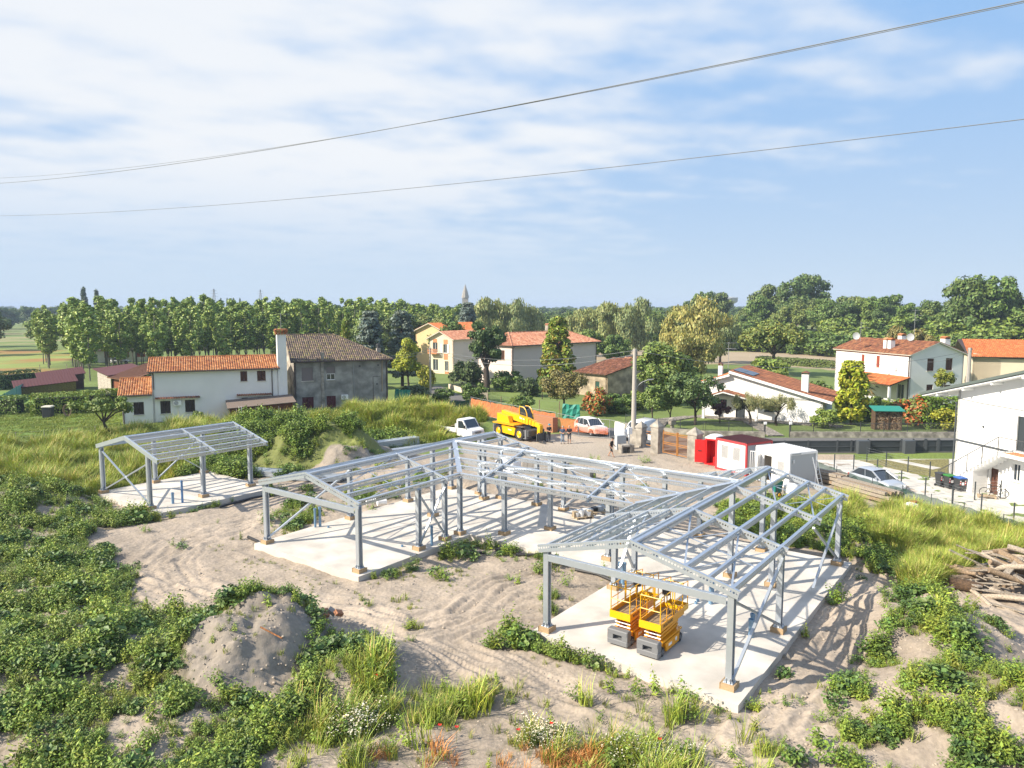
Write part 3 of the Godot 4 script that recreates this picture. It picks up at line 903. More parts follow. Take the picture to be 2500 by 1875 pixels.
func window(parent: Node, t: Transform3D, q: Array, kind := "glass", m1: Material = null, sill := true) -> void:
	# fills the hole q = [x0, y0, x1, y1] of a wall
	var w: float = q[2] - q[0]; var h: float = q[3] - q[1]
	var o := t * Transform3D(Basis(), Vector3(q[0], q[1], 0))
	var fr := MB.new()
	var f := 0.06
	for s in [0.0, w - f]: fr.boxt(Vector3(f, h, 0.07), Transform3D(Basis(), Vector3(s + f * 0.5, h * 0.5, -0.13)))
	for s in [0.0, h - f]: fr.boxt(Vector3(w, f, 0.07), Transform3D(Basis(), Vector3(w * 0.5, s + f * 0.5, -0.132)))
	var fm: Material = M.white_paint
	if m1 != null and kind != "glass": fm = m1
	var node := part(parent, "door" if kind == "door" else "window", fr.mesh(), fm, o)
	if kind == "glass":
		var p := MB.new()
		p.boxt(Vector3(w - 0.08, h - 0.08, 0.02), Transform3D(Basis(), Vector3(w * 0.5, h * 0.5, -0.15)))
		pmb(node, "pane", p, M.glass)
		var mu := MB.new()
		mu.boxt(Vector3(0.05, h - 0.1, 0.05), Transform3D(Basis(), Vector3(w * 0.5, h * 0.5, -0.135)))
		pmb(node, "mullion", mu, M.white_paint)
	elif kind == "blind":
		var p := MB.new()
		var k := int(h / 0.09)
		for i in k: p.boxt(Vector3(w - 0.1, h / k * 0.82, 0.03), Transform3D(Basis(), Vector3(w * 0.5, (i + 0.5) * h / k, -0.13)))
		p.boxt(Vector3(w - 0.1, h - 0.05, 0.01), Transform3D(Basis(), Vector3(w * 0.5, h * 0.5, -0.15)))
		pmb(node, "roller_blind", p, m1)
	elif kind == "door":
		var p := MB.new()
		p.boxt(Vector3(w - 0.1, h - 0.05, 0.04), Transform3D(Basis(), Vector3(w * 0.5, h * 0.5, -0.14)))
		for s in [0.3, 0.7]: p.boxt(Vector3(w * 0.3, h * 0.8, 0.02), Transform3D(Basis(), Vector3(w * s, h * 0.5, -0.112)))
		pmb(node, "leaf", p, m1)
		var hd := MB.new()
		hd.boxt(Vector3(0.12, 0.03, 0.05), Transform3D(Basis(), Vector3(w * 0.85, h * 0.5, -0.09)))
		pmb(node, "handle", hd, M.metal_grey)
	else:
		for s in [0, 1]:
			var p := MB.new()
			var x0 = s * w * 0.5 + 0.03; var ww := w * 0.5 - 0.05
			p.boxt(Vector3(ww, h - 0.06, 0.02), Transform3D(Basis(), Vector3(x0 + ww * 0.5, h * 0.5, -0.13)))
			for e in [0.03, ww - 0.03]: p.boxt(Vector3(0.06, h - 0.06, 0.05), Transform3D(Basis(), Vector3(x0 + e, h * 0.5, -0.115)))
			var k := int(h / 0.12)
			for i in k: p.boxt(Vector3(ww - 0.1, 0.05, 0.03), Transform3D(Basis(Vector3.RIGHT, 0.5), Vector3(x0 + ww * 0.5, (i + 0.5) * h / k, -0.112)))
			pmb(node, "shutter", p, m1)
	if sill:
		var sl := MB.new()
		sl.boxt(Vector3(w + 0.16, 0.06, 0.22), Transform3D(Basis(), Vector3(w * 0.5, -0.031, 0.0)))
		pmb(node, "sill", sl, M.cream_trim)

func pipe(parent: Node, pts: Array, r := 0.05, material: Material = null, called := "downpipe") -> void:
	var b := MB.new()
	b.tube(pts, r)
	pmb(parent, called, b, material if material else M.gutter)

func gable_roof_x(parent: Node, x0: float, x1: float, z0: float, z1: float, ye: float, yr: float, pal: Array, under: Material, hip0 := 0.0, hip1 := 0.0) -> MeshInstance3D:
	# ridge along x in the middle between z0 (front) and z1 (back)
	var zm := (z0 + z1) * 0.5
	var m := MB.new()
	var a := Vector3(x0, ye, z0); var b := Vector3(x1, ye, z0); var c := Vector3(x1 - hip1, yr, zm); var d := Vector3(x0 + hip0, yr, zm)
	var e := Vector3(x1, ye, z1); var f := Vector3(x0, ye, z1)
	sheet_slab(m, a, b, c, d, 0.12)
	sheet_slab(m, e, f, d, c, 0.12)
	var o := pmb(parent, "roof", m, under)
	tiles(o, a, b, c, d, pal)
	tiles(o, e, f, d, c, pal)
	if hip1 > 0.0: tiles(o, b, e, c, c, pal)
	if hip0 > 0.0: tiles(o, f, a, d, d, pal)
	var rd := MB.new()
	var runs := [[d, c]]
	if hip1 > 0.0: runs += [[c, b], [c, e]]
	if hip0 > 0.0: runs += [[d, a], [d, f]]
	for r in runs:
		var k := int((r[1] - r[0]).length() / 0.4) + 1
		for i in k:
			rd.col = pick(pal)
			var p: Vector3 = r[0].lerp(r[1], float(i) / k) + Vector3(0, 0.06, 0); var q: Vector3 = r[0].lerp(r[1], (i + 1.05) / k) + Vector3(0, 0.045, 0)
			rd.tube([p, q], 0.12, 0.10, 6)
	var ro := pmb(o, "ridge_tiles", rd, M.tiles)
	ro.set_meta("kind", "stuff")
	var gt := MB.new()
	gt.tube([a + Vector3(0, -0.06, 0.06), b + Vector3(0, -0.06, 0.06)], 0.075)
	pmb(o, "gutter", gt, M.gutter)
	return o

func chimney(parent: Node, at: Vector3, s: Vector3, material: Material, cap: Array, n := 1) -> void:
	var b := MB.new()
	b.box(at, s)
	var o := pmb(parent, "chimney", b, material)
	var c := MB.new()
	c.col = pick(cap)
	for q in [-1.0, 1.0]:
		c.box(at + Vector3(q * (s.x * 0.5 - 0.05), s.y, 0), Vector3(0.08, 0.18, s.z - 0.05))
	var y := at.y + s.y + 0.18
	c.hexa([Vector3(at.x - s.x * 0.62, y, at.z + s.z * 0.62), Vector3(at.x + s.x * 0.62, y, at.z + s.z * 0.62), Vector3(at.x + s.x * 0.62, y, at.z - s.z * 0.62), Vector3(at.x - s.x * 0.62, y, at.z - s.z * 0.62),
		Vector3(at.x - s.x * 0.1, y + 0.2, at.z + s.z * 0.62), Vector3(at.x + s.x * 0.1, y + 0.2, at.z + s.z * 0.62), Vector3(at.x + s.x * 0.1, y + 0.2, at.z - s.z * 0.62), Vector3(at.x - s.x * 0.1, y + 0.2, at.z - s.z * 0.62)])
	pmb(o, "chimney_cap", c, M.tiles)

func aircon(parent: Node, at: Vector3) -> void:
	var b := MB.new()
	b.bevel(at, Vector3(0.85, 0.58, 0.32), 0.03)
	var o := pmb(parent, "air_conditioner", b, M.white_paint)
	var g := MB.new()
	for r in [0.05, 0.11, 0.17, 0.22]:
		var pts := []
		for k in 17: pts.append(at + Vector3(-0.12 + cos(TAU * k / 16.0) * r, 0.29 + sin(TAU * k / 16.0) * r, 0.17))
		g.tube(pts, 0.012, 0.012, 4, false)
	g.lathe(at, [], 3)
	pmb(o, "fan_grille", g, M.dark_metal)

func antenna(called: String, label: String, x: float, d: float, y: float, h: float, arms: int, turn: float) -> void:
	var o := thing(called, label, "antenna", x, d, turn, y)
	var b := MB.new()
	b.tube([Vector3.ZERO, Vector3(0, h, 0)], 0.03)
	pmb(o, "mast", b, M.metal_grey)
	for i in arms:
		var c := MB.new()
		var yy := h - 0.1 - i * 0.7
		var bd := Vector3(1, 0, 0) if i % 2 == 0 else Vector3(0.5, 0, 0.85)
		c.tube([Vector3(0, yy, 0) - bd * 0.3, Vector3(0, yy, 0) + bd * 1.1], 0.018)
		for k in 7:
			var p := Vector3(0, yy, 0) + bd * (k * 0.2 - 0.2)
			var sd := bd.cross(Vector3.UP) * (0.34 - k * 0.03)
			c.tube([p - sd, p + sd], 0.012, 0.012, 4)
		pmb(o, "aerial", c, M.metal_grey)

func make_white_house() -> void:
	var o := thing("farmhouse", "long white rendered farmhouse with orange clay roof and a lower left wing", "house", -44.2, 82.6, 23)
	var t := Transform3D()
	var low := [[1.14, 1.09, 2.2, 2.54]]
	var h1 := [[3.91 - 3.13, 1.07, 4.97 - 3.13, 2.54], [6.52 - 3.13, 1.1, 7.58 - 3.13, 2.55], [12.75 - 3.13, 1.2, 13.45 - 3.13, 2.5], [14.65 - 3.13, 1.2, 15.6 - 3.13, 2.5], [12.7 - 3.13, 4.49, 13.47 - 3.13, 5.7], [14.6 - 3.13, 4.47, 15.58 - 3.13, 5.7]]
	wall(o, M.white_wall, t, 3.13, 3.4, low)
	window(o, t, low[0], "shutter", M.shutter_dark)
	wall(o, M.white_wall, Transform3D(Basis(Vector3.UP, -PI / 2), Vector3(0, 0, -7.0)), 7.0, 3.4, [], 4.95)
	wall(o, M.white_wall, Transform3D(Basis(Vector3.UP, PI), Vector3(3.13, 0, -7.0)), 3.13, 3.4)
	var tm := Transform3D(Basis(), Vector3(3.13, 0, 0))
	wall(o, M.white_wall, tm, 14.0, 6.0, h1)
	for i in 6: window(o, tm, h1[i], "shutter", M.shutter_dark if i < 4 else M.shutter_brown)
	wall(o, M.white_wall, Transform3D(Basis(Vector3.UP, -PI / 2), Vector3(3.13, 0, -8.0)), 8.0, 6.0, [], 7.25)
	wall(o, M.white_wall, Transform3D(Basis(Vector3.UP, PI / 2), Vector3(17.13, 0, 0)), 8.0, 6.0, [], 7.25)
	wall(o, M.white_wall, Transform3D(Basis(Vector3.UP, PI), Vector3(17.13, 0, -8.0)), 14.0, 6.0)
	gable_roof_x(o, 2.7, 17.2, 0.45, -8.45, 5.98, 7.3, CLAY, M.cream_trim)
	gable_roof_x(o, -0.4, 3.12, 0.45, -7.4, 3.38, 5.0, CLAY, M.cream_trim)
	for q in [[3.4, 8.15, 2.83], [12.2, 16.2, 2.80]]:
		var m := MB.new()
		m.boxt(Vector3(q[1] - q[0], 0.07, 0.5), Transform3D(Basis(Vector3.RIGHT, 0.25), Vector3((q[0] + q[1]) * 0.5, q[2], 0.22)))
		var c := pmb(o, "window_canopy", m, M.cream_trim)
		tiles(c, Vector3(q[0], q[2] - 0.03, 0.5), Vector3(q[1], q[2] - 0.03, 0.5), Vector3(q[1], q[2] + 0.12, 0.02), Vector3(q[0], q[2] + 0.12, 0.02), CLAY_BROWN)
	aircon(o, Vector3(5.72, 1.98, 0.19))
	pipe(o, [Vector3(3.3, 5.9, 0.4), Vector3(3.3, 5.6, 0.08), Vector3(3.3, 3.9, 0.08)], 0.055)
	pipe(o, [Vector3(0.12, 3.2, 0.4), Vector3(0.12, 2.95, 0.08), Vector3(0.12, 0.1, 0.08)], 0.055)
	pipe(o, [Vector3(16.3, 5.85, 0.4), Vector3(16.3, 5.5, 0.08), Vector3(16.3, 0.1, 0.08)], 0.055)
	pipe(o, [Vector3(5.75, 1.98, 0.06), Vector3(5.78, 0.2, 0.06)], 0.02, M.cream_trim)
	# tall chimney stack at the right end
	var ch := MB.new()
	ch.box(Vector3(17.55, 0, -0.55), Vector3(1.05, 10.15, 1.3))
	var co := pmb(o, "chimney", ch, M.white_wall)
	var cr := MB.new()
	for r in 3:
		for k in 14:
			cr.col = pick(CLAY)
			var per := k / 14.0 * 4.0
			var sd := int(per); var fr := per - sd
			var hx := 0.56 + r * 0.05; var hz := 0.70 + r * 0.05
			var p: Vector2 = [Vector2(lerpf(-hx, hx, fr), hz), Vector2(hx, lerpf(hz, -hz, fr)), Vector2(lerpf(hx, -hx, fr), -hz), Vector2(-hx, lerpf(-hz, hz, fr))][sd]
			cr.box(Vector3(17.55 + p.x, 10.05 + r * 0.2, -0.55 + p.y), Vector3(0.24, 0.18, 0.24))
	cr.col = pick(CLAY)
	cr.box(Vector3(17.55, 10.6, -0.55), Vector3(1.3, 0.1, 1.5))
	pmb(co, "chimney_crown", cr, M.tiles)
	antenna("antenna", "thin television antenna on the tall white chimney", -28.3, 90.2, 10.7, 1.9, 1, 20)

func make_grey_house() -> void:
	var o := thing("farmhouse", "weathered grey plaster house with dark tiled hip roof and maroon doors", "house", -27.1, 91.0, 24)
	var t := Transform3D()
	var hs := [[0.92, 4.14, 2.28, 5.83], [3.96, 4.17, 5.04, 5.82], [0.9, 0.43, 2.29, 2.1], [3.9, 0.35, 5.06, 2.12]]
	wall(o, M.grey_wall, t, 11.85, 6.6, hs)
	window(o, t, hs[0], "blind", M.blind_grey)
	window(o, t, [3.96, 4.95, 5.04, 5.82], "blind", M.blind_grey, false)
	window(o, t, [3.96, 4.17, 5.04, 4.95], "glass")
	window(o, t, hs[2], "shutter", M.maroon)
	window(o, t, hs[3], "shutter", M.maroon)
	wall(o, M.pale_render, Transform3D(Basis(Vector3.UP, -PI / 2), Vector3(0, 0, -10)), 10, 6.6, [], 9.6)
	wall(o, M.grey_wall, Transform3D(Basis(Vector3.UP, PI), Vector3(11.85, 0, -10)), 11.85, 6.6)
	wall(o, M.grey_wall, Transform3D(Basis(Vector3.UP, PI / 2), Vector3(11.85, 0, 0)), 10, 6.6)
	gable_roof_x(o, -0.45, 12.4, 0.6, -10.6, 6.62, 9.75, CLAY_OLD, M.wood_dark, 0.0, 6.6)
	var m := MB.new()
	m.box(Vector3(3.45, 0, 0.09), Vector3(0.34, 6.5, 0.16))
	for k in 12: m.box(Vector3(3.45, 2.6 + k * 0.32, 0.11), Vector3(0.36, 0.1, 0.17))
	pmb(o, "flue", m, M.concrete_old)
	var f2 := MB.new()
	f2.box(Vector3(3.45, 6.7, 0.35), Vector3(0.36, 1.0, 0.36))
	pmb(o, "flue_cap", f2, M.concrete_old)
	aircon(o, Vector3(6.15, 1.63, 0.19))
	pipe(o, [Vector3(0.1, 6.4, 0.5), Vector3(0.1, 6.1, 0.1), Vector3(0.1, 2.2, 0.1)], 0.06)
	pipe(o, [Vector3(7.35, 6.2, 0.06), Vector3(7.4, 0.3, 0.06)], 0.045, M.metal_grey)
	pipe(o, [Vector3(11.15, 7.2, 0.5), Vector3(11.1, 6.3, 0.12), Vector3(11.05, 2.4, 0.12)], 0.06, M.plank)
	pipe(o, [Vector3(11.7, 6.4, 0.5), Vector3(11.7, 6.1, 0.1), Vector3(11.7, 0.3, 0.1)], 0.06)
	pipe(o, [Vector3(9.9, 4.4, 0.03), Vector3(9.9, 0.5, 0.03)], 0.025)
	pipe(o, [Vector3(9.9, 4.4, 0.03), Vector3(10.8, 4.4, 0.03)], 0.025)
	for p in [[9.1, 1.1, 0.0], [8.2, 5.7, 0.0], [10.6, 5.75, 0.0], [10.4, 3.3, 0.0], [3.45, 1.5, 0.1]]:
		var b := MB.new()
		b.box(Vector3(p[0], p[1], 0.02 + p[2]), Vector3(0.2, 0.2, 0.06))
		pmb(o, "wall_vent", b, M.cream_trim if p[0] < 4 else M.dark_metal)
	var ck := MB.new()
	ck.box(Vector3(10.95, 7.0, -1.2), Vector3(0.5, 1.0, 0.5))
	var co := pmb(o, "chimney", ck, M.concrete_old)
	var cp := MB.new()
	cp.lathe(Vector3(10.95, 8.0, -1.2), [Vector2(0.2, 0), Vector2(0.2, 0.35), Vector2(0.28, 0.35), Vector2(0.28, 0.55), Vector2(0.0, 0.6)], 10)
	pmb(co, "chimney_cap", cp, M.dark_metal)

func make_sheds() -> void:
	# timber shed in front of the white house: boards are parts
	var o := thing("garden_shed", "low brown timber shed with felt roof in front of the white house", "shed", -33.0, 84.4, 23)
	var nb := 44
	for i in nb:
		var b := MB.new()
		b.box(Vector3(0.3 + (i + 0.5) * 6.9 / nb, 0, -0.02 + 0.012 * (i % 2)), Vector3(6.9 / nb - 0.012, 1.62 + 0.4 * i / nb, 0.03))
		pmb(o, "board", b, M.wood_brown)
	wall(o, M.wood_brown, Transform3D(Basis(Vector3.UP, -PI / 2), Vector3(0.3, 0, -2.2)), 2.18, 2.2, [], -1, -1, 1.6, 0.05)
	wall(o, M.wood_brown, Transform3D(Basis(Vector3.UP, PI / 2), Vector3(7.2, 0, -0.04)), 2.16, 2.0, [], -1, -1, 2.4, 0.05)
	wall(o, M.wood_brown, Transform3D(Basis(Vector3.UP, PI), Vector3(7.2, 0, -2.2)), 6.9, 2.4, [], -1, -1, 2.2, 0.05)
	var m := MB.new()
	sheet_slab(m, Vector3(0.0, 1.72, 0.55), Vector3(7.7, 2.12, 0.55), Vector3(7.5, 2.72, -2.5), Vector3(-0.1, 2.34, -2.5), 0.08)
	pmb(o, "roof", m, M.felt)
	pipe(o, [Vector3(0.05, 1.62, 0.5), Vector3(0.3, 1.45, 0.12), Vector3(0.3, 0.0, 0.12)], 0.05)
	for p in [0.25, 7.25]:
		var b := MB.new()
		b.box(Vector3(p, 0, 0.06), Vector3(0.12, 1.7 + 0.05 * p, 0.12))
		pmb(o, "post", b, M.wood_brown)
	# two sheds with dark red sheet roofs by the hedge
	for q in [[-76.0, 111.9, 38.0, 8.0, 3.2, 1.05, 1.7, "mossy", "long low shed with mossy olive walls and dark red sheet roof behind the hedge"], [-75.5, 116.8, 38.0, 6.2, 3.0, 1.9, 2.6, "dark", "smaller dark timber shed with red sheet roof behind the mossy shed"]]:
		var s := thing("outbuilding", q[8], "shed", q[0], q[1], q[2])
		var wm: Material = M.mossy if q[7] == "mossy" else M.wood_dark
		var panels := 8
		for i in panels:
			var b := MB.new()
			var x0: float = q[3] * i / panels; var w: float = q[3] / panels - 0.02
			var h: float = lerpf(q[5], q[6], (i + 0.5) / panels)
			b.box(Vector3(x0 + w * 0.5, 0, -0.03), Vector3(w, h, 0.04))
			for k in 5: b.box(Vector3(x0 + w * (k + 0.5) / 5.0, 0, 0.0), Vector3(0.05, h, 0.03))
			pmb(s, "panel", b, wm)
		wall(s, wm, Transform3D(Basis(Vector3.UP, -PI / 2), Vector3(0, 0, -q[4])), q[4] - 0.06, q[5] + 0.6, [], -1, -1, q[5], 0.05)
		wall(s, wm, Transform3D(Basis(Vector3.UP, PI / 2), Vector3(q[3], 0, -0.06)), q[4] - 0.06, q[6], [], -1, -1, q[6] + 0.6, 0.05)
		wall(s, wm, Transform3D(Basis(Vector3.UP, PI), Vector3(q[3], 0, -q[4])), q[3], q[6] + 0.6, [], -1, -1, q[5] + 0.6, 0.05)
		var r := MB.new()
		sheet_slab(r, Vector3(-0.3, q[5], 0.35), Vector3(q[3] + 0.3, q[6], 0.35), Vector3(q[3] + 0.3, q[6] + 0.85, -q[4] - 0.3), Vector3(-0.3, q[5] + 0.85, -q[4] - 0.3), 0.07)
		for k in 20:
			var f := (k + 0.5) / 20.0
			var a := Vector3(-0.3, q[5], 0.35).lerp(Vector3(q[3] + 0.3, q[6], 0.35), f); var e := Vector3(-0.3, q[5] + 0.85, -q[4] - 0.3).lerp(Vector3(q[3] + 0.3, q[6] + 0.85, -q[4] - 0.3), f)
			r.beam(a + Vector3(0, 0.02, 0), e + Vector3(0, 0.02, 0), 0.06, 0.04)
		pmb(s, "roof", r, M.red_sheet)
	# peeling whitewashed shed and brown one against the house
	var g := thing("outbuilding", "shed with peeling whitewashed sheet walls and dark red roof", "shed", -66.6, 117.6, -48)
	for i in 8:
		var b := MB.new()
		b.box(Vector3(0.5 + i, 0, 0.012 * (i % 2)), Vector3(0.985, 3.4 - 0.05 * i, 0.05))
		pmb(g, "panel", b, M.peeling)
	wall(g, M.wood_dark, Transform3D(Basis(Vector3.UP, PI / 2), Vector3(8.0, 0, -0.06)), 5, 3.0, [], -1, -1, 3.6, 0.06)
	wall(g, M.wood_dark, Transform3D(Basis(Vector3.UP, PI), Vector3(8.0, 0, -5.06)), 8, 3.6, [], -1, -1, 4.0, 0.06)
	var rr := MB.new()
	sheet_slab(rr, Vector3(-1.0, 3.55, 0.5), Vector3(8.4, 3.05, 0.5), Vector3(8.6, 3.65, -5.4), Vector3(-1.0, 4.1, -5.4), 0.1)
	pmb(g, "roof", rr, M.red_sheet)
	var g2 := thing("outbuilding", "brown timber lean-to with brown sheet roof beside the white house", "shed", -60.6, 111.2, -40)
	shell(g2, M.wood_brown, 6.5, 6.5, 2.7)
	var r2 := MB.new()
	sheet_slab(r2, Vector3(-0.9, 2.75, 0.6), Vector3(7.0, 2.75, 0.6), Vector3(7.0, 5.0, -6.8), Vector3(-0.9, 5.0, -6.8), 0.1)
	for k in 22:
		var x := -0.8 + k * 0.355
		r2.beam(Vector3(x, 2.77, 0.6), Vector3(x, 5.02, -6.8), 0.07, 0.05)
	pmb(g2, "roof", r2, M.brown_sheet)

func make_pink_houses() -> void:
	# far yellow house
	var y := thing("house", "yellow house with orange roof behind the pink house", "house", -22.0, 168.0, -36)
	shell(y, M.yellow_wall, 9.0, 14.0, 8.0, [], [], [], 9.9, false)
	roof_z(y, 9.0, 14.0, 8.0, 9.9, 0.7, CLAY_ORANGE)
	# pink house with balcony
	var o := thing("house", "pale pink two-storey house with terracotta panels and balcony", "house", -16.9, 150.4, -36)
	var hs := [[3.76, 4.2, 5.0, 6.0], [0.9, 4.2, 2.2, 6.3], [0.9, 0.6, 2.3, 2.9], [4.1, 0.6, 5.1, 2.6]]
	wall(o, M.cream_wall, Transform3D(), 6.4, 7.1, hs, 8.5)
	for i in 4: window(o, Transform3D(), hs[i], "glass")
	for q in [[1.0, 6.32, 1.1, 0.7], [3.85, 6.05, 1.1, 0.9], [3.85, 2.9, 1.1, 1.2], [4.1, 0.05, 1.0, 0.5]]:
		var b := MB.new()
		b.box(Vector3(q[0] + q[2] * 0.5, q[1], 0.015), Vector3(q[2], q[3], 0.03))
		pmb(o, "panel", b, M.terracotta_panel)
	for s in [3.35, 5.1]:
		var sh := MB.new()
		sh.box(Vector3(s, 4.2, 0.06), Vector3(0.5, 1.8, 0.05))
		pmb(o, "shutter", sh, M.white_paint)
	var bl := MB.new()
	bl.box(Vector3(1.6, 4.0, 0.5), Vector3(2.4, 0.15, 1.0))
	for k in 9: bl.box(Vector3(0.45 + k * 0.29, 4.15, 0.97), Vector3(0.16, 0.8, 0.05))
	bl.box(Vector3(1.6, 4.95, 0.97), Vector3(2.4, 0.08, 0.08))
	pmb(o, "balcony", bl, M.terracotta_panel)
	wall(o, M.pink_wall, Transform3D(Basis(Vector3.UP, PI / 2), Vector3(6.4, 0, 0)), 14, 7.1)
	wall(o, M.pink_wall, Transform3D(Basis(Vector3.UP, -PI / 2), Vector3(0, 0, -14)), 14, 7.1)
	wall(o, M.pink_wall, Transform3D(Basis(Vector3.UP, PI), Vector3(6.4, 0, -14)), 6.4, 7.1, [], 8.5)
	roof_z(o, 6.4, 14.0, 7.05, 8.6, 0.6, CLAY_PINK)
	# long pink house behind cedar and magnolia
	var p := thing("house", "long pink two-storey house behind the dark cedar and the glossy magnolia", "house", 0.0, 124.9, 45)
	wall(p, M.pink_wall, Transform3D(), 23, 6.9)
	var lh := [[1.4, 4.4, 2.5, 6.0], [1.4, 0.8, 2.5, 2.6], [5.6, 4.4, 6.8, 6.0]]
	var lt := Transform3D(Basis(Vector3.UP, -PI / 2), Vector3(0, 0, -8.6))
	wall(p, M.pink_wall, lt, 8.6, 6.9, lh)
	for q in lh: window(p, lt, q, "shutter", M.shutter_brown)
	wall(p, M.pink_wall, Transform3D(Basis(Vector3.UP, PI), Vector3(23, 0, -8.6)), 23, 6.9)
	wall(p, M.pink_wall, Transform3D(Basis(Vector3.UP, PI / 2), Vector3(23, 0, 0)), 8.6, 6.9)
	gable_roof_x(p, -0.6, 23.6, 0.6, -9.2, 6.85, 8.9, CLAY_PINK, M.cream_trim, 4.0, 4.4)
	chimney(p, Vector3(14.5, 7.8, -5.0), Vector3(0.7, 2.2, 0.7), M.pale_render, CLAY_PINK)
	chimney(p, Vector3(16.3, 7.6, -5.0), Vector3(0.7, 2.2, 0.7), M.pale_render, CLAY_PINK)
	pipe(p, [Vector3(0.15, 6.7, 0.5), Vector3(0.15, 6.4, 0.08), Vector3(0.15, 0.2, 0.08)], 0.06)
	pipe(p, [Vector3(22.8, 6.7, 0.5), Vector3(22.8, 6.4, 0.08), Vector3(22.8, 0.2, 0.08)], 0.06)
	# low house with patched roof
	var w := thing("house", "low old ochre house with patched brown tile roof beside the concrete pole", "house", 14.0, 108.2, 40)
	var rh := [[4.6, 0.9, 5.4, 2.3]]
	wall(w, M.plaster_old, Transform3D(), 8.4, 3.5, [], -1, -1, 5.05)
	var wl := Transform3D(Basis(Vector3.UP, -PI / 2), Vector3(0, 0, -6.4))
	var hq := [[4.1, 0.7, 4.95, 2.3]]
	wall(w, M.plaster_old, wl, 6.4, 3.5, hq)
	window(w, wl, hq[0], "shutter", M.shutter_green)
	wall(w, M.plaster_old, Transform3D(Basis(Vector3.UP, PI), Vector3(8.4, 0, -6.4)), 8.4, 5.05, [], -1, -1, 3.5)
	wall(w, M.plaster_old, Transform3D(Basis(Vector3.UP, PI / 2), Vector3(8.4, 0, 0)), 6.4, 5.05)
	var rm := MB.new()
	var a := Vector3(-0.5, 3.45, -6.7); var b := Vector3(-0.5, 3.45, 0.35); var c := Vector3(8.7, 5.25, 0.35); var d := Vector3(8.7, 5.25, -6.7)
	sheet_slab(rm, a, b, c, d, 0.12)
	var ro := pmb(w, "roof", rm, M.wood_dark)
	tiles(ro, a, b, c, d, CLAY_BROWN + [Color(0.45, 0.2, 0.12)])
	pipe(w, [Vector3(-0.1, 3.3, 0.2), Vector3(0.1, 2.9, 0.07), Vector3(0.1, 0.2, 0.07)], 0.05, M.plank)
	var w2 := thing("house", "second low tiled house behind the ochre one", "house", 21.0, 117.0, 40)
	shell(w2, M.pale_render, 9.0, 7.0, 3.6, [], [], [], 5.2)
	gable_roof_x(w2, -0.4, 9.4, 0.5, -7.5, 3.55, 5.2, CLAY_PINK, M.wood_dark)

func roof_z(parent: Node, l: float, dp: float, ye: float, yr: float, ov: float, pal: Array) -> MeshInstance3D:
	# ridge along z over the middle of the front
	var a := Vector3(-ov, ye - 0.1, ov); var f := Vector3(-ov, ye - 0.1, -dp - ov); var r0 := Vector3(l * 0.5, yr, ov); var r1 := Vector3(l * 0.5, yr, -dp - ov)
	var b := Vector3(l + ov, ye - 0.1, ov); var e := Vector3(l + ov, ye - 0.1, -dp - ov)
	var m := MB.new()
	sheet_slab(m, f, a, r0, r1, 0.12)
	sheet_slab(m, b, e, r1, r0, 0.12)
	var o := pmb(parent, "roof", m, M.cream_trim)
	tiles(o, f, a, r0, r1, pal)
	tiles(o, b, e, r1, r0, pal)
	return o

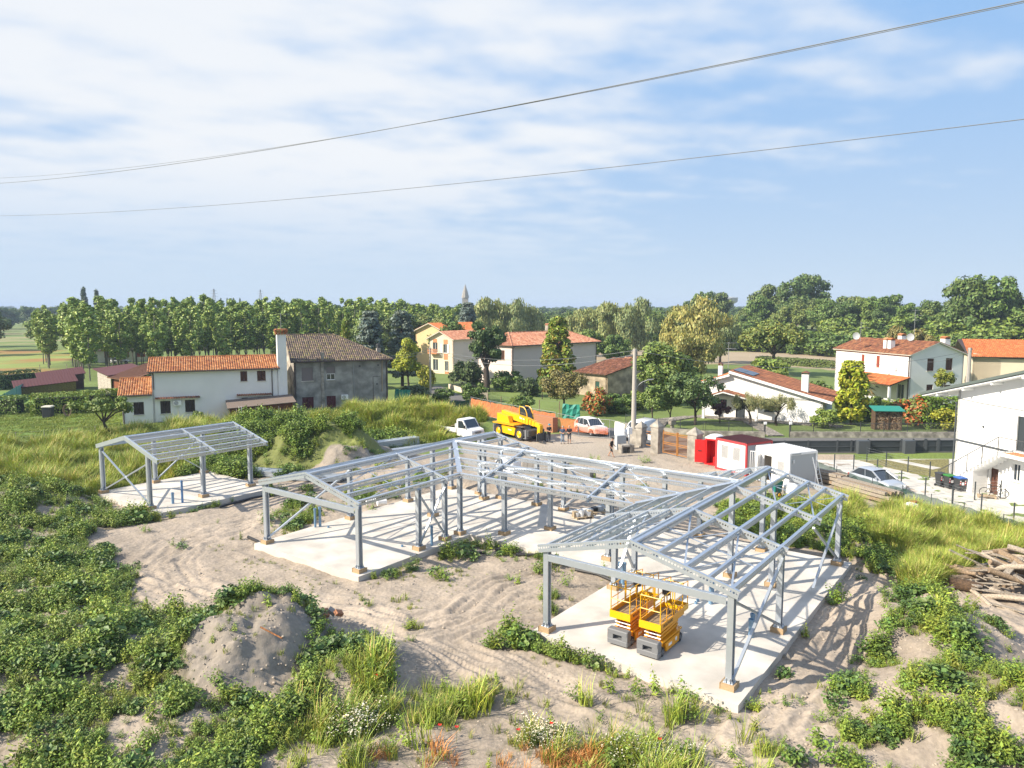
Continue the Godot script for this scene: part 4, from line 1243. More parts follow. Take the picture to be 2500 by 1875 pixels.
func make_villa() -> void:
	var o := thing("bungalow", "white single-storey bungalow with low brown tile roof behind the lawn", "bungalow", 23.5, 89.75, -30)
	var L := 13.7
	var hs := [[7.27, 1.0, 9.0, 2.85], [4.0, 0.02, 5.1, 2.3], [1.3, 0.9, 2.9, 2.2]]
	# front wall with an off-centre peak
	wall(o, M.white_wall, Transform3D(), L, 2.6, hs)
	var tp := MB.new()
	tp.extrude(PackedVector2Array([Vector2(0, 2.6), Vector2(L, 2.6), Vector2(L, 2.72), Vector2(3.0, 5.35), Vector2(0, 4.15)]), -0.25, 0.0)
	pmb(o, "gable", tp, M.white_wall)
	window(o, Transform3D(), [7.27, 1.0, 9.0, 2.6], "blind", M.anthracite)
	window(o, Transform3D(), hs[1], "door", M.anthracite)
	window(o, Transform3D(), hs[2], "shutter", M.shutter_green)
	wall(o, M.white_wall, Transform3D(Basis(Vector3.UP, PI / 2), Vector3(L, 0, 0)), 9, 2.7)
	wall(o, M.white_wall, Transform3D(Basis(Vector3.UP, -PI / 2), Vector3(0, 0, -9)), 9, 4.1)
	wall(o, M.white_wall, Transform3D(Basis(Vector3.UP, PI), Vector3(L, 0, -9)), L, 2.6)
	var a := Vector3(14.75, 2.72, 0.55); var b := Vector3(14.75, 2.72, -9.5); var c := Vector3(3.2, 5.75, -9.5); var d := Vector3(3.2, 5.75, 0.55)
	var m := MB.new()
	sheet_slab(m, a, b, c, d, 0.3)
	var r := pmb(o, "roof", m, M.white_paint)
	tiles(r, a, b, c, d, CLAY_BROWN, 0.30, 0.42)
	var m2 := MB.new()
	var a2 := Vector3(-0.9, 4.05, -9.5); var b2 := Vector3(-0.9, 4.05, 0.55); var c2 := Vector3(3.2, 5.35, 0.55); var d2 := Vector3(3.2, 5.35, -9.5)
	sheet_slab(m2, a2, b2, c2, d2, 0.25)
	var r2 := pmb(o, "roof", m2, M.white_paint)
	tiles(r2, a2, b2, c2, d2, CLAY_ORANGE)
	for q in [[0.3, 0.35, 1.9], [3.6, 4.6, 1.3]]:
		var s := MB.new()
		var base := Vector3(-0.3, 4.4, -0.3) if q[0] < 1.0 else Vector3(3.5, 5.85, -0.3)
		var sl := Vector3(0.953, 0.30, 0) if q[0] < 1.0 else Vector3(0.967, -0.254, 0)
		for k in 2:
			for j in 2:
				var p := base + sl * (k * 1.25) + Vector3(0, 0, -j * 1.75)
				var w := sl * 1.2
				sheet_slab(s, p + Vector3(0, 0, 0), p + w, p + w + Vector3(0, 0, -1.7), p + Vector3(0, 0, -1.7), 0.05)
		pmb(o, "solar_panel", s, M.solar)
	chimney(o, Vector3(11.6, 3.3, -0.9), Vector3(0.75, 2.3, 0.75), M.white_wall, CLAY_BROWN)
	chimney(o, Vector3(1.4, 4.4, -2.6), Vector3(0.5, 1.7, 0.5), M.white_wall, CLAY_BROWN)
	# porch
	var pr := MB.new()
	sheet_slab(pr, Vector3(0.4, 2.45, 2.0), Vector3(2.9, 3.35, 2.0), Vector3(2.9, 3.35, 0.0), Vector3(0.4, 2.45, 0.0), 0.12)
	sheet_slab(pr, Vector3(2.9, 3.35, 2.0), Vector3(7.0, 2.4, 2.0), Vector3(7.0, 2.4, 0.0), Vector3(2.9, 3.35, 0.0), 0.12)
	var po := pmb(o, "porch_roof", pr, M.white_paint)
	tiles(po, Vector3(7.0, 2.42, 2.0), Vector3(7.0, 2.42, 0.0), Vector3(2.9, 3.37, 0.0), Vector3(2.9, 3.37, 2.0), CLAY_BROWN)
	tiles(po, Vector3(0.4, 2.47, 0.0), Vector3(0.4, 2.47, 2.0), Vector3(2.9, 3.37, 2.0), Vector3(2.9, 3.37, 0.0), CLAY_BROWN)
	for x in [0.6, 6.8]:
		var b4 := MB.new()
		b4.box(Vector3(x, 0, 1.8), Vector3(0.3, 2.4, 0.3))
		pmb(o, "post", b4, M.white_wall)
	var st := MB.new()
	st.box(Vector3(4.6, 0, 0.8), Vector3(2.2, 0.15, 1.2)); st.box(Vector3(4.6, 0, 1.55), Vector3(2.2, 0.08, 0.4))
	pmb(o, "doorstep", st, M.pavement)
	antenna("antenna", "tall television antenna with two aerials on the bungalow roof", 27.0, 91.5, 5.4, 3.6, 2, 10)

func make_right_houses() -> void:
	var o := thing("house", "white two-storey house with brown tile roof and brick-red shutters", "house", 54.5, 100.3, 12)
	var g := [[2.71, 4.61, 3.78, 6.32], [5.68, 4.63, 6.77, 6.34], [2.8, 1.07, 3.84, 2.72], [5.6, 1.07, 6.7, 2.6]]
	wall(o, M.white_wall, Transform3D(), 8.6, 6.9, g, 8.4)
	for q in g: window(o, Transform3D(), q, "shutter", M.shutter_brown)
	var lt := Transform3D(Basis(Vector3.UP, -PI / 2), Vector3(0, 0, -16))
	var lf := [[16 - 12.68, 4.42, 16 - 11.98, 5.26], [16 - 9.96, 4.62, 16 - 9.29, 6.34], [16 - 6.71, 4.64, 16 - 6.01, 6.35], [16 - 2.3, 0.6, 16 - 0.9, 2.7]]
	wall(o, M.white_wall, lt, 16, 6.9, lf)
	for i in 3: window(o, lt, lf[i], "shutter", M.shutter_red)
	window(o, lt, lf[3], "glass", null, false)
	for q in [[12.0, 3.6], [13.3, 4.3]]:
		for k in 6:
			var b := MB.new()
			b.boxt(Vector3(0.14, 0.14, 0.03), lt * Transform3D(Basis(), Vector3(q[0] + (k % 2) * 0.22, q[1] + int(k / 2.0) * 0.22, 0.005)))
			pmb(o, "glass_block", b, M.glass)
	wall(o, M.white_wall, Transform3D(Basis(Vector3.UP, PI / 2), Vector3(8.6, 0, 0)), 16, 6.9)
	wall(o, M.white_wall, Transform3D(Basis(Vector3.UP, PI), Vector3(8.6, 0, -16)), 8.6, 6.9, [], 8.4)
	var r := roof_z(o, 8.6, 16.0, 6.95, 8.6, 0.35, CLAY_BROWN + [Color(0.42, 0.19, 0.09)])
	var dn := MB.new()
	for k in 52: dn.boxt(Vector3(0.1, 0.16, 0.18), lt * Transform3D(Basis(), Vector3(0.15 + k * 0.305, 6.66, 0.05)))
	pmb(o, "dentil_course", dn, M.shutter_red).set_meta("kind", "stuff")
	chimney(o, Vector3(1.3, 6.9, -6.3), Vector3(0.75, 1.7, 0.6), M.white_wall, CLAY)
	chimney(o, Vector3(1.3, 6.9, -5.4), Vector3(0.75, 1.7, 0.6), M.white_wall, CLAY)
	chimney(o, Vector3(6.0, 7.8, -9.0), Vector3(0.8, 1.3, 0.8), M.white_wall, CLAY)
	chimney(o, Vector3(7.6, 7.0, -2.4), Vector3(0.9, 1.9, 0.9), M.white_wall, CLAY)
	pipe(o, [Vector3(-0.25, 6.75, 0.0), Vector3(-0.08, 6.4, -0.15), Vector3(-0.08, 0.2, -0.15)], 0.06)
	var pr := MB.new()
	sheet_slab(pr, Vector3(-3.2, 2.75, -9.6), Vector3(-3.2, 2.75, 0.2), Vector3(-0.02, 3.75, 0.2), Vector3(-0.02, 3.75, -9.6), 0.14)
	var po := pmb(o, "porch_roof", pr, M.wood_dark)
	tiles(po, Vector3(-3.2, 2.77, -9.6), Vector3(-3.2, 2.77, 0.2), Vector3(-0.02, 3.77, 0.2), Vector3(-0.02, 3.77, -9.6), CLAY_ORANGE)
	for z in [-9.2, -4.7, -0.2]:
		var b := MB.new()
		b.box(Vector3(-2.9, 0, z), Vector3(0.28, 2.7, 0.28))
		pmb(o, "post", b, M.white_wall)
	antenna("antenna", "roof antenna with three aerials behind the white house chimneys", 58.2, 106.5, 8.4, 4.6, 3, 30)
	antenna("antenna", "shorter roof antenna with two aerials left of the taller one", 52.6, 111.0, 8.3, 2.8, 2, 40)
	for q in [[51.6, 110.2, 8.3, "small grey satellite dish below the short roof antenna"], [57.2, 105.6, 8.3, "grey satellite dish at the foot of the tall roof antenna"]]:
		var s := thing("satellite_dish", q[3], "satellite dish", q[0], q[1], -30, q[2])
		var b := MB.new()
		for i in 4:
			var p0 := i / 4.0; var p1 := (i + 1) / 4.0
			for k in 14:
				var a0 := TAU * k / 14; var a1 := TAU * (k + 1) / 14
				var f := func(rr: float, aa: float) -> Vector3: return Vector3(cos(aa) * rr * 0.5, 0.8 + sin(aa) * rr * 0.55, 0.2 + rr * rr * 0.12)
				b.quad(f.call(p0, a0), f.call(p0, a1), f.call(p1, a1), f.call(p1, a0))
		pmb(s, "dish", b, M.grey_panel)
		var c := MB.new()
		c.tube([Vector3.ZERO, Vector3(0, 0.8, 0), Vector3(0, 0.8, 0.2)], 0.03)
		c.tube([Vector3(0, 0.4, 0.2), Vector3(0, 0.65, 0.75)], 0.015)
		pmb(s, "bracket", c, M.metal_grey)
	# cream house with orange roof further right
	var h := thing("house", "cream house with bright orange tile roof at the wooded edge", "house", 77.0, 122.4, -20)
	wall(h, M.cream_wall, Transform3D(), 4.0, 5.8, [], -1, -1, 4.9)
	shell(h, M.cream_wall, 14.0, 9.0, 4.9)
	var m := MB.new()
	var a := Vector3(-0.8, 5.2, 0.7); var b5 := Vector3(14.5, 5.2, 0.7); var c5 := Vector3(14.5, 7.9, -5.0); var d5 := Vector3(-1.5, 7.9, -5.0)
	sheet_slab(m, a, b5, c5, d5, 0.15)
	sheet_slab(m, Vector3(14.5, 5.2, -10.5), Vector3(-1.0, 5.2, -10.5), d5, c5, 0.15)
	var ro := pmb(h, "roof", m, M.gutter)
	tiles(ro, a, b5, c5, d5, CLAY_ORANGE)
	tiles(ro, Vector3(14.5, 5.2, -10.5), Vector3(-1.0, 5.2, -10.5), d5, c5, CLAY_ORANGE)

func make_near_house() -> void:
	# white house at the right edge with outside stair
	var o := thing("house", "white house with grey roof edge, dark band and outside stair at the right edge", "house", 34.7, 56.7, -80, -0.43)
	var Y := 0.43
	var hs := [[5.5, 3.2 + Y, 6.7, 5.65 + Y], [5.35, 1.0 + Y, 6.0, 2.25 + Y], [3.5, 0.02, 4.2, 1.95]]
	var top := 6.86 + Y
	wall(o, M.white_wall, Transform3D(), 10.0, top, hs, top + 2.66, 9.99)
	window(o, Transform3D(), hs[0], "door", M.anthracite, false)
	window(o, Transform3D(), hs[1], "glass")
	window(o, Transform3D(), hs[2], "door", M.shutter_brown, false)
	wall(o, M.white_wall, Transform3D(Basis(Vector3.UP, -PI / 2), Vector3(0, 0, -9)), 9, top)
	wall(o, M.white_wall, Transform3D(Basis(Vector3.UP, PI / 2), Vector3(10.0, 0, 0)), 9, top)
	wall(o, M.white_wall, Transform3D(Basis(Vector3.UP, PI), Vector3(10.0, 0, -9)), 10, top, [], top + 2.66, 0.01)
	var m := MB.new()
	sheet_slab(m, Vector3(-2.7, 6.22 + Y, 1.0), Vector3(10.4, 9.72 + Y, 1.0), Vector3(10.4, 9.72 + Y, -9.6), Vector3(-2.7, 6.22 + Y, -9.6), 0.10)
	pmb(o, "soffit", m, M.white_paint)
	var e := MB.new()
	sheet_slab(e, Vector3(-2.85, 6.42 + Y, 1.12), Vector3(10.4, 9.96 + Y, 1.12), Vector3(10.4, 9.96 + Y, -9.7), Vector3(-2.85, 6.42 + Y, -9.7), 0.20)
	pmb(o, "roof", e, M.roof_edge)
	for x in [-1.2, 1.4, 4.0, 6.6]:
		var b := MB.new()
		var y: float = 6.22 + (x + 2.7) * 0.267 + Y + 0.16
		b.beam(Vector3(x, y - 0.36, -0.02), Vector3(x, y - 0.36, 0.92), 0.16, 0.2)
		pmb(o, "rafter_end", b, M.white_paint)
	var bd := MB.new()
	bd.box(Vector3(2.7, 2.92 + Y, 0.012), Vector3(5.4, 0.16, 0.02))
	pmb(o, "band", bd, M.anthracite_frame)
	pipe(o, [Vector3(-1.7, 6.5 + Y, 0.9), Vector3(-0.1, 5.9 + Y, 0.05), Vector3(-0.1, 0.0, 0.05)], 0.05, M.anthracite_frame)
	pipe(o, [Vector3(0.1, 6.25 + Y, 0.03), Vector3(2.5, 6.15 + Y, 0.05), Vector3(6.5, 6.1 + Y, 0.04)], 0.02, M.cable, "wire")
	var vt := MB.new()
	vt.box(Vector3(2.6, 4.35 + Y, 0.03), Vector3(0.14, 0.14, 0.06))
	pmb(o, "wall_lamp", vt, M.anthracite)
	# stair: each tread is a part
	var n := 17
	var rise := (3.05 + Y) / n
	for k in n:
		var x := 0.15 + k * 0.315
		var b := MB.new()
		b.box(Vector3(x + 0.19, (k + 1) * rise - 0.10, 0.72), Vector3(0.38, 0.10, 1.36))
		b.box(Vector3(x + 0.34, (k + 1) * rise - 0.32, 0.72), Vector3(0.10, 0.22, 1.3))
		pmb(o, "step", b, M.white_paint)
	var fl := MB.new()
	fl.extrude(PackedVector2Array([Vector2(0.1, 0), Vector2(3.2, 0), Vector2(3.2, 8 * rise), Vector2(0.5, 0.15)]), 0.06, 1.3)
	pmb(o, "stair_flank", fl, M.white_wall)
	var cl := MB.new()
	cl.box(Vector3(3.25, 0, 0.68), Vector3(0.1, 9 * rise, 1.24))
	pmb(o, "stair_pier", cl, M.white_wall)
	var ld := MB.new()
	ld.box(Vector3(7.8, 2.88 + Y, 0.72), Vector3(4.8, 0.17, 1.4))
	pmb(o, "landing", ld, M.white_paint)
	var ldt := MB.new()
	ldt.box(Vector3(6.4, 3.06 + Y, 0.6), Vector3(1.5, 0.03, 0.9))
	pmb(o, "doormat", ldt, M.terracotta_panel)
	var rail := thing("stair_railing", "thin dark iron railing along the white outside stair", "railing", 34.7, 56.7, -80, -0.43)
	var hr := MB.new()
	var p0 := Vector3(0.1, 0.05, 1.42); var p1 := Vector3(5.5, 3.1 + Y, 1.42); var p2 := Vector3(9.9, 3.1 + Y, 1.42)
	hr.tube([p0 + Vector3(0, 1.0, 0), p1 + Vector3(0, 1.1, 0), p2 + Vector3(0, 1.1, 0)], 0.03)
	pmb(rail, "handrail", hr, M.dark_metal)
	for k in 5:
		var q := p0.lerp(p1, k / 4.0) if k < 5 else p2
		var b := MB.new()
		b.tube([q - Vector3(0, 0.2, 0), q + Vector3(0, 1.05, 0)], 0.03)
		pmb(rail, "post", b, M.dark_metal)
	for k in 56:
		var q := p0.lerp(p1, k / 34.0) if k <= 34 else p1.lerp(p2, (k - 34) / 21.0)
		var b := MB.new()
		var bw := 0.04 if k % 2 else -0.04
		b.tube([q + Vector3(0, 0.1, 0), q + Vector3(bw, 0.35, 0), q + Vector3(bw, 0.75, 0), q + Vector3(0, 1.02, 0)], 0.012, 0.012, 4)
		pmb(rail, "baluster", b, M.dark_metal)

# ---------------------------------------------------------------- trees
const LEAF_GAIN := 1.42
var CROWN := {}
var TRUNK := {}

func rdir() -> Vector3:
	var z := rng.randf_range(-1.0, 1.0)
	var a := rng.randf() * TAU
	var r := sqrt(1.0 - z * z)
	return Vector3(r * cos(a), z, r * sin(a))

func leaf(m: MB, p: Vector3, n: Vector3, s: float, asp := 0.62) -> void:
	var a := n.cross(rdir())
	if a.length() < 0.05: a = n.cross(Vector3.RIGHT)
	a = a.normalized()
	var b := n.cross(a).normalized()
	m.quad(p - a * s, p - b * s * asp + n * s * 0.12, p + a * s, p + b * s * asp + n * s * 0.12)

func tint(base: Color, v: float) -> Color:
	var k := 1.0 + rng.randf_range(-v, v)
	var h := rng.randf_range(-0.16, 0.16)
	return Color(base.r * k * (1.14 + h), base.g * k, base.b * k * (0.9 - h * 0.6))

func crown_mesh(lobes: Array, count: int, size: float, base: Color, v := 0.3, shell := 0.4, droop := 0.0, alt := Color(0, 0, 0), alt_share := 0.0) -> ArrayMesh:
	var m := MB.new()
	var total := 0.0
	var acc := []
	for l in lobes:
		total += l[1].x * l[1].y + l[1].x * l[1].z + l[1].y * l[1].z
		acc.append(total)
	for i in count:
		var w := rng.randf() * total
		var k := 0
		while acc[k] < w: k += 1
		var l = lobes[k]
		var d := rdir()
		var r := pow(rng.randf(), shell)
		r *= 0.82 + 0.3 * rng.randf()
		var p: Vector3 = l[0] + d * l[1] * r
		if droop > 0.0: p.y -= droop * rng.randf() * Vector2(d.x, d.z).length()
		m.col = tint((alt if rng.randf() < alt_share else base) * LEAF_GAIN, v)
		var n := (d + rdir() * 0.75 + Vector3(0, 0.25, 0)).normalized()
		if droop > 0.0:
			n = (Vector3(d.x, 0.1, d.z) + rdir() * 0.5).normalized()
			var a := Vector3(0, -1, 0) + rdir() * 0.3
			var b := n.cross(a).normalized()
			var s := size * rng.randf_range(0.6, 1.3)
			m.quad(p, p + b * s * 0.25 + a * s * 0.6, p + a * s * 1.3, p - b * s * 0.25 + a * s * 0.6)
		else:
			leaf(m, p, n, size * rng.randf_range(0.55, 1.25))
	return m.mesh()

func lobes_in(n: int, c: Vector3, r: Vector3, lr: float, lv := 0.35, bias := 0.75) -> Array:
	# leaf masses spread over an ellipsoid
	var out := [[c, r * 0.62]]
	for i in n:
		var d := rdir()
		var q := lr * rng.randf_range(1.0 - lv, 1.0 + lv)
		out.append([c + d * r * (bias + 0.2 * rng.randf()), Vector3(q, q * 0.8, q)])
	return out

func trunk_mesh(h: float, r: float, limbs: Array, bend := 0.1) -> ArrayMesh:
	var m := MB.new()
	var pts := []
	for i in 6: pts.append(Vector3(sin(i * 1.3) * bend * i / 5.0, h * i / 5.0, cos(i * 1.7) * bend * i / 5.0))
	m.tube(pts, r, r * 0.45, 7)
	for l in limbs:
		var a: Vector3 = pts[clampi(int(l.y / h * 3.2), 1, 4)]
		var mid: Vector3 = a.lerp(l, 0.5) + Vector3(0, 0.12 * a.distance_to(l), 0)
		m.tube([a, mid, l], r * 0.42, r * 0.12, 5)
	return m.mesh(true)

func kind_tree(key: String, lobes: Array, count: int, size: float, base: Color, th: float, tr: float, v := 0.3, shell := 0.4, droop := 0.0, alt := Color(0, 0, 0), share := 0.0, bend := 0.1) -> void:
	CROWN[key] = crown_mesh(lobes, count, size, base, v, shell, droop, alt, share)
	var limbs := []
	for i in mini(lobes.size(), 9):
		if i > 0: limbs.append(lobes[i][0])
	TRUNK[key] = trunk_mesh(th, tr, limbs, bend)

func tree(called: String, key: String, label: String, x: float, d: float, s := 1.0, turn := 0.0, y := 0.0, group := "", bark: Material = null, wide := 1.0, cat := "tree") -> Node3D:
	var o := thing(called, label, cat, x, d, turn, y, group)
	o.scale = Vector3(s * wide, s, s * wide)
	part(o, "trunk", TRUNK[key], bark if bark else M.bark)
	part(o, "crown", CROWN[key], M.leaf)
	return o

func make_kinds() -> void:
	rng.seed = 21
	for i in 5:   # slender plantation poplar, 14.5 m
		var lb := []
		for k in 15:
			var y := 4.6 + k * 0.66
			var w := 1.55 * sin(PI * clampf((y - 3.4) / 12.4, 0.05, 1.0)) + 0.42
			for q in 2:
				var a := rng.randf() * TAU
				lb.append([Vector3(cos(a) * w * 0.85, y + rng.randf_range(-0.35, 0.35), sin(a) * w * 0.85), Vector3(0.72, 0.85, 0.72) * rng.randf_range(0.7, 1.2)])
		kind_tree("poplar%d" % i, lb, 3200, 0.29, Color(0.125, 0.205, 0.042), 13.0, 0.13, 0.34, 0.5, 0.0, Color(0.19, 0.27, 0.07), 0.3, 0.15)
	for i in 6:   # broadleaf wood trees, 12 m
		var lb := lobes_in(26, Vector3(0, 7.4, 0), Vector3(4.2, 4.2, 4.2), 1.45)
		var col: Color = [Color(0.075, 0.135, 0.03), Color(0.065, 0.115, 0.028), Color(0.10, 0.16, 0.035), Color(0.085, 0.13, 0.04), Color(0.06, 0.11, 0.03), Color(0.115, 0.165, 0.04)][i]
		kind_tree("wood%d" % i, lb, 5600, 0.37, col, 7.5, 0.28, 0.34, 0.4)
	for i in 3:   # pale willows, 14 m
		var lb := lobes_in(24, Vector3(0, 8.2, 0), Vector3(4.3, 5.0, 4.3), 1.5, 0.4, 0.8)
		var col: Color = [Color(0.17, 0.215, 0.085), Color(0.14, 0.19, 0.085), Color(0.19, 0.205, 0.065)][i]
		kind_tree("willow%d" % i, lb, 9000, 0.5, col, 8.0, 0.32, 0.28, 0.4, 1.3)
	for i in 2:   # blue cedar, 13 m
		var lb := []
		for k in 22:
			var y := 2.0 + k * 0.5
			var w := 2.7 * pow(clampf((13.6 - y) / 11.0, 0.0, 1.0), 0.55)
			for q in 4:
				var a := rng.randf() * TAU
				lb.append([Vector3(cos(a) * w * 0.8, y, sin(a) * w * 0.8), Vector3(0.95, 0.30, 0.95) * rng.randf_range(0.7, 1.2)])
		kind_tree("cedar%d" % i, lb, 9500, 0.27, Color(0.085, 0.125, 0.115), 12.0, 0.3, 0.32, 0.5)
	# clipped dark cedar on a thick forked stem
	var lc := lobes_in(22, Vector3(0, 8.2, 0), Vector3(2.7, 3.1, 2.7), 0.9)
	kind_tree("dark_cedar", lc, 10000, 0.25, Color(0.045, 0.088, 0.024), 6.0, 0.55, 0.34, 0.45)
	# glossy magnolia cone
	lc = []
	for k in 20:
		var y := 0.8 + k * 0.55
		var w := 3.5 * pow(clampf((12.4 - y) / 10.5, 0.0, 1.0), 0.75)
		if y < 2.5: w *= 0.85
		for q in 5:
			var a := rng.randf() * TAU
			lc.append([Vector3(cos(a) * w * 0.85, y, sin(a) * w * 0.85), Vector3(0.8, 0.7, 0.8) * rng.randf_range(0.6, 1.2)])
	kind_tree("magnolia", lc, 11000, 0.36, Color(0.11, 0.17, 0.018), 9.0, 0.3, 0.42, 0.5, 0.0, Color(0.20, 0.18, 0.03), 0.22)
	lc = []
	for k in 16:
		var y := 0.9 + k * 0.4
		var w := 1.75 * pow(sin(PI * clampf((y + 1.3) / 9.2, 0.0, 1.0)), 0.8)
		for q in 5:
			var a := rng.randf() * TAU
			lc.append([Vector3(cos(a) * w * 0.82, y, sin(a) * w * 0.82), Vector3(0.5, 0.45, 0.5) * rng.randf_range(0.7, 1.2)])
	kind_tree("clipped", lc, 9000, 0.22, Color(0.17, 0.23, 0.014), 4.5, 0.16, 0.36, 0.5, 0.0, Color(0.25, 0.27, 0.025), 0.3)
	kind_tree("yellow_round", lobes_in(18, Vector3(0, 5.9, 0), Vector3(2.1, 2.7, 2.1), 0.8), 6000, 0.19, Color(0.19, 0.24, 0.02), 4.5, 0.2, 0.32, 0.45)
	# umbrella pine
	lc = []
	for k in 70:
		var a := rng.randf() * TAU; var r := sqrt(rng.randf()) * 5.4
		lc.append([Vector3(cos(a) * r, 6.0 + (1.0 - r * r / 42.0) * 3.6 * rng.randf_range(0.25, 1.0), sin(a) * r), Vector3(1.25, 0.95, 1.25) * rng.randf_range(0.8, 1.2)])
	kind_tree("umbrella_pine", lc, 14000, 0.30, Color(0.085, 0.125, 0.026), 6.5, 0.42, 0.36, 0.5, 0.0, Color(0.16, 0.19, 0.04), 0.25)
	# rowan-like garden tree, open crown
	kind_tree("garden_tree", lobes_in(26, Vector3(0, 3.9, 0), Vector3(2.7, 1.6, 2.7), 0.7, 0.4, 0.85), 5200, 0.17, Color(0.075, 0.13, 0.045), 3.0, 0.17, 0.34, 0.55)
	kind_tree("olive", lobes_in(18, Vector3(0, 2.9, 0), Vector3(2.0, 0.75, 1.7), 0.55, 0.4, 0.8), 4200, 0.13, Color(0.16, 0.185, 0.09), 2.3, 0.16, 0.3, 0.5, 0.35, Color(0, 0, 0), 0.0, 0.35)
	kind_tree("brown_olive", lobes_in(20, Vector3(0, 3.1, 0), Vector3(2.5, 1.5, 2.3), 0.75), 6500, 0.14, Color(0.13, 0.13, 0.045), 2.6, 0.14, 0.34, 0.45)
	kind_tree("fruit_tree", lobes_in(16, Vector3(0, 2.9, 0), Vector3(1.1, 1.6, 1.1), 0.55), 3600, 0.14, Color(0.095, 0.16, 0.04), 2.6, 0.1, 0.32, 0.45)
	kind_tree("maple", lobes_in(14, Vector3(0, 1.5, 0), Vector3(1.0, 0.6, 1.0), 0.35), 1800, 0.11, Color(0.05, 0.018, 0.02), 1.2, 0.06, 0.3, 0.45)
	kind_tree("standard", lobes_in(14, Vector3(0, 3.4, 0), Vector3(0.95, 1.1, 0.95), 0.4), 3000, 0.13, Color(0.15, 0.19, 0.03), 3.0, 0.1, 0.34, 0.45)
	# fig tree with bare forking limbs
	lc = []
	for k in 22:
		var a := rng.randf() * TAU; var r := sqrt(rng.randf()) * 2.5
		lc.append([Vector3(cos(a) * r, 3.0 + rng.randf_range(-0.2, 0.6) - r * 0.08, sin(a) * r), Vector3(0.6, 0.32, 0.6) * rng.randf_range(0.7, 1.2)])
	kind_tree("fig", lc, 3600, 0.15, Color(0.095, 0.15, 0.03), 1.9, 0.2, 0.3, 0.5, 0.0, Color(0, 0, 0), 0.0, 0.2)
	# bushes: crown to the ground
	for i in 4:
		var col: Color = [Color(0.07, 0.125, 0.025), Color(0.11, 0.17, 0.03), Color(0.04, 0.07, 0.022), Color(0.19, 0.22, 0.02)][i]
		kind_tree("bush%d" % i, lobes_in(16, Vector3(0, 0.95, 0), Vector3(1.0, 0.85, 1.0), 0.42), 3000, 0.12, col, 0.8, 0.07, 0.34, 0.42)
	kind_tree("red_bush", lobes_in(14, Vector3(0, 1.2, 0), Vector3(1.1, 1.0, 1.1), 0.45), 3000, 0.13, Color(0.10, 0.14, 0.03), 0.9, 0.07, 0.3, 0.42, 0.0, Color(0.26, 0.075, 0.02), 0.45)
	# Lombardy poplar
	lc = []
	for k in 24:
		var y := 2.0 + k * 0.85
		var w := 1.5 * sin(PI * clampf((y + 1.0) / 24.5, 0.0, 1.0))
		for q in 2:
			var a := rng.randf() * TAU
			lc.append([Vector3(cos(a) * w * 0.7, y, sin(a) * w * 0.7), Vector3(0.9, 1.3, 0.9)])
	kind_tree("lombardy", lc, 3000, 0.4, Color(0.05, 0.085, 0.03), 18.0, 0.3)

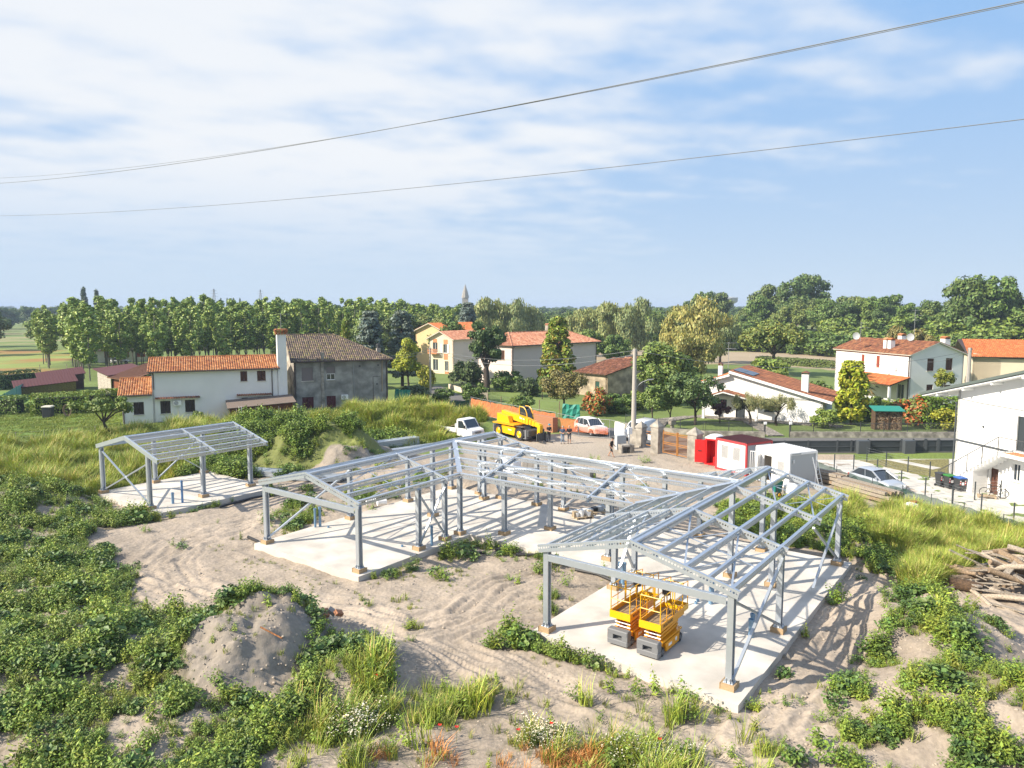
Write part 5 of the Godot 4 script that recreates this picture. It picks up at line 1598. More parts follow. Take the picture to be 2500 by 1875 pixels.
func make_trees() -> void:
	make_kinds()
	rng.seed = 5
	# plantation rows
	var rowdir := Vector2(-0.555, 0.832)
	var starts := []
	for k in 15:
		var f := k / 14.0
		starts.append(Vector2(-77.0, 133.0).lerp(Vector2(-16.0, 196.0), f))
	starts.append(Vector2(-101.5, 160.5))
	for k in starts.size():
		var n := 9
		if k == 15: n = 7
		for j in n:
			var p: Vector2 = starts[k] + rowdir * (j * 5.4 + (k % 2) * 1.0) + Vector2(rng.randf_range(-0.5, 0.5), rng.randf_range(-0.5, 0.5))
			if k > 0 and k < 15 and k % 4 == 1 and j < 1: continue
			tree("poplar_tree", "poplar%d" % (rng.randi() % 5), "slender pale-stemmed poplar in the plantation rows behind the farmhouses", p.x, p.y, rng.randf_range(0.78, 1.1), rng.randf() * 360.0, 0.0, "poplars of the plantation", M.bark_pale, rng.randf_range(0.9, 1.3))
	# garden and village trees, each told apart
	tree("cedar_tree", "cedar0", "large blue-grey cedar behind the hip roof, nearer the grey house", -23.4, 121.0, 1.0, 10)
	tree("cedar_tree", "cedar1", "large blue-grey cedar beside its twin, nearer the yellow-green tree", -18.6, 124.0, 1.0, 70)
	tree("garden_tree", "yellow_round", "rounded yellow-green tree right of the grey house chimney", -15.6, 110.0, 1.03, 0)
	tree("conical_tree", "magnolia", "narrow bronze-green conifer left of the blue cedars", -28.5, 126.0, 0.95, 30, 0.0, "", null, 0.5)
	tree("garden_bush", "bush3", "upright yellow-green bush beside the street pole", -14.0, 118.0, 2.1, 0, 0.0, "", null, 0.6, "bush")
	tree("cedar_tree", "dark_cedar", "dark green clipped cedar on a thick stem in front of the pink house", -4.0, 115.9, 1.0, 0)
	tree("garden_bush", "bush2", "large dark shrub in front of the pale pink house wall", -7.4, 119.0, 2.6, 0, 0.0, "", null, 0.9, "bush")
	tree("garden_bush", "bush0", "ivy-clad bush at the corner of the garden wall", -5.3, 103.0, 1.5, 40, 0.0, "", null, 1.1, "bush")
	tree("magnolia_tree", "magnolia", "tall glossy cone-shaped magnolia in front of the long pink house", 7.3, 117.0, 1.0, 0)
	tree("garden_tree", "brown_olive", "olive-brown spreading tree behind the orange site fence", 6.8, 95.5, 1.12, 0)
	tree("garden_bush", "bush0", "dense rounded green bush left of the olive-brown tree", 1.6, 92.0, 1.25, 0, 0.0, "", null, 1.0, "bush")
	tree("garden_bush", "red_bush", "bush with orange-red shoots beside the road", 10.4, 90.0, 1.5, 0, 0.0, "", null, 1.0, "bush")
	tree("garden_bush", "bush0", "green shrub right of the orange-red bush", 13.6, 92.5, 1.35, 0, 0.0, "", null, 1.3, "bush")
	tree("garden_bush", "bush1", "light green shrub below the ochre house wall", 16.6, 95.0, 1.3, 0, 0.0, "", null, 1.3, "bush")
	tree("garden_bush", "bush0", "broad shrub in the garden of the long pink house", -0.6, 117.0, 1.8, 0, 0.0, "", null, 1.2, "bush")
	tree("garden_bush", "bush2", "dark shrub under the glossy magnolia", 2.2, 110.0, 1.5, 0, 0.0, "", null, 1.2, "bush")
	tree("garden_bush", "bush1", "small brownish bush on the lawn behind the orange fence", 0.2, 96.0, 0.8, 0, 0.0, "", null, 1.0, "bush")
	tree("garden_tree", "fruit_tree", "small lawn tree below the magnolia", 4.4, 106.5, 0.75, 0)
	tree("garden_tree", "wood2", "bright green tree behind the concrete pole", 19.5, 98.0, 0.72, 0)
	tree("garden_tree", "wood0", "darker green tree left of the bungalow", 22.5, 101.0, 0.62, 60)
	tree("garden_tree", "fruit_tree", "small fruit tree behind the white van", 15.9, 82.5, 1.02, 0)
	tree("garden_tree", "fruit_tree", "small fruit tree on the edge of the bungalow lawn", 18.2, 83.5, 1.0, 90)
	tree("garden_tree", "garden_tree", "open-crowned tree in front of the bungalow porch", 20.8, 82.6, 1.05, 0)
	tree("olive_tree", "olive", "silvery olive tree left of its twin in front of the bungalow", 27.1, 82.8, 1.0, 0)
	tree("olive_tree", "olive", "silvery leaning olive tree in front of the bungalow window", 29.9, 82.2, 0.98, 150)
	tree("maple_tree", "maple", "small dark red maple beside the bungalow steps", 24.0, 84.0, 1.25, 0)
	tree("garden_bush", "bush1", "feathery bush at the right corner of the bungalow", 34.6, 80.4, 1.15, 0, 0.0, "", null, 1.1, "bush")
	tree("conical_tree", "clipped", "clipped yellow-green cone tree beside the firewood shelter", 38.5, 82.6, 1.0, 0)
	tree("pine_tree", "umbrella_pine", "broad umbrella pine behind the bungalow", 51.0, 143.0, 1.06, 0)
	tree("willow_tree", "willow2", "huge golden-green willow behind the bungalow", 39.0, 152.0, 1.14, 0, 0.0, "", null, 1.35)
	tree("willow_tree", "willow2", "smaller olive-green willow in front of the huge one", 30.0, 128.0, 0.74, 80, 0.0, "", null, 1.45)
	tree("willow_tree", "willow1", "pale silvery willow right of the huge willow", 50.5, 178.0, 0.92, 20, 0.0, "", null, 1.1)
	tree("willow_tree", "willow0", "tall pale willow behind the long pink house", -6.5, 205.0, 1.22, 0)
	tree("willow_tree", "willow1", "pale willow right of the tall one behind the pink roof", 3.0, 203.0, 1.2, 130)
	tree("willow_tree", "willow0", "grey-green willow above the ochre house", 25.5, 196.0, 1.12, 10)
	tree("willow_tree", "willow1", "grey-green willow left of the golden willow", 32.5, 192.0, 1.2, 200)
	tree("willow_tree", "willow0", "leaning grey-green willow beside the tan field", 19.0, 202.0, 1.0, 100)
	tree("conifer_tree", "cedar0", "dark spruce in front of the tall pale willow", -11.5, 190.0, 1.15, 0)
	tree("garden_tree", "wood3", "dark green tree behind the pink roof chimneys", 11.5, 172.0, 0.8, 0)
	tree("garden_tree", "wood2", "fresh green tree above the ochre house roof", 17.0, 160.0, 0.72, 40)
	tree("garden_tree", "wood0", "green tree right of the long pink house", 22.5, 158.0, 0.66, 140)
	tree("garden_bush", "bush2", "round clipped bush at the edge of the tan field", 29.6, 150.0, 2.1, 0, 0.0, "", null, 1.15, "bush")
	tree("garden_bush", "bush0", "dark green tree-like bush behind the bungalow solar panels", 26.0, 112.0, 2.4, 0, 0.0, "", null, 1.2, "bush")
	tree("garden_bush", "bush1", "bright green bush behind the bungalow roof", 35.0, 108.0, 1.9, 0, 0.0, "", null, 1.5, "bush")
	tree("garden_bush", "bush1", "fresh green bush under the umbrella pine", 45.0, 128.0, 2.4, 30, 0.0, "", null, 1.3, "bush")
	tree("garden_bush", "bush0", "shrub beside the palm", 43.5, 104.0, 1.6, 60, 0.0, "", null, 1.2, "bush")
	tree("garden_bush", "red_bush", "reddish photinia bush beside the firewood shelter", 45.5, 82.5, 1.5, 0, 0.0, "", null, 1.1, "bush")
	tree("garden_bush", "bush3", "yellow-leaved bush in front of the laurel hedge", 47.0, 79.0, 1.25, 0, 0.0, "", null, 1.1, "bush")
	tree("garden_bush", "bush0", "dark bush left of the reddish photinia", 42.0, 86.0, 1.6, 0, 0.0, "", null, 1.1, "bush")
	tree("garden_tree", "standard", "ball-topped tree against the shaded gable", 57.5, 97.5, 1.15, 0)
	tree("garden_tree", "standard", "low twin-stemmed tree beside the shaded gable", 61.0, 95.0, 0.75, 0)
	tree("fig_tree", "fig", "spreading fig tree with bare forked limbs on the lawn", -41.2, 73.8, 1.12, 0)
	tree("garden_bush", "bush1", "small round bush against the white farmhouse wall", -36.4, 83.9, 0.75, 0, 0.0, "", null, 0.9, "bush")
	tree("garden_bush", "bush2", "dark shrub beside the teal sheet at the lane", -13.5, 100.0, 1.45, 0, 0.0, "", null, 1.4, "bush")
	tree("garden_bush", "bush0", "rounded bush beside the lane entrance", -9.5, 102.5, 1.1, 0, 0.0, "", null, 1.2, "bush")
	tree("garden_bush", "bush2", "dark red-brown shrub in front of the plantation", -30.8, 130.0, 2.2, 0, 0.0, "", null, 1.3, "bush")
	tree("garden_bush", "bush1", "pale bush left of the white chimney", -37.0, 118.0, 2.6, 0, 0.0, "", null, 1.2, "bush")
	palm()
	# wood left of the plantation and far trees on the left
	for q in [[-150, 205, 1.0, 0], [-136, 215, 0.95, 2], [-124, 212, 0.8, 5], [-163, 230, 1.15, 3], [-118, 235, 0.85, 1], [-145, 250, 1.15, 4], [-128, 262, 1.1, 0], [-172, 215, 1.0, 1], [-110, 250, 0.9, 3], [-185, 250, 1.2, 4], [-155, 275, 1.3, 3]]:
		tree("wood_tree", "wood%d" % q[3], "broad green tree at the far edge of the poppy meadow", q[0], q[1], q[2], rng.randf() * 360, 0.0, "trees beyond the poppy meadow", null, 1.15)
	for i in 70:   # wood behind the plantation
		var p := Vector2(rng.randf_range(-120, 0), rng.randf_range(212, 300))
		if p.y < 232.0 - p.x * 0.1 and p.x < -20.0: p.y += 35.0
		tree("wood_tree", "wood%d" % (rng.randi() % 6), "leafy tree in the wood behind the poplar plantation", p.x, p.y, rng.randf_range(0.95, 1.25), rng.randf() * 360, 0.0, "wood behind the plantation")
	for i in 16:
		var p := Vector2(lerpf(-26.0, -8.0, i / 15.0) + rng.randf_range(-2, 2), rng.randf_range(158, 205))
		tree("wood_tree", "wood%d" % (rng.randi() % 6), "leafy tree between the blue cedars and the yellow house", p.x - 6.0, p.y, rng.randf_range(0.8, 1.05), rng.randf() * 360, 0.0, "trees behind the cedars")
	# village trees behind the pink houses
	for q in [[10, 235, 0.9, 0], [18, 250, 1.0, 4], [-3, 245, 0.85, 3], [28, 245, 0.85, 1], [6, 270, 1.0, 4], [40, 240, 0.9, 3], [36, 262, 1.0, 4], [46, 252, 0.95, 0], [-14, 238, 0.9, 2]]:
		tree("wood_tree", "wood%d" % q[3], "green tree among the village roofs behind the pink house", q[0], q[1], q[2], rng.randf() * 360, 0.0, "village trees")
	for i in 66:
		var p := Vector2(rng.randf_range(-30, 96), rng.randf_range(208, 330))
		if p.x > 62.0: p.y = rng.randf_range(280, 340)
		if in_zone("tan_field", p): continue
		tree("wood_tree", "wood%d" % (rng.randi() % 6), "green tree in the belt behind the village", p.x, p.y, rng.randf_range(0.7, 1.1), rng.randf() * 360, 0.0, "tree belt behind the village", null, 1.1)
	# wooded bank on the right
	for i in 100:
		var f := i / 99.0
		var b := Vector2(78.0, 262.0).lerp(Vector2(150.0, 152.0), f) + Vector2(0.83, 0.55) * (rng.randf() * rng.randf() * 60.0) + Vector2(rng.randf_range(-4, 4), rng.randf_range(-4, 4))
		var big := rng.randf_range(0.55, 1.1)
		tree("wood_tree", "wood%d" % (rng.randi() % 6), "dense green tree on the wooded bank behind the right-hand houses", b.x, b.y, big, rng.randf() * 360, ground_far(b) - 0.3, "trees on the wooded bank")
	for q in [[118, 192, 1.55, 1], [124, 190, 1.5, 0], [136, 188, 1.45, 4], [147, 186, 1.45, 1], [158, 196, 1.5, 4], [100, 262, 1.6, 4], [110, 270, 1.7, 1], [92, 268, 1.5, 3], [84, 300, 1.3, 3], [74, 285, 1.25, 0], [66, 270, 1.15, 4], [60, 262, 1.0, 0]]:
		var b := Vector2(q[0], q[1])
		tree("wood_tree", "wood%d" % q[3], "tall ivy-clad tree towering over the wooded bank", b.x, b.y, q[2], rng.randf() * 360, ground_far(b) - 0.3, "tall trees on the bank", null, 0.85)
	for i in 130:   # low scrub on the near face of the bank
		var f := i / 129.0
		var b := Vector2(66.0, 238.0).lerp(Vector2(142.0, 128.0), f) + Vector2(0.83, 0.55) * rng.randf_range(-2.0, 24.0) + Vector2(rng.randf_range(-3, 3), rng.randf_range(-3, 3))
		tree("bank_bush", "bush%d" % [0, 1, 1, 0][rng.randi() % 4], "low green bush on the slope of the wooded bank", b.x, b.y, rng.randf_range(1.8, 4.2), rng.randf() * 360, ground_far(b) - 0.3, "scrub on the bank", null, 1.4, "bush")
	tree("conifer_tree", "brown_olive", "brownish conifer behind the tall roof antenna", 65.5, 122.0, 2.2, 0, 0.0, "", null, 0.7)
	for q in [[-213, 368, 1.05, "broader pair of dark Lombardy poplars on the skyline"], [-209, 372, 1.0, "broader pair of dark Lombardy poplars on the skyline"], [-175, 420, 0.95, "single dark Lombardy poplar above the plantation"]]:
		tree("lombardy_poplar", "lombardy", q[3], q[0], q[1], q[2], rng.randf() * 360, 0.0, "Lombardy poplars on the skyline")
	for k in 4:
		tree("lombardy_poplar", "lombardy", "one of four thin Lombardy poplars in a row on the skyline", -252.0 + k * 5.5, 640.0, 0.98, k * 80, 0.0, "row of four Lombardy poplars", null, 0.7)
	# far woodland to the horizon, one mass
	var mm := MultiMesh.new()
	mm.transform_format = MultiMesh.TRANSFORM_3D
	mm.mesh = CROWN["wood4"]
	var pts := []
	for i in 1500:
		var d := 330.0 * pow(7.0, rng.randf())
		var x := rng.randf_range(-1.0, 1.0) * (d * 0.85 + 60.0)
		if NZ.wide.get_noise_2d(x * 0.6, d * 0.6) < -0.08: continue
		pts.append(Vector2(x, d))
	mm.instance_count = pts.size()
	for i in pts.size():
		var s = rng.randf_range(0.8, 1.25) * (1.0 + pts[i].y / 4000.0)
		mm.set_instance_transform(i, Transform3D(Basis(Vector3.UP, rng.randf() * TAU).scaled(Vector3(s * 1.3, s, s * 1.3)), Vector3(pts[i].x, -1.5 * s, -pts[i].y)))
	var far := MultiMeshInstance3D.new()
	far.name = "distant_woodland"
	far.multimesh = mm
	far.material_override = M.leaf
	add_child(far)
	far.set_meta("kind", "stuff")
	far.set_meta("label", "hazy distant woodland along the horizon")

func ground_far(p: Vector2) -> float:   # the wooded bank
	var s := (p - Vector2(74.0, 240.0)).dot(Vector2(0.837, 0.547))
	return 5.5 * smoothstep(-4.0, 22.0, s) if p.x > 40.0 and p.y > 110.0 else 0.0

func palm() -> void:
	var o := thing("palm_tree", "fan palm with drooping fronds between the bungalow and the white house", "palm", 46.0, 97.0, 0)
	var t := MB.new()
	t.tube([Vector3.ZERO, Vector3(0.1, 1.6, 0), Vector3(0, 3.4, 0)], 0.26, 0.2, 8)
	pmb(o, "trunk", t, M.bark)
	for k in 34:
		var a := TAU * k / 34.0 * 3.0 + rng.randf() * 0.4
		var up := rng.randf_range(-0.7, 0.9)
		var dir := Vector3(cos(a), up, sin(a)).normalized()
		var f := MB.new()
		f.col = tint(Color(0.10, 0.125, 0.045), 0.3) if up > -0.3 else tint(Color(0.20, 0.18, 0.06), 0.2)
		var b := Vector3(0, 3.4, 0); var tip := b + dir * 1.5
		f.tube([b, tip], 0.025, 0.02, 4)
		for j in 11:
			var sp := (j - 5) * 0.2
			var e := dir.rotated(Vector3.UP, sp).normalized() + Vector3(0, -0.25, 0)
			var sd := e.cross(Vector3.UP).normalized() * 0.06
			f.quad(tip, tip + e * 0.5 - sd, tip + e * 1.05 + Vector3(0, -0.15, 0), tip + e * 0.5 + sd)
		pmb(o, "frond", f, M.leaf)

func hedge(label: String, pts: Array, w: float, h: float, base: Color, count_per_m: int, size := 0.11, y := 0.0) -> void:
	var m := MB.new()
	for i in pts.size() - 1:
		var a: Vector2 = pts[i]; var b: Vector2 = pts[i + 1]
		var l := a.distance_to(b)
		var t := (b - a) / l
		var s := Vector2(-t.y, t.x)
		for k in int(l * count_per_m):
			var u := rng.randf() * l
			var side := rng.randf()
			var off: float; var yy: float; var n: Vector3
			var bulge = NZ.patch.get_noise_2d(a.x + t.x * u * 2.0, a.y + t.y * u * 2.0) * 0.2
			if side < 0.4:
				off = rng.randf_range(-w, w) * 0.5; yy = h + bulge + rng.randf_range(-0.15, 0.1); n = Vector3.UP
			else:
				var sg := 1.0 if rng.randf() < 0.5 else -1.0
				off = sg * (w * 0.5 + bulge * 0.5 + rng.randf_range(-0.12, 0.06)); yy = rng.randf() * h; n = Vector3(s.x * sg, 0, -s.y * sg)
			if rng.randf() < 0.08:
				u = (0.0 if rng.randf() < 0.5 else l) + rng.randf_range(-0.12, 0.12); off = rng.randf_range(-w, w) * 0.5; yy = rng.randf() * h
				n = Vector3(t.x, 0.2, -t.y) * (1.0 if u > l * 0.5 else -1.0)
			var p := a + t * u + s * off
			m.col = tint(base * LEAF_GAIN, 0.34)
			leaf(m, Vector3(p.x, y + yy, -p.y), (n + rdir() * 0.7).normalized(), size * rng.randf_range(0.6, 1.3))
		var st := MB.new()
	var o := thing("hedge", label, "hedge", 0, 0)
	pmb(o, "foliage", m, M.leaf)
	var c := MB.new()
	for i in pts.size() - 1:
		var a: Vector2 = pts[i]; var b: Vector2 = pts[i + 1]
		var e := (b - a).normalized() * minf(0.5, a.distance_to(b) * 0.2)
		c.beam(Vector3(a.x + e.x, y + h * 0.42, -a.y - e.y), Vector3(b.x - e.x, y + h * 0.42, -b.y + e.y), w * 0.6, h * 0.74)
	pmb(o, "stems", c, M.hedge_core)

func make_hedges() -> void:
	rng.seed = 11
	hedge("clipped green hedge in front of the mossy shed", [Vector2(-59.5, 90.2), Vector2(-54.0, 93.0), Vector2(-51.0, 98.0)], 2.6, 2.6, Color(0.115, 0.175, 0.022), 420, 0.13)
	hedge("short separate hedge block left of the long clipped hedge", [Vector2(-64.6, 91.8), Vector2(-61.4, 91.6)], 2.4, 2.2, Color(0.085, 0.15, 0.022), 420, 0.13)
	hedge("tall glossy laurel hedge beside the white stair house", [Vector2(45.5, 80.8), Vector2(52.0, 80.4), Vector2(60, 80.0)], 2.4, 3.3, Color(0.085, 0.155, 0.018), 520, 0.14)
	hedge("bright clipped hedge behind the bungalow chimney", [Vector2(40.0, 108.0), Vector2(46.0, 108.5)], 1.6, 1.9, Color(0.17, 0.22, 0.02), 320)
	hedge("low green hedge in front of the porch of the white house", [Vector2(44.0, 94.0), Vector2(50.0, 94.5), Vector2(56.0, 96.0)], 1.8, 1.3, Color(0.12, 0.18, 0.03), 300)
	hedge("dark clipped hedge at the left edge of the meadow", [Vector2(-84.0, 118.0), Vector2(-82.0, 126.0)], 2.4, 2.8, Color(0.05, 0.09, 0.025), 260, 0.15)
	hedge("long low green hedge along the far road", [Vector2(60, 178), Vector2(80, 150)], 3.0, 1.6, Color(0.07, 0.11, 0.025), 160, 0.2)

# ---------------------------------------------------------------- weeds and grass
func weed_mesh(kind: int) -> ArrayMesh:
	var m := MB.new()
	if kind == 0:      # bushy herb, 0.5 m
		for st in 11:
			var a := rng.randf() * TAU; var lean := rng.randf_range(0.05, 0.32)
			var h := rng.randf_range(0.22, 0.52)
			var top := Vector3(cos(a) * lean, h, sin(a) * lean)
			for k in 12:
				var f := 0.2 + 0.8 * k / 11.0
				var p := top * f
				var d := Vector3(cos(a + k * 2.4), 0.35, sin(a + k * 2.4))
				m.col = tint(Color(0.125, 0.225, 0.034), 0.34)
				leaf(m, p + d * 0.05, (Vector3.UP + d * 0.6 + rdir() * 0.4).normalized(), rng.randf_range(0.026, 0.055), 0.5)
	elif kind == 1:    # broad-leaved clump, dark
		for k in 80:
			var a := rng.randf() * TAU; var r := sqrt(rng.randf()) * 0.36
			m.col = tint(Color(0.085, 0.165, 0.045), 0.3)
			leaf(m, Vector3(cos(a) * r, 0.08 + rng.randf() * 0.34 * (1.2 - r * 2.0), sin(a) * r), (Vector3.UP * 1.1 + rdir() * 0.75).normalized(), rng.randf_range(0.04, 0.085), 0.7)
	elif kind == 2:    # upright light green herb
		for st in 6:
			var b := Vector3(rng.randf_range(-0.16, 0.16), 0, rng.randf_range(-0.16, 0.16))
			var h := rng.randf_range(0.35, 0.75)
			for k in 12:
				var f := 0.15 + 0.85 * k / 11.0
				var a := k * 2.4 + st
				var d := Vector3(cos(a), 0.2, sin(a))
				m.col = tint(Color(0.185, 0.285, 0.04), 0.3)
				leaf(m, b + Vector3(0, h * f, 0) + d * 0.06 * (1.3 - f), (Vector3.UP + d * 0.8 + rdir() * 0.3).normalized(), 0.065 * (1.35 - f) + 0.015, 0.4)
	else:              # grass: 3 short, 4 tall seeding, 5 dry, 6 lawn
		var n: int = [26, 30, 24, 14][kind - 3]
		for k in n:
			var a := rng.randf() * TAU; var r = sqrt(rng.randf()) * [0.16, 0.22, 0.15, 0.2][kind - 3]
			var b := Vector3(cos(a) * r, 0, sin(a) * r)
			var h: float = [0.26, 0.75, 0.42, 0.10][kind - 3] * rng.randf_range(0.6, 1.15)
			var q := rng.randf() * TAU
			var lean := Vector3(cos(q), 0, sin(q)) * h * rng.randf_range(0.1, 0.95)
			var w = Vector3(-sin(q), 0, cos(q)) * [0.009, 0.010, 0.008, 0.01][kind - 3]
			m.col = tint([Color(0.19, 0.27, 0.045), Color(0.25, 0.36, 0.055), Color(0.48, 0.27, 0.10), Color(0.18, 0.27, 0.045)][kind - 3], 0.3)
			var mid := b + Vector3(0, h * 0.6, 0) + lean * 0.35
			m.quad(b - w, b + w, mid + w * 0.8, mid - w * 0.8)
			if kind == 4 and k % 4 == 0: m.col = tint(Color(0.40, 0.38, 0.15), 0.2)
			m.tri(mid - w * 0.8, mid + w * 0.8, b + Vector3(0, h, 0) + lean)
	return m.mesh()

func scatter(called: String, label: String, mesh_: Mesh, pts: Array, smin: float, smax: float, material: Material) -> void:
	# pts: Vector3(x, ground height, d)
	if pts.is_empty(): return
	var mm := MultiMesh.new()
	mm.transform_format = MultiMesh.TRANSFORM_3D
	mm.use_colors = true
	mm.mesh = mesh_
	mm.instance_count = pts.size()
	for i in pts.size():
		var kk := rng.randf_range(0.72, 1.28)
		var dry := maxf(0.0, rng.randfn() * 0.14) + maxf(0.0, NZ.tone.get_noise_2d(pts[i].x * 2.0, pts[i].z * 2.0)) * 0.28
		mm.set_instance_color(i, Color(kk * (1.0 + dry * 0.9), kk * (1.0 + dry * 0.25), kk * (1.0 - dry * 0.2)))
		var s := rng.randf_range(smin, smax) * clampf(0.95 + 1.1 * NZ.patch.get_noise_2d(pts[i].x * 0.9 + 9.0, pts[i].z * 0.9), 0.45, 1.6)
		var b := Basis(Vector3.UP, rng.randf() * TAU).rotated(Vector3(rng.randf_range(-1, 1), 0, rng.randf_range(-1, 1)).normalized(), rng.randf() * 0.22)
		mm.set_instance_transform(i, Transform3D(b.scaled(Vector3(s, s * rng.randf_range(0.75, 1.2), s)), Vector3(pts[i].x, pts[i].y - 0.02, -pts[i].z)))
	var o := MultiMeshInstance3D.new()
	o.name = numbered(called)
	o.multimesh = mm
	o.material_override = material
	add_child(o)
	o.set_meta("kind", "stuff")
	o.set_meta("label", label)

func make_weeds() -> void:
	rng.seed = 31
	var P := []
	for k in 12: P.append([])
	# near site: weeds and grass by the growth map
	for i in 105000:
		var p := Vector2(rng.randf_range(-36.0, 24.0), 17.5 + 46.0 * pow(rng.randf(), 1.35))
		if absf(p.x) > p.y * 0.78 + 4.0: continue
		var g := green(p)
		if g < 0.01: continue
		if rng.randf() > g: continue
		var n: float = NZ.patch.get_noise_2d(p.x * 1.7 + 50.0, p.y * 1.7)
		var v := Vector3(p.x, ground_y(p), p.y)
		var front := p.y < 24.6 and p.x > -6.8 and p.x < 8.0
		if in_zone("front_dry", p) and rng.randf() < 0.6: P[5].append(v)
		elif front and not in_zone("strip_near", p):
			if rng.randf() < 0.6: P[3].append(v)
			elif rng.randf() < 0.5: P[4].append(v)
			else: P[2 if rng.randf() < 0.4 else 0].append(v)
		elif rng.randf() < 0.22: P[3].append(v)
		elif n > 0.24: P[1].append(v)
		elif n > -0.06: P[0].append(v)
		elif rng.randf() < 0.6: P[2].append(v)
		else: P[0 if rng.randf() < 0.3 else 3].append(v)
	# sparse sprouts over the bare ground
	for i in 5200:
		var p := Vector2(rng.randf_range(-20.0, 22.0), rng.randf_range(18.0, 40.0))
		if on_slab(p, 0.1): continue
		var t := track(p)
		if absf(t.y) < 1.7: continue
		if NZ.patch.get_noise_2d(p.x, p.y) < -0.02: continue
		P[7].append(Vector3(p.x, ground_y(p), p.y))
	# tall grass on the right and on the far mounds
	for i in 42000:
		var p := Vector2(rng.randf_range(17.0, 34.0), rng.randf_range(31.0, 50.0))
		if in_zone("grass_right", warp(p, 0.9)) and not in_zone("court", p) and not on_slab(p, 0.2):
			var n: float = NZ.patch.get_noise_2d(p.x * 0.8, p.y * 0.8)
			if n < -0.22 and rng.randf() < 0.75: continue
			if rng.randf() < 0.10 + maxf(0.0, n) * 0.3: P[2 if rng.randf() < 0.5 else 0].append(Vector3(p.x, ground_y(p), p.y))
			else: P[4 if rng.randf() < 0.7 else 3].append(Vector3(p.x, ground_y(p), p.y))
	for i in 60000:
		var p := Vector2(rng.randf_range(-62.0, 0.0), rng.randf_range(46.0, 92.0))
		if in_zone("grass_mid", warp(p, 1.5)) and not on_slab(p, 0.2):
			var n: float = NZ.patch.get_noise_2d(p.x * 0.6, p.y * 0.6)
			if p.x > -26.0 and p.x < -10.0 and p.y < 72.0:
				if (p - Vector2(-16.5, 61.5)).length() < 6.0 and n < 0.25: continue
				P[8].append(Vector3(p.x, ground_y(p), p.y))
			else:
				P[9 if n > -0.05 else 10].append(Vector3(p.x, ground_y(p), p.y))
	for i in 26000:   # lawns
		var p := Vector2(rng.randf_range(-75.0, -30.0), rng.randf_range(69.0, 100.0))
		if in_zone("lawn_left", p): P[11].append(Vector3(p.x, ground_y(p), p.y))
	var mesh_ := []
	for k in 7: mesh_.append(weed_mesh(k))
	scatter("weeds", "bushy green weeds on the rough ground and mounds", mesh_[0], P[0], 0.7, 1.35, M.leaf)
	scatter("weeds", "dark broad-leaved weeds growing in patches", mesh_[1], P[1], 0.7, 1.4, M.leaf)
	scatter("weeds", "upright light green weeds", mesh_[2], P[2], 0.7, 1.3, M.leaf)
	scatter("grass", "short green grass tufts among the weeds", mesh_[3], P[3], 0.8, 1.5, M.blade)
	scatter("grass", "tall seeding yellow-green grass beside the wood pile", mesh_[4], P[4], 0.7, 1.25, M.blade)
	scatter("grass", "dry orange-brown grass in the foreground", mesh_[5], P[5], 0.7, 1.3, M.blade)
	scatter("weeds", "sparse small sprouts on the bare soil", mesh_[3], P[7], 0.25, 0.7, M.blade)
	scatter("weeds", "green weeds over the earth mound behind the pavilion", mesh_[0], P[8], 1.2, 2.2, M.leaf)
	scatter("grass", "long meadow grass on the far mounds", mesh_[4], P[9], 1.0, 1.7, M.blade)
	scatter("grass", "yellowish meadow grass along the fence", mesh_[3], P[10], 1.4, 2.6, M.blade)
	scatter("grass", "mown lawn grass in front of the white farmhouse", mesh_[6], P[11], 1.2, 2.2, M.blade)
	# clods and stones of the diggings
	var cl := MB.new()
	for k in 10:
		var d := rdir()
		pass
	for face in 1:
		var pts := []
		for k in 9:
			var a := TAU * k / 9.0
			pts.append([Vector3(cos(a) * rng.randf_range(0.7, 1.0), rng.randf_range(-0.1, 0.1), sin(a) * rng.randf_range(0.7, 1.0))])
		var top := Vector3(0.1, 0.6, 0.05); var bot := Vector3(0, -0.5, 0)
		for k in 9:
			var q: Vector3 = pts[k][0]; var r: Vector3 = pts[(k + 1) % 9][0]
			var qu := q * 0.6 + Vector3(0, 0.42, 0); var ru := r * 0.6 + Vector3(0, 0.42, 0)
			cl.quad(r, q, qu, ru); cl.tri(ru, qu, top); cl.tri(q, r, bot)
	var cp := []; var cq := []
	for i in 15000:
		var p := Vector2(rng.randf_range(-20.0, 20.0), 18.0 + 26.0 * pow(rng.randf(), 1.2))
		if on_slab(p, 0.1): continue
		var n: float = NZ.patch.get_noise_2d(p.x * 0.7 + 20.0, p.y * 0.7)
		var rough := mound(p) > 0.25 or n > 0.1 or p.y < 21.5
		if rough or rng.randf() < 0.12: cp.append(Vector3(p.x, ground_y(p), p.y))
	scatter("soil_clods", "crumbled clods of pale dry soil", cl.mesh(), cp, 0.015, 0.075, M.clod)
	for i in 5200:
		var p := Vector2(rng.randf_range(-2.0, 17.0), rng.randf_range(50.0, 74.0))
		if in_zone("gravel", p) and not on_slab(p, 0.2): cq.append(Vector3(p.x, 0.0, p.y))
	scatter("gravel", "loose pale gravel on the site entrance", cl.mesh(), cq, 0.03, 0.08, M.stone)
	# poppies and daisies
	var da := MB.new()
	for k in 9:
		var p := Vector3(rng.randf_range(-0.14, 0.14), rng.randf_range(0.2, 0.42), rng.randf_range(-0.14, 0.14))
		da.col = Color(0.13, 0.2, 0.04)
		da.beam(Vector3(p.x * 0.5, 0, p.z * 0.5), p, 0.006, 0.006)
		da.col = Color(0.78, 0.76, 0.62)
		leaf(da, p, (Vector3.UP + rdir() * 0.3).normalized(), 0.02, 1.0)
		leaf(da, p + Vector3(0, 0.003, 0), (Vector3.UP + rdir() * 0.3).normalized(), 0.02, 1.0)
	var dp := []
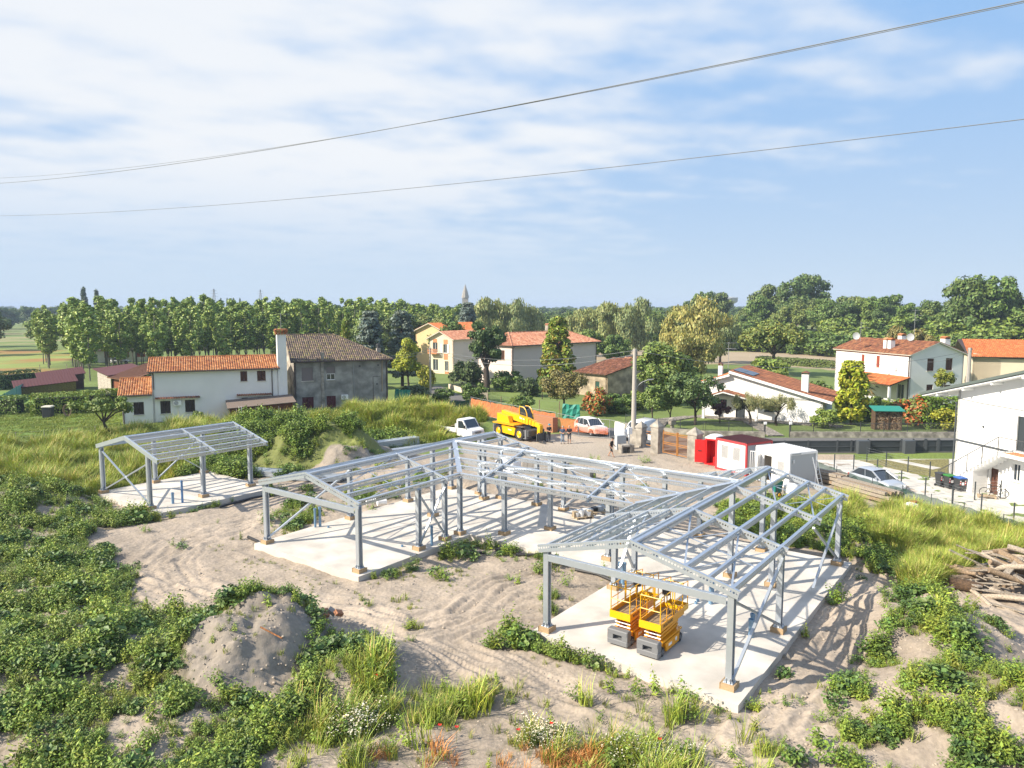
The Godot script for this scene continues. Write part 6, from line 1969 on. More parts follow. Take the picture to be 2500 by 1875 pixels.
	for i in 420:
		var c: Vector2 = [Vector2(-5.0, 22.0), Vector2(1.3, 21.2), Vector2(4.0, 20.2)][i % 3]
		var p := c + Vector2(rng.randfn() * 0.5, rng.randfn() * 0.35)
		dp.append(Vector3(p.x, ground_y(p), p.y))
	scatter("daisies", "small white daisies in the foreground grass", da.mesh(), dp, 0.7, 1.2, M.leaf)
	var ps := [[-4.6, 23.8, "lone red poppy beside the tall weeds"], [-2.2, 21.3, "red poppy left of its near twin in the foreground"], [-1.7, 21.2, "red poppy right of its near twin in the foreground"], [0.2, 21.0, "red poppy in the low green clump in front"], [1.2, 21.4, "red poppy beside the white daisies"], [3.0, 20.7, "largest red poppy on the bare foreground soil"], [4.4, 20.6, "red poppy in the tall foreground grass"]]
	for q in ps:
		var o := thing("poppy", q[2], "flower", q[0], q[1], rng.randf() * 360, ground_y(Vector2(q[0], q[1])), "red poppies")
		var s := MB.new()
		s.col = Color(0.12, 0.18, 0.05)
		s.tube([Vector3.ZERO, Vector3(0.02, 0.3, 0), Vector3(0.0, 0.5, 0.02)], 0.006, 0.005, 5)
		pmb(o, "stem", s, M.leaf)
		for k in 4:
			var a := TAU * k / 4.0
			var b := MB.new()
			b.col = Color(0.60, 0.025, 0.01)
			var d := Vector3(cos(a), 0, sin(a)); var w := Vector3(-sin(a), 0, cos(a))
			var c := Vector3(0, 0.5, 0.02)
			b.quad(c, c + d * 0.04 + w * 0.04 + Vector3(0, 0.02, 0), c + d * 0.075 + Vector3(0, 0.045, 0), c + d * 0.04 - w * 0.04 + Vector3(0, 0.02, 0))
			pmb(o, "petal", b, M.leaf)

# ---------------------------------------------------------------- vehicles (local x points forward)
func wheel(parent: Node, at: Vector3, r: float, w: float, rim: Material, lug := false) -> void:
	var t := MB.new()
	var prof := [Vector2(r * 0.55, -w * 0.5), Vector2(r * 0.9, -w * 0.5), Vector2(r, -w * 0.32), Vector2(r, w * 0.32), Vector2(r * 0.9, w * 0.5), Vector2(r * 0.55, w * 0.5)]
	var b := Transform3D(Basis(Vector3.RIGHT, PI / 2), at)
	var l := MB.new()
	l.lathe(Vector3.ZERO, prof, 20)
	for p in l.v: t.v.append(b * p); t.c.append(Color.WHITE)
	if lug:
		for k in 18:
			var a := TAU * k / 18.0
			for s in [-1.0, 1.0]:
				t.boxt(Vector3(0.09, 0.06, w * 0.5), Transform3D(Basis(Vector3.BACK, a), at + Vector3(-sin(a), cos(a), 0) * (r + 0.01) + Vector3(0, 0, s * w * 0.23)))
	var o := pmb(parent, "wheel", t, M.rubber, not lug)
	var h := MB.new()
	for s in [-1.0, 1.0]:
		var q := MB.new()
		q.lathe(Vector3.ZERO, [Vector2(0.0, 0.04), Vector2(r * 0.2, 0.03), Vector2(r * 0.34, -0.02), Vector2(r * 0.5, 0.03), Vector2(r * 0.58, 0.0)], 14)
		for p in q.v:
			h.v.append(at + Vector3(p.x, p.z, s * (w * 0.47 + p.y))); h.c.append(Color.WHITE)
	pmb(o, "rim", h, rim)

func loft(m: MB, rings: Array) -> void:
	for i in rings.size() - 1:
		var n: int = rings[i].size()
		for k in n - 1:
			m.quad(rings[i][k], rings[i + 1][k], rings[i + 1][k + 1], rings[i][k + 1])

func car(label: String, x: float, d: float, turn: float, y: float, paint: Material, L: float, W: float, st: Array, gl: Array, wr: float, wx: Array, category := "car", called := "parked_car") -> Node3D:
	# st: stations [x, half width, low, top]; gl: glasshouse [rear base x, rear roof x, front roof x, front base x, roof y]
	var o := thing(called, label, category, x, d, turn, y)
	var m := MB.new()
	var rings := []
	for s in st:
		var hx: float = s[1]; var lo: float = s[2]; var hi: float = s[3]
		var r := []
		for q in [[-1.0, 0.0, 0.0], [-0.97, 0.0, 0.16], [-1.0, 0.0, 0.42], [-1.0, 0.0, 0.66], [-0.965, 0.0, 0.86], [-0.87, 0.0, 0.985], [-0.4, 0.0, 1.02], [0.4, 0.0, 1.02], [0.87, 0.0, 0.985], [0.965, 0.0, 0.86], [1.0, 0.0, 0.66], [1.0, 0.0, 0.42], [0.97, 0.0, 0.16], [1.0, 0.0, 0.0]]:
			var z: float = q[0] * hx * (0.9 if absf(q[2]) < 0.01 else 1.0)
			r.append(Vector3(s[0], lerpf(lo, hi, q[2]), z))
		rings.append(r)
	loft(m, rings)
	for e in [0, rings.size() - 1]:
		var r: Array = rings[e]
		for k in range(1, r.size() - 1):
			if e == 0: m.tri(r[0], r[k], r[k + 1])
			else: m.tri(r[0], r[k + 1], r[k])
	pmb(o, "body", m, paint, true)
	# glasshouse
	var yb := 0.0
	for s in st: yb = maxf(yb, s[3])
	var w0 := W * 0.5 * 0.90; var w1 := W * 0.5 * 0.74
	var yr: float = gl[4]
	var base := yb - 0.06
	var pb := [Vector3(gl[0], base, w0), Vector3(gl[3], base - 0.02, w0), Vector3(gl[3], base - 0.02, -w0), Vector3(gl[0], base, -w0)]
	var pt := [Vector3(gl[1], yr - 0.06, w1), Vector3(gl[2], yr - 0.05, w1), Vector3(gl[2], yr - 0.05, -w1), Vector3(gl[1], yr - 0.06, -w1)]
	for k in 4:
		var g := MB.new()
		var j := (k + 1) % 4
		g.quad(pb[k], pb[j], pt[j], pt[k])
		pmb(o, "side_window" if k % 2 == 0 else ("windscreen" if k == 1 else "rear_window"), g, M.glass)
	var rf := MB.new()
	var rr := []
	for f in 6:
		var t := f / 5.0
		var xx := lerpf(gl[1] - 0.05, gl[2] + 0.05, t)
		var c := yr - 0.05 + 0.05 * sin(PI * clampf(t * 0.9 + 0.05, 0.0, 1.0))
		rr.append([Vector3(xx, c - 0.03, -w1 - 0.02), Vector3(xx, c + 0.02, -w1 * 0.85), Vector3(xx, c + 0.045, 0), Vector3(xx, c + 0.02, w1 * 0.85), Vector3(xx, c - 0.03, w1 + 0.02)])
	loft(rf, rr)
	pmb(o, "roof", rf, paint, true)
	var pl := MB.new()
	for k in 4: pl.beam(pb[k] + Vector3(0, 0, 0.005 * signf(pb[k].z)), pt[k] + Vector3(0, 0.02, 0.005 * signf(pb[k].z)), 0.07, 0.09)
	for s in [-1.0, 1.0]:
		for f in [0.42, 0.72] if gl[2] - gl[1] > 1.6 else [0.5]:
			pl.beam(Vector3(lerpf(gl[0], gl[3], 1.0 - f) , base, s * (w0 + 0.008)), Vector3(lerpf(gl[1], gl[2], 1.0 - f), yr - 0.05, s * (w1 + 0.008)), 0.02, 0.07, Vector3.BACK)
	pmb(o, "pillars", pl, paint)
	for s in [-1.0, 1.0]:
		var e := MB.new()
		var f: Array = st[-2]
		e.boxt(Vector3(0.22, 0.14, 0.34), Transform3D(Basis(Vector3.UP, -s * 0.5), Vector3(f[0] + 0.02, f[3] - 0.10, s * (f[1] - 0.16))))
		pmb(o, "headlight", e, M.lamp_clear)
		var q := MB.new()
		var b: Array = st[1]
		q.boxt(Vector3(0.12, 0.2, 0.22), Transform3D(Basis(), Vector3(b[0] - 0.06, b[3] - 0.22, s * (b[1] - 0.1))))
		pmb(o, "tail_light", q, M.red_paint)
		var mi := MB.new()
		mi.bevel(Vector3(gl[3] - 0.28, base + 0.02, s * (W * 0.5 + 0.08)), Vector3(0.12, 0.15, 0.2), 0.03)
		pmb(o, "mirror", mi, paint)
		for wxx in wx:
			var ar := MB.new()
			var pts := []
			for k in 9: pts.append(Vector3(wxx + cos(PI * k / 8.0) * (wr + 0.05), wr + sin(PI * k / 8.0) * (wr + 0.05), s * (W * 0.5 - 0.02)))
			ar.tube(pts, 0.045, 0.045, 5)
			pmb(o, "wheel_arch", ar, M.black_plastic)
			wheel(o, Vector3(wxx, wr, s * (W * 0.5 - 0.11)), wr, 0.21, M.chrome)
		var dh := MB.new()
		for hx in [-0.55, 0.35]: dh.box(Vector3(hx, base - 0.18, s * (W * 0.5 + 0.0)), Vector3(0.2, 0.03, 0.03))
		pmb(o, "door_handle", dh, paint)
	var bp := MB.new()
	bp.bevel(Vector3(L * 0.5 - 0.06, 0.24, 0), Vector3(0.12, 0.22, W * 0.8), 0.03)
	pmb(o, "bumper", bp, M.black_plastic)
	var gp := MB.new()
	gp.box(Vector3(L * 0.5 - 0.03, st[-1][3] - 0.26, 0), Vector3(0.08, 0.13, W * 0.45))
	pmb(o, "grille", gp, M.dark_metal)
	var lp := MB.new()
	lp.box(Vector3(L * 0.5 + 0.005, 0.36, 0), Vector3(0.02, 0.11, 0.5))
	pmb(o, "number_plate", lp, M.white_paint)
	return o

func make_cars() -> void:
	var hatch := [[-2.1, 0.72, 0.38, 0.78], [-2.0, 0.82, 0.30, 0.95], [-1.5, 0.88, 0.24, 0.98], [0.4, 0.89, 0.22, 0.96], [1.0, 0.88, 0.22, 0.92], [1.6, 0.85, 0.25, 0.82], [1.95, 0.76, 0.30, 0.72], [2.1, 0.62, 0.36, 0.6]]
	car("silver-blue hatchback parked on the pale court behind the timber", 27.75, 54.8, -72, -0.42, M.silver_paint, 4.2, 1.78, hatch, [-1.85, -1.2, 0.15, 1.15, 1.46], 0.31, [-1.32, 1.3])
	var suv := [[-2.15, 0.74, 0.42, 0.95], [-2.08, 0.86, 0.36, 1.08], [-1.5, 0.92, 0.3, 1.1], [0.4, 0.93, 0.3, 1.08], [1.0, 0.92, 0.3, 1.05], [1.75, 0.9, 0.33, 0.98], [2.05, 0.84, 0.38, 0.88], [2.16, 0.7, 0.42, 0.72]]
	car("white compact SUV parked behind the wire site fence", 8.35, 76.5, -63, 0.02, M.car_white, 4.3, 1.86, suv, [-1.95, -1.5, 0.3, 1.05, 1.68], 0.36, [-1.32, 1.34])
	# white van
	var van := [[-2.2, 0.8, 0.4, 1.75], [-2.12, 0.88, 0.34, 1.86], [0.2, 0.9, 0.3, 1.88], [0.7, 0.9, 0.3, 1.72], [1.35, 0.88, 0.3, 1.12], [1.9, 0.84, 0.34, 1.0], [2.15, 0.72, 0.4, 0.8]]
	var v := thing("parked_van", "plain white panel van behind the gate pillars", "van", 12.9, 73.9, -128, 0.02)
	var m := MB.new()
	var rings := []
	for s in van:
		var r := []
		for q in [[-0.9, 0.0], [-1.0, 0.12], [-1.0, 0.55], [-0.96, 0.8], [-0.86, 0.95], [-0.5, 1.0], [0.5, 1.0], [0.86, 0.95], [0.96, 0.8], [1.0, 0.55], [1.0, 0.12], [0.9, 0.0]]:
			r.append(Vector3(s[0], lerpf(s[2], s[3], q[1]), q[0] * s[1]))
		rings.append(r)
	loft(m, rings)
	for e in [0, rings.size() - 1]:
		var r: Array = rings[e]
		for k in range(1, r.size() - 1):
			if e == 0: m.tri(r[0], r[k], r[k + 1])
			else: m.tri(r[0], r[k + 1], r[k])
	pmb(v, "body", m, M.car_white, true)
	var ws := MB.new()
	ws.quad(Vector3(1.33, 1.16, 0.7), Vector3(1.33, 1.16, -0.7), Vector3(0.76, 1.72, -0.62), Vector3(0.76, 1.72, 0.62))
	pmb(v, "windscreen", ws, M.glass)
	for s in [-1.0, 1.0]:
		var sw := MB.new()
		sw.hexa([Vector3(0.1, 1.05, s * 0.9), Vector3(1.05, 1.05, s * 0.9), Vector3(1.05, 1.05, s * 0.89), Vector3(0.1, 1.05, s * 0.89), Vector3(0.1, 1.58, s * 0.89), Vector3(0.66, 1.58, s * 0.89), Vector3(0.66, 1.58, s * 0.87), Vector3(0.1, 1.58, s * 0.87)])
		pmb(v, "side_window", sw, M.glass)
		for wx in [-1.35, 1.38]:
			wheel(v, Vector3(wx, 0.32, s * 0.79), 0.32, 0.22, M.chrome)
		var hl := MB.new()
		hl.boxt(Vector3(0.2, 0.2, 0.24), Transform3D(Basis(), Vector3(1.98, 0.78, s * 0.62)))
		pmb(v, "headlight", hl, M.lamp_clear)
		var st := MB.new()
		st.box(Vector3(-0.2, 0.55, s * 0.905), Vector3(2.8, 0.1, 0.03))
		pmb(v, "side_strip", st, M.black_plastic)
	# far cars on the road and by the plantation
	for q in [[99.0, 231.0, -10.0, 3.0, M.dark_metal, "dark car on the far road behind the guard rail"], [106.0, 230.0, -10.0, 3.0, M.car_white, "white car on the far road behind the guard rail"], [-94.0, 176.0, 20.0, 0.0, M.car_white, "white car parked under the poplars"], [-70.0, 186.0, 10.0, 0.0, M.silver_paint, "silver car beyond the orange farmhouse roof"], [-62.0, 190.0, 10.0, 0.0, M.car_white, "white car near the silver one behind the farmhouse roof"]]:
		car(q[5], q[0], q[1], q[2], q[3], q[4], 4.3, 1.8, hatch, [-1.85, -1.2, 0.15, 1.15, 1.46], 0.31, [-1.32, 1.3])

func make_truck() -> void:
	var o := thing("tipper_truck", "small white flatbed tipper truck loaded with planks", "truck", -5.25, 74.1, -40)
	var ch := MB.new()
	ch.box(Vector3(-0.4, 0.5, 0.4), Vector3(4.6, 0.16, 0.1)); ch.box(Vector3(-0.4, 0.5, -0.4), Vector3(4.6, 0.16, 0.1))
	pmb(o, "chassis", ch, M.dark_metal)
	var cab := MB.new()
	cab.extrude(PackedVector2Array([Vector2(0.35, 0.45), Vector2(2.35, 0.42), Vector2(2.45, 0.75), Vector2(2.35, 1.1), Vector2(1.75, 1.3), Vector2(1.2, 2.1), Vector2(0.45, 2.15), Vector2(0.35, 2.0)]), -0.92, 0.92)
	pmb(o, "cab", cab, M.car_white)
	var ws := MB.new()
	ws.quad(Vector3(1.76, 1.33, 0.84), Vector3(1.76, 1.33, -0.84), Vector3(1.25, 2.06, -0.78), Vector3(1.25, 2.06, 0.78))
	pmb(o, "windscreen", ws, M.glass)
	for s in [-1.0, 1.0]:
		var sw := MB.new()
		sw.extrude(PackedVector2Array([Vector2(0.55, 1.25), Vector2(1.62, 1.25), Vector2(1.15, 1.98), Vector2(0.55, 1.98)]), s * 0.925 - 0.006, s * 0.925 + 0.006)
		pmb(o, "side_window", sw, M.glass)
		var mi := MB.new()
		mi.bevel(Vector3(1.6, 1.3, s * 1.08), Vector3(0.1, 0.3, 0.2), 0.03)
		pmb(o, "mirror", mi, M.black_plastic)
		wheel(o, Vector3(1.55, 0.36, s * 0.80), 0.36, 0.22, M.metal_grey)
		wheel(o, Vector3(-1.7, 0.36, s * 0.76), 0.36, 0.34, M.metal_grey)
		var hl := MB.new()
		hl.boxt(Vector3(0.12, 0.2, 0.32), Transform3D(Basis(), Vector3(2.4, 0.86, s * 0.68)))
		pmb(o, "headlight", hl, M.lamp_clear)
	for k in 3:
		var g := MB.new()
		g.box(Vector3(2.44, 0.74 + k * 0.09, 0), Vector3(0.05, 0.05, 0.9))
		pmb(o, "grille_bar", g, M.dark_metal)
	var bed := MB.new()
	bed.box(Vector3(-1.35, 0.72, 0), Vector3(3.3, 0.08, 1.95))
	pmb(o, "bed", bed, M.metal_grey)
	for q in [[Vector3(-1.35, 0.8, 0.96), Vector3(3.3, 0.42, 0.05)], [Vector3(-1.35, 0.8, -0.96), Vector3(3.3, 0.42, 0.05)], [Vector3(-3.0, 0.8, 0), Vector3(0.05, 0.42, 1.87)], [Vector3(0.28, 0.8, 0), Vector3(0.05, 0.75, 1.87)]]:
		var b := MB.new()
		b.box(q[0], q[1])
		pmb(o, "drop_side", b, M.white_paint)
	var tk := MB.new()
	tk.box(Vector3(0.1, 0.85, 0.5), Vector3(0.45, 0.75, 0.4))
	pmb(o, "toolbox", tk, M.grey_panel)
	for k in 5:
		var pk := thing("plank", ["wide pale plank sloping over the truck bed", "second pale plank beside the wide one on the truck", "brown plank across the truck load", "short board lying in the truck bed", "narrow batten on the truck load"][k], "plank", -5.25, 74.1, -40, 0.0, "planks on the truck")
		var b := MB.new()
		var z = [-0.1, 0.25, -0.5, 0.55, -0.75][k]
		b.beam(Vector3(-2.2 - 0.2 * k, 0.86 + 0.02 * k, z), Vector3(0.5, 1.62 if k < 3 else 0.95, z - 0.3 + 0.1 * k), 0.26, 0.05)
		pmb(pk, "board", b, M.plank if k < 2 else M.wood_old)

func make_telehandler() -> void:
	var o := thing("telehandler", "big yellow rotating telehandler with lowered boom and glazed cab", "telehandler", 0.6, 74.6, -50)
	var c := MB.new()
	c.extrude(PackedVector2Array([Vector2(-2.2, 0.75), Vector2(1.6, 0.75), Vector2(1.7, 1.0), Vector2(1.2, 1.35), Vector2(-1.9, 1.4), Vector2(-2.3, 1.1)]), -0.55, 0.55)
	pmb(o, "chassis", c, M.dark_metal)
	for s in [-1.0, 1.0]:
		var f := MB.new()
		f.extrude(PackedVector2Array([Vector2(-1.1, 0.5), Vector2(0.75, 0.42), Vector2(0.95, 1.2), Vector2(-1.25, 1.35)]), s * 0.85 - 0.3, s * 0.85 + 0.3)
		pmb(o, "side_tank", f, M.yellow_paint)
		for wx in [-1.75, 1.55]:
			wheel(o, Vector3(wx, 0.64, s * 0.95), 0.64, 0.46, M.yellow_paint, true)
			var mg := MB.new()
			mg.box(Vector3(wx, 1.36, s * 0.95), Vector3(1.1, 0.05, 0.5))
			pmb(o, "mudguard", mg, M.dark_metal)
	var ft := MB.new()
	ft.bevel(Vector3(2.45, 0.55, 0), Vector3(0.9, 0.6, 2.2), 0.06)
	pmb(o, "outrigger_beam", ft, M.dark_metal)
	for s in [-1.0, 1.0]:
		for x in [2.5, -2.55]:
			var l := MB.new()
			l.box(Vector3(x, 0.35, s * 1.05), Vector3(0.2, 0.85, 0.2)); l.box(Vector3(x, 0.3, s * 1.05), Vector3(0.4, 0.06, 0.4))
			pmb(o, "outrigger", l, M.bumper_grey)
	var rb := MB.new()
	rb.bevel(Vector3(-2.55, 0.6, 0), Vector3(0.5, 0.6, 2.2), 0.06)
	pmb(o, "outrigger_beam", rb, M.dark_metal)
	var dk := MB.new()
	dk.box(Vector3(-0.7, 1.42, 0.35), Vector3(3.4, 0.12, 2.1))
	pmb(o, "turntable_deck", dk, M.orange_paint)
	var tr := MB.new()
	tr.extrude(PackedVector2Array([Vector2(-2.3, 1.54), Vector2(0.4, 1.54), Vector2(0.9, 1.9), Vector2(-0.2, 2.25), Vector2(-2.3, 2.35)]), -0.95, -0.35)
	tr.extrude(PackedVector2Array([Vector2(-2.35, 1.54), Vector2(-0.3, 1.54), Vector2(-0.6, 2.2), Vector2(-2.35, 2.4)]), 0.35, 0.85)
	pmb(o, "turret", tr, M.yellow_paint)
	# boom: three telescoping boxes sloping to the front
	for q in [[-2.35, 2.32, 1.9, 1.85, 0.62, 0.5], [1.7, 1.90, 2.7, 1.72, 0.5, 0.42], [2.5, 1.78, 3.4, 1.58, 0.4, 0.34]]:
		var b := MB.new()
		b.beam(Vector3(q[0], q[1], 0.0), Vector3(q[2], q[3], 0.0), q[5], q[4])
		pmb(o, "boom_section", b, M.yellow_paint)
	for k in 4:
		var b := MB.new()
		var xx := 1.0 + k * 0.42
		b.boxt(Vector3(0.1, 0.66 - k * 0.05, 0.56), Transform3D(Basis(Vector3.BACK, -0.11), Vector3(xx, 1.96 - k * 0.047, 0)))
		pmb(o, "boom_collar", b, M.yellow_paint)
	var hd := MB.new()
	hd.extrude(PackedVector2Array([Vector2(3.15, 0.35), Vector2(3.5, 0.35), Vector2(3.62, 1.7), Vector2(3.2, 1.75)]), -0.2, 0.2)
	pmb(o, "boom_head", hd, M.yellow_paint)
	var fk := MB.new()
	fk.box(Vector3(3.6, 0.15, 0), Vector3(0.1, 0.75, 1.3))
	for s in [-0.45, 0.45]:
		fk.box(Vector3(3.68, 0.1, s), Vector3(0.08, 0.9, 0.14)); fk.box(Vector3(4.2, 0.08, s), Vector3(1.1, 0.06, 0.14))
	pmb(o, "fork_carriage", fk, M.dark_metal)
	# cab on the far side
	var fr := MB.new()
	for z in [-0.42, -1.22]:
		var pts := []
		for k in 8: pts.append(Vector3(lerpf(-0.2, 1.1, k / 7.0) , 1.6 + 1.55 * pow(sin(PI * 0.5 * (1.0 - pow(k / 7.0, 2.2))), 0.6), z))
		fr.tube(pts, 0.055, 0.055, 6)
		fr.tube([Vector3(-0.2, 1.55, z), Vector3(-0.25, 3.1, z)], 0.055)
	pmb(o, "cab_frame", fr, M.yellow_paint)
	var gl := MB.new()
	gl.extrude(PackedVector2Array([Vector2(-0.15, 1.6), Vector2(1.05, 1.6), Vector2(0.95, 2.3), Vector2(0.6, 2.85), Vector2(0.2, 3.05), Vector2(-0.2, 3.05)]), -1.2, -0.44)
	pmb(o, "cab_glass", gl, M.glass)
	var rf := MB.new()
	rf.bevel(Vector3(0.0, 3.05, -0.82), Vector3(0.75, 0.1, 0.85), 0.03)
	pmb(o, "cab_roof", rf, M.dark_metal)
	# faded white script lettering on the boom and the tank
	for q in [[Vector3(0.95, 2.02, 0.258), -0.11, 1.0], [Vector3(0.1, 0.88, 1.158), 0.0, 0.7]]:
		var tx := MB.new()
		for k in 7:
			var x: float = (k - 3) * 0.11 * q[2]
			var hh: float = [0.2, 0.12, 0.13, 0.18, 0.12, 0.13, 0.11][k] * q[2]
			tx.boxt(Vector3(0.075 * q[2], hh, 0.008), Transform3D(Basis(Vector3.BACK, q[1]), q[0] + Vector3(x, hh * 0.5 - x * 0.11 * (1.0 if q[1] < 0.0 else 0.0), 0)))
		pmb(o, "lettering", tx, M.white_paint)

func make_lifts() -> void:
	for k in 2:
		var p: Vector2 = [Vector2(4.17, 27.24), Vector2(5.15, 26.32)][k]
		var o := thing("scissor_lift", ["yellow scissor lift standing behind its twin on the slab", "nearer yellow scissor lift with grey front block on the slab"][k], "scissor lift", p.x, p.y, 53.4, 0.25, "scissor lifts")
		o.scale = Vector3.ONE * 1.1
		# local x runs along the machine, from the grey front block backwards
		var w := 0.78
		var b := MB.new()
		b.bevel(Vector3(0.95, 0.14, 0), Vector3(1.75, 0.3, w - 0.16), 0.02)
		b.box(Vector3(0.95, 0.44, 0), Vector3(1.7, 0.06, w - 0.04))
		pmb(o, "chassis", b, M.orange_paint)
		for s in [-1.0, 1.0]:
			var sk := MB.new()
			sk.extrude(PackedVector2Array([Vector2(0.42, 0.12), Vector2(1.45, 0.12), Vector2(1.5, 0.42), Vector2(0.38, 0.42)]), s * w * 0.5 - 0.03, s * w * 0.5 + 0.03)
			pmb(o, "side_skirt", sk, M.orange_paint)
			for x in [0.2, 1.66]: wheel(o, Vector3(x, 0.165, s * (w * 0.5 - 0.06)), 0.165, 0.11, M.bumper_grey)
		var fb := MB.new()   # grey front block with a hollow
		fb.bevel(Vector3(-0.06, 0.08, 0), Vector3(0.3, 0.18, w + 0.02), 0.03)
		fb.bevel(Vector3(-0.06, 0.44, 0), Vector3(0.3, 0.16, w + 0.02), 0.03)
		for s in [-1.0, 1.0]: fb.box(Vector3(-0.06, 0.26, s * (w * 0.36)), Vector3(0.28, 0.18, w * 0.28))
		fb.box(Vector3(0.03, 0.26, 0), Vector3(0.1, 0.18, w * 0.44))
		pmb(o, "front_block", fb, M.bumper_grey)
		for j in 3:   # folded scissor stack
			for s in [-1.0, 1.0]:
				var a := MB.new()
				a.beam(Vector3(0.22, 0.56 + j * 0.13, s * 0.24), Vector3(1.7, 0.62 + j * 0.13, s * 0.24), 0.05, 0.09)
				a.beam(Vector3(0.22, 0.62 + j * 0.13, s * 0.18), Vector3(1.7, 0.56 + j * 0.13, s * 0.18), 0.05, 0.09)
				pmb(o, "scissor_arm", a, M.orange_paint)
			var c := MB.new()
			c.tube([Vector3(0.2, 0.6 + j * 0.13, -0.3), Vector3(0.2, 0.6 + j * 0.13, 0.3)], 0.025)
			pmb(o, "pin", c, M.white_paint)
		var d := MB.new()
		d.box(Vector3(0.92, 0.98, 0), Vector3(1.86, 0.05, w))
		pmb(o, "platform_deck", d, M.lift_deck)
		for q in [[Vector3(0.92, 0.94, w * 0.5), Vector3(1.9, 0.26, 0.03)], [Vector3(0.92, 0.94, -w * 0.5), Vector3(1.9, 0.26, 0.03)], [Vector3(-0.02, 0.94, 0), Vector3(0.03, 0.26, w + 0.03)], [Vector3(1.87, 0.94, 0), Vector3(0.03, 0.26, w + 0.03)]]:
			var t := MB.new()
			t.box(q[0], q[1])
			pmb(o, "toe_board", t, M.yellow_paint if q[1].x < 0.1 else M.orange_paint)
		for s in [-1.0, 1.0]:
			var hz: float = s * (w * 0.5 - 0.02)
			var r := MB.new()
			r.tube([Vector3(0.0, 1.2, hz), Vector3(0.0, 2.02, hz), Vector3(0.08, 2.1, hz), Vector3(1.05, 2.1, hz), Vector3(1.12, 2.04, hz), Vector3(1.12, 1.2, hz)], 0.02)
			r.tube([Vector3(1.0, 1.2, hz * 0.94), Vector3(1.0, 2.04, hz * 0.94), Vector3(1.06, 2.08, hz * 0.94), Vector3(1.86, 2.08, hz * 0.94), Vector3(1.86, 1.2, hz * 0.94)], 0.02)
			pmb(o, "guard_rail", r, M.yellow_paint)
			for y in [1.62, 1.3]:
				var q := MB.new()
				q.tube([Vector3(0.0, y, hz), Vector3(1.86, y, hz * 0.97)], 0.015)
				pmb(o, "mid_rail", q, M.orange_paint)
			for x in [0.5]:
				var q := MB.new()
				q.tube([Vector3(x, 1.2, hz), Vector3(x, 2.1, hz)], 0.016)
				pmb(o, "rail_post", q, M.orange_paint)
		for x in [0.0, 1.86]:
			for y in ([2.08, 1.62] if x < 1.0 else [2.06]):
				var q := MB.new()
				q.tube([Vector3(x, y, -w * 0.5 + 0.02), Vector3(x, y, w * 0.5 - 0.02)], 0.018)
				pmb(o, "end_rail", q, M.yellow_paint)
		var ex := MB.new()
		ex.box(Vector3(2.12, 0.99, 0), Vector3(0.46, 0.04, w - 0.1))
		pmb(o, "extension_deck", ex, M.lift_deck)
		for q in [[Vector3(2.12, 0.97, w * 0.5 - 0.05), Vector3(0.46, 0.2, 0.03)], [Vector3(2.12, 0.97, -w * 0.5 + 0.05), Vector3(0.46, 0.2, 0.03)], [Vector3(2.36, 0.97, 0), Vector3(0.03, 0.2, w - 0.07)]]:
			var t := MB.new()
			t.box(q[0], q[1])
			pmb(o, "toe_board", t, M.yellow_paint)
		for s in [-1.0, 1.0]:
			var r := MB.new()
			r.tube([Vector3(2.34, 1.15, s * (w * 0.5 - 0.06)), Vector3(2.34, 2.0, s * (w * 0.5 - 0.06)), Vector3(1.86, 2.04, s * (w * 0.5 - 0.05))], 0.018)
			pmb(o, "guard_rail", r, M.orange_paint)
		var cb := MB.new()
		cb.bevel(Vector3(1.5, 1.66, -0.12), Vector3(0.16, 0.42, 0.26), 0.02)
		cb.box(Vector3(1.42, 1.75, -0.12), Vector3(0.06, 0.12, 0.18))
		var co := pmb(o, "control_box", cb, M.black_plastic)
		var bt := MB.new()
		bt.lathe(Vector3(1.42, 1.87, -0.12), [Vector2(0.03, 0), Vector2(0.03, 0.03), Vector2(0, 0.04)], 8)
		pmb(co, "stop_button", bt, M.red_paint)
		var cd := MB.new()
		cd.tube([Vector3(1.5, 1.66, -0.1), Vector3(1.42, 1.4, -0.05), Vector3(1.48, 1.15, 0.0), Vector3(1.4, 1.03, 0.1)], 0.016)
		pmb(co, "cable", cd, M.black_plastic)
		var tx := TextMesh.new()
		tx.text = "NOLEGGIO"
		tx.font_size = 24
		tx.pixel_size = 0.0062
		tx.depth = 0.006
		part(o, "lettering", tx, M.black_plastic, Transform3D(Basis(), Vector3(0.55, 1.09, w * 0.5 + 0.018)))
		var bd := MB.new()
		for s in [-1.0, 1.0]:
			bd.boxt(Vector3(0.26, 0.09, 0.008), Transform3D(Basis(), Vector3(0.72, 0.29, s * (w * 0.5 + 0.034))))
			bd.boxt(Vector3(0.13, 0.13, 0.008), Transform3D(Basis(), Vector3(1.2, 0.3, s * (w * 0.5 + 0.034))))
		pmb(o, "decal", bd, M.white_paint)

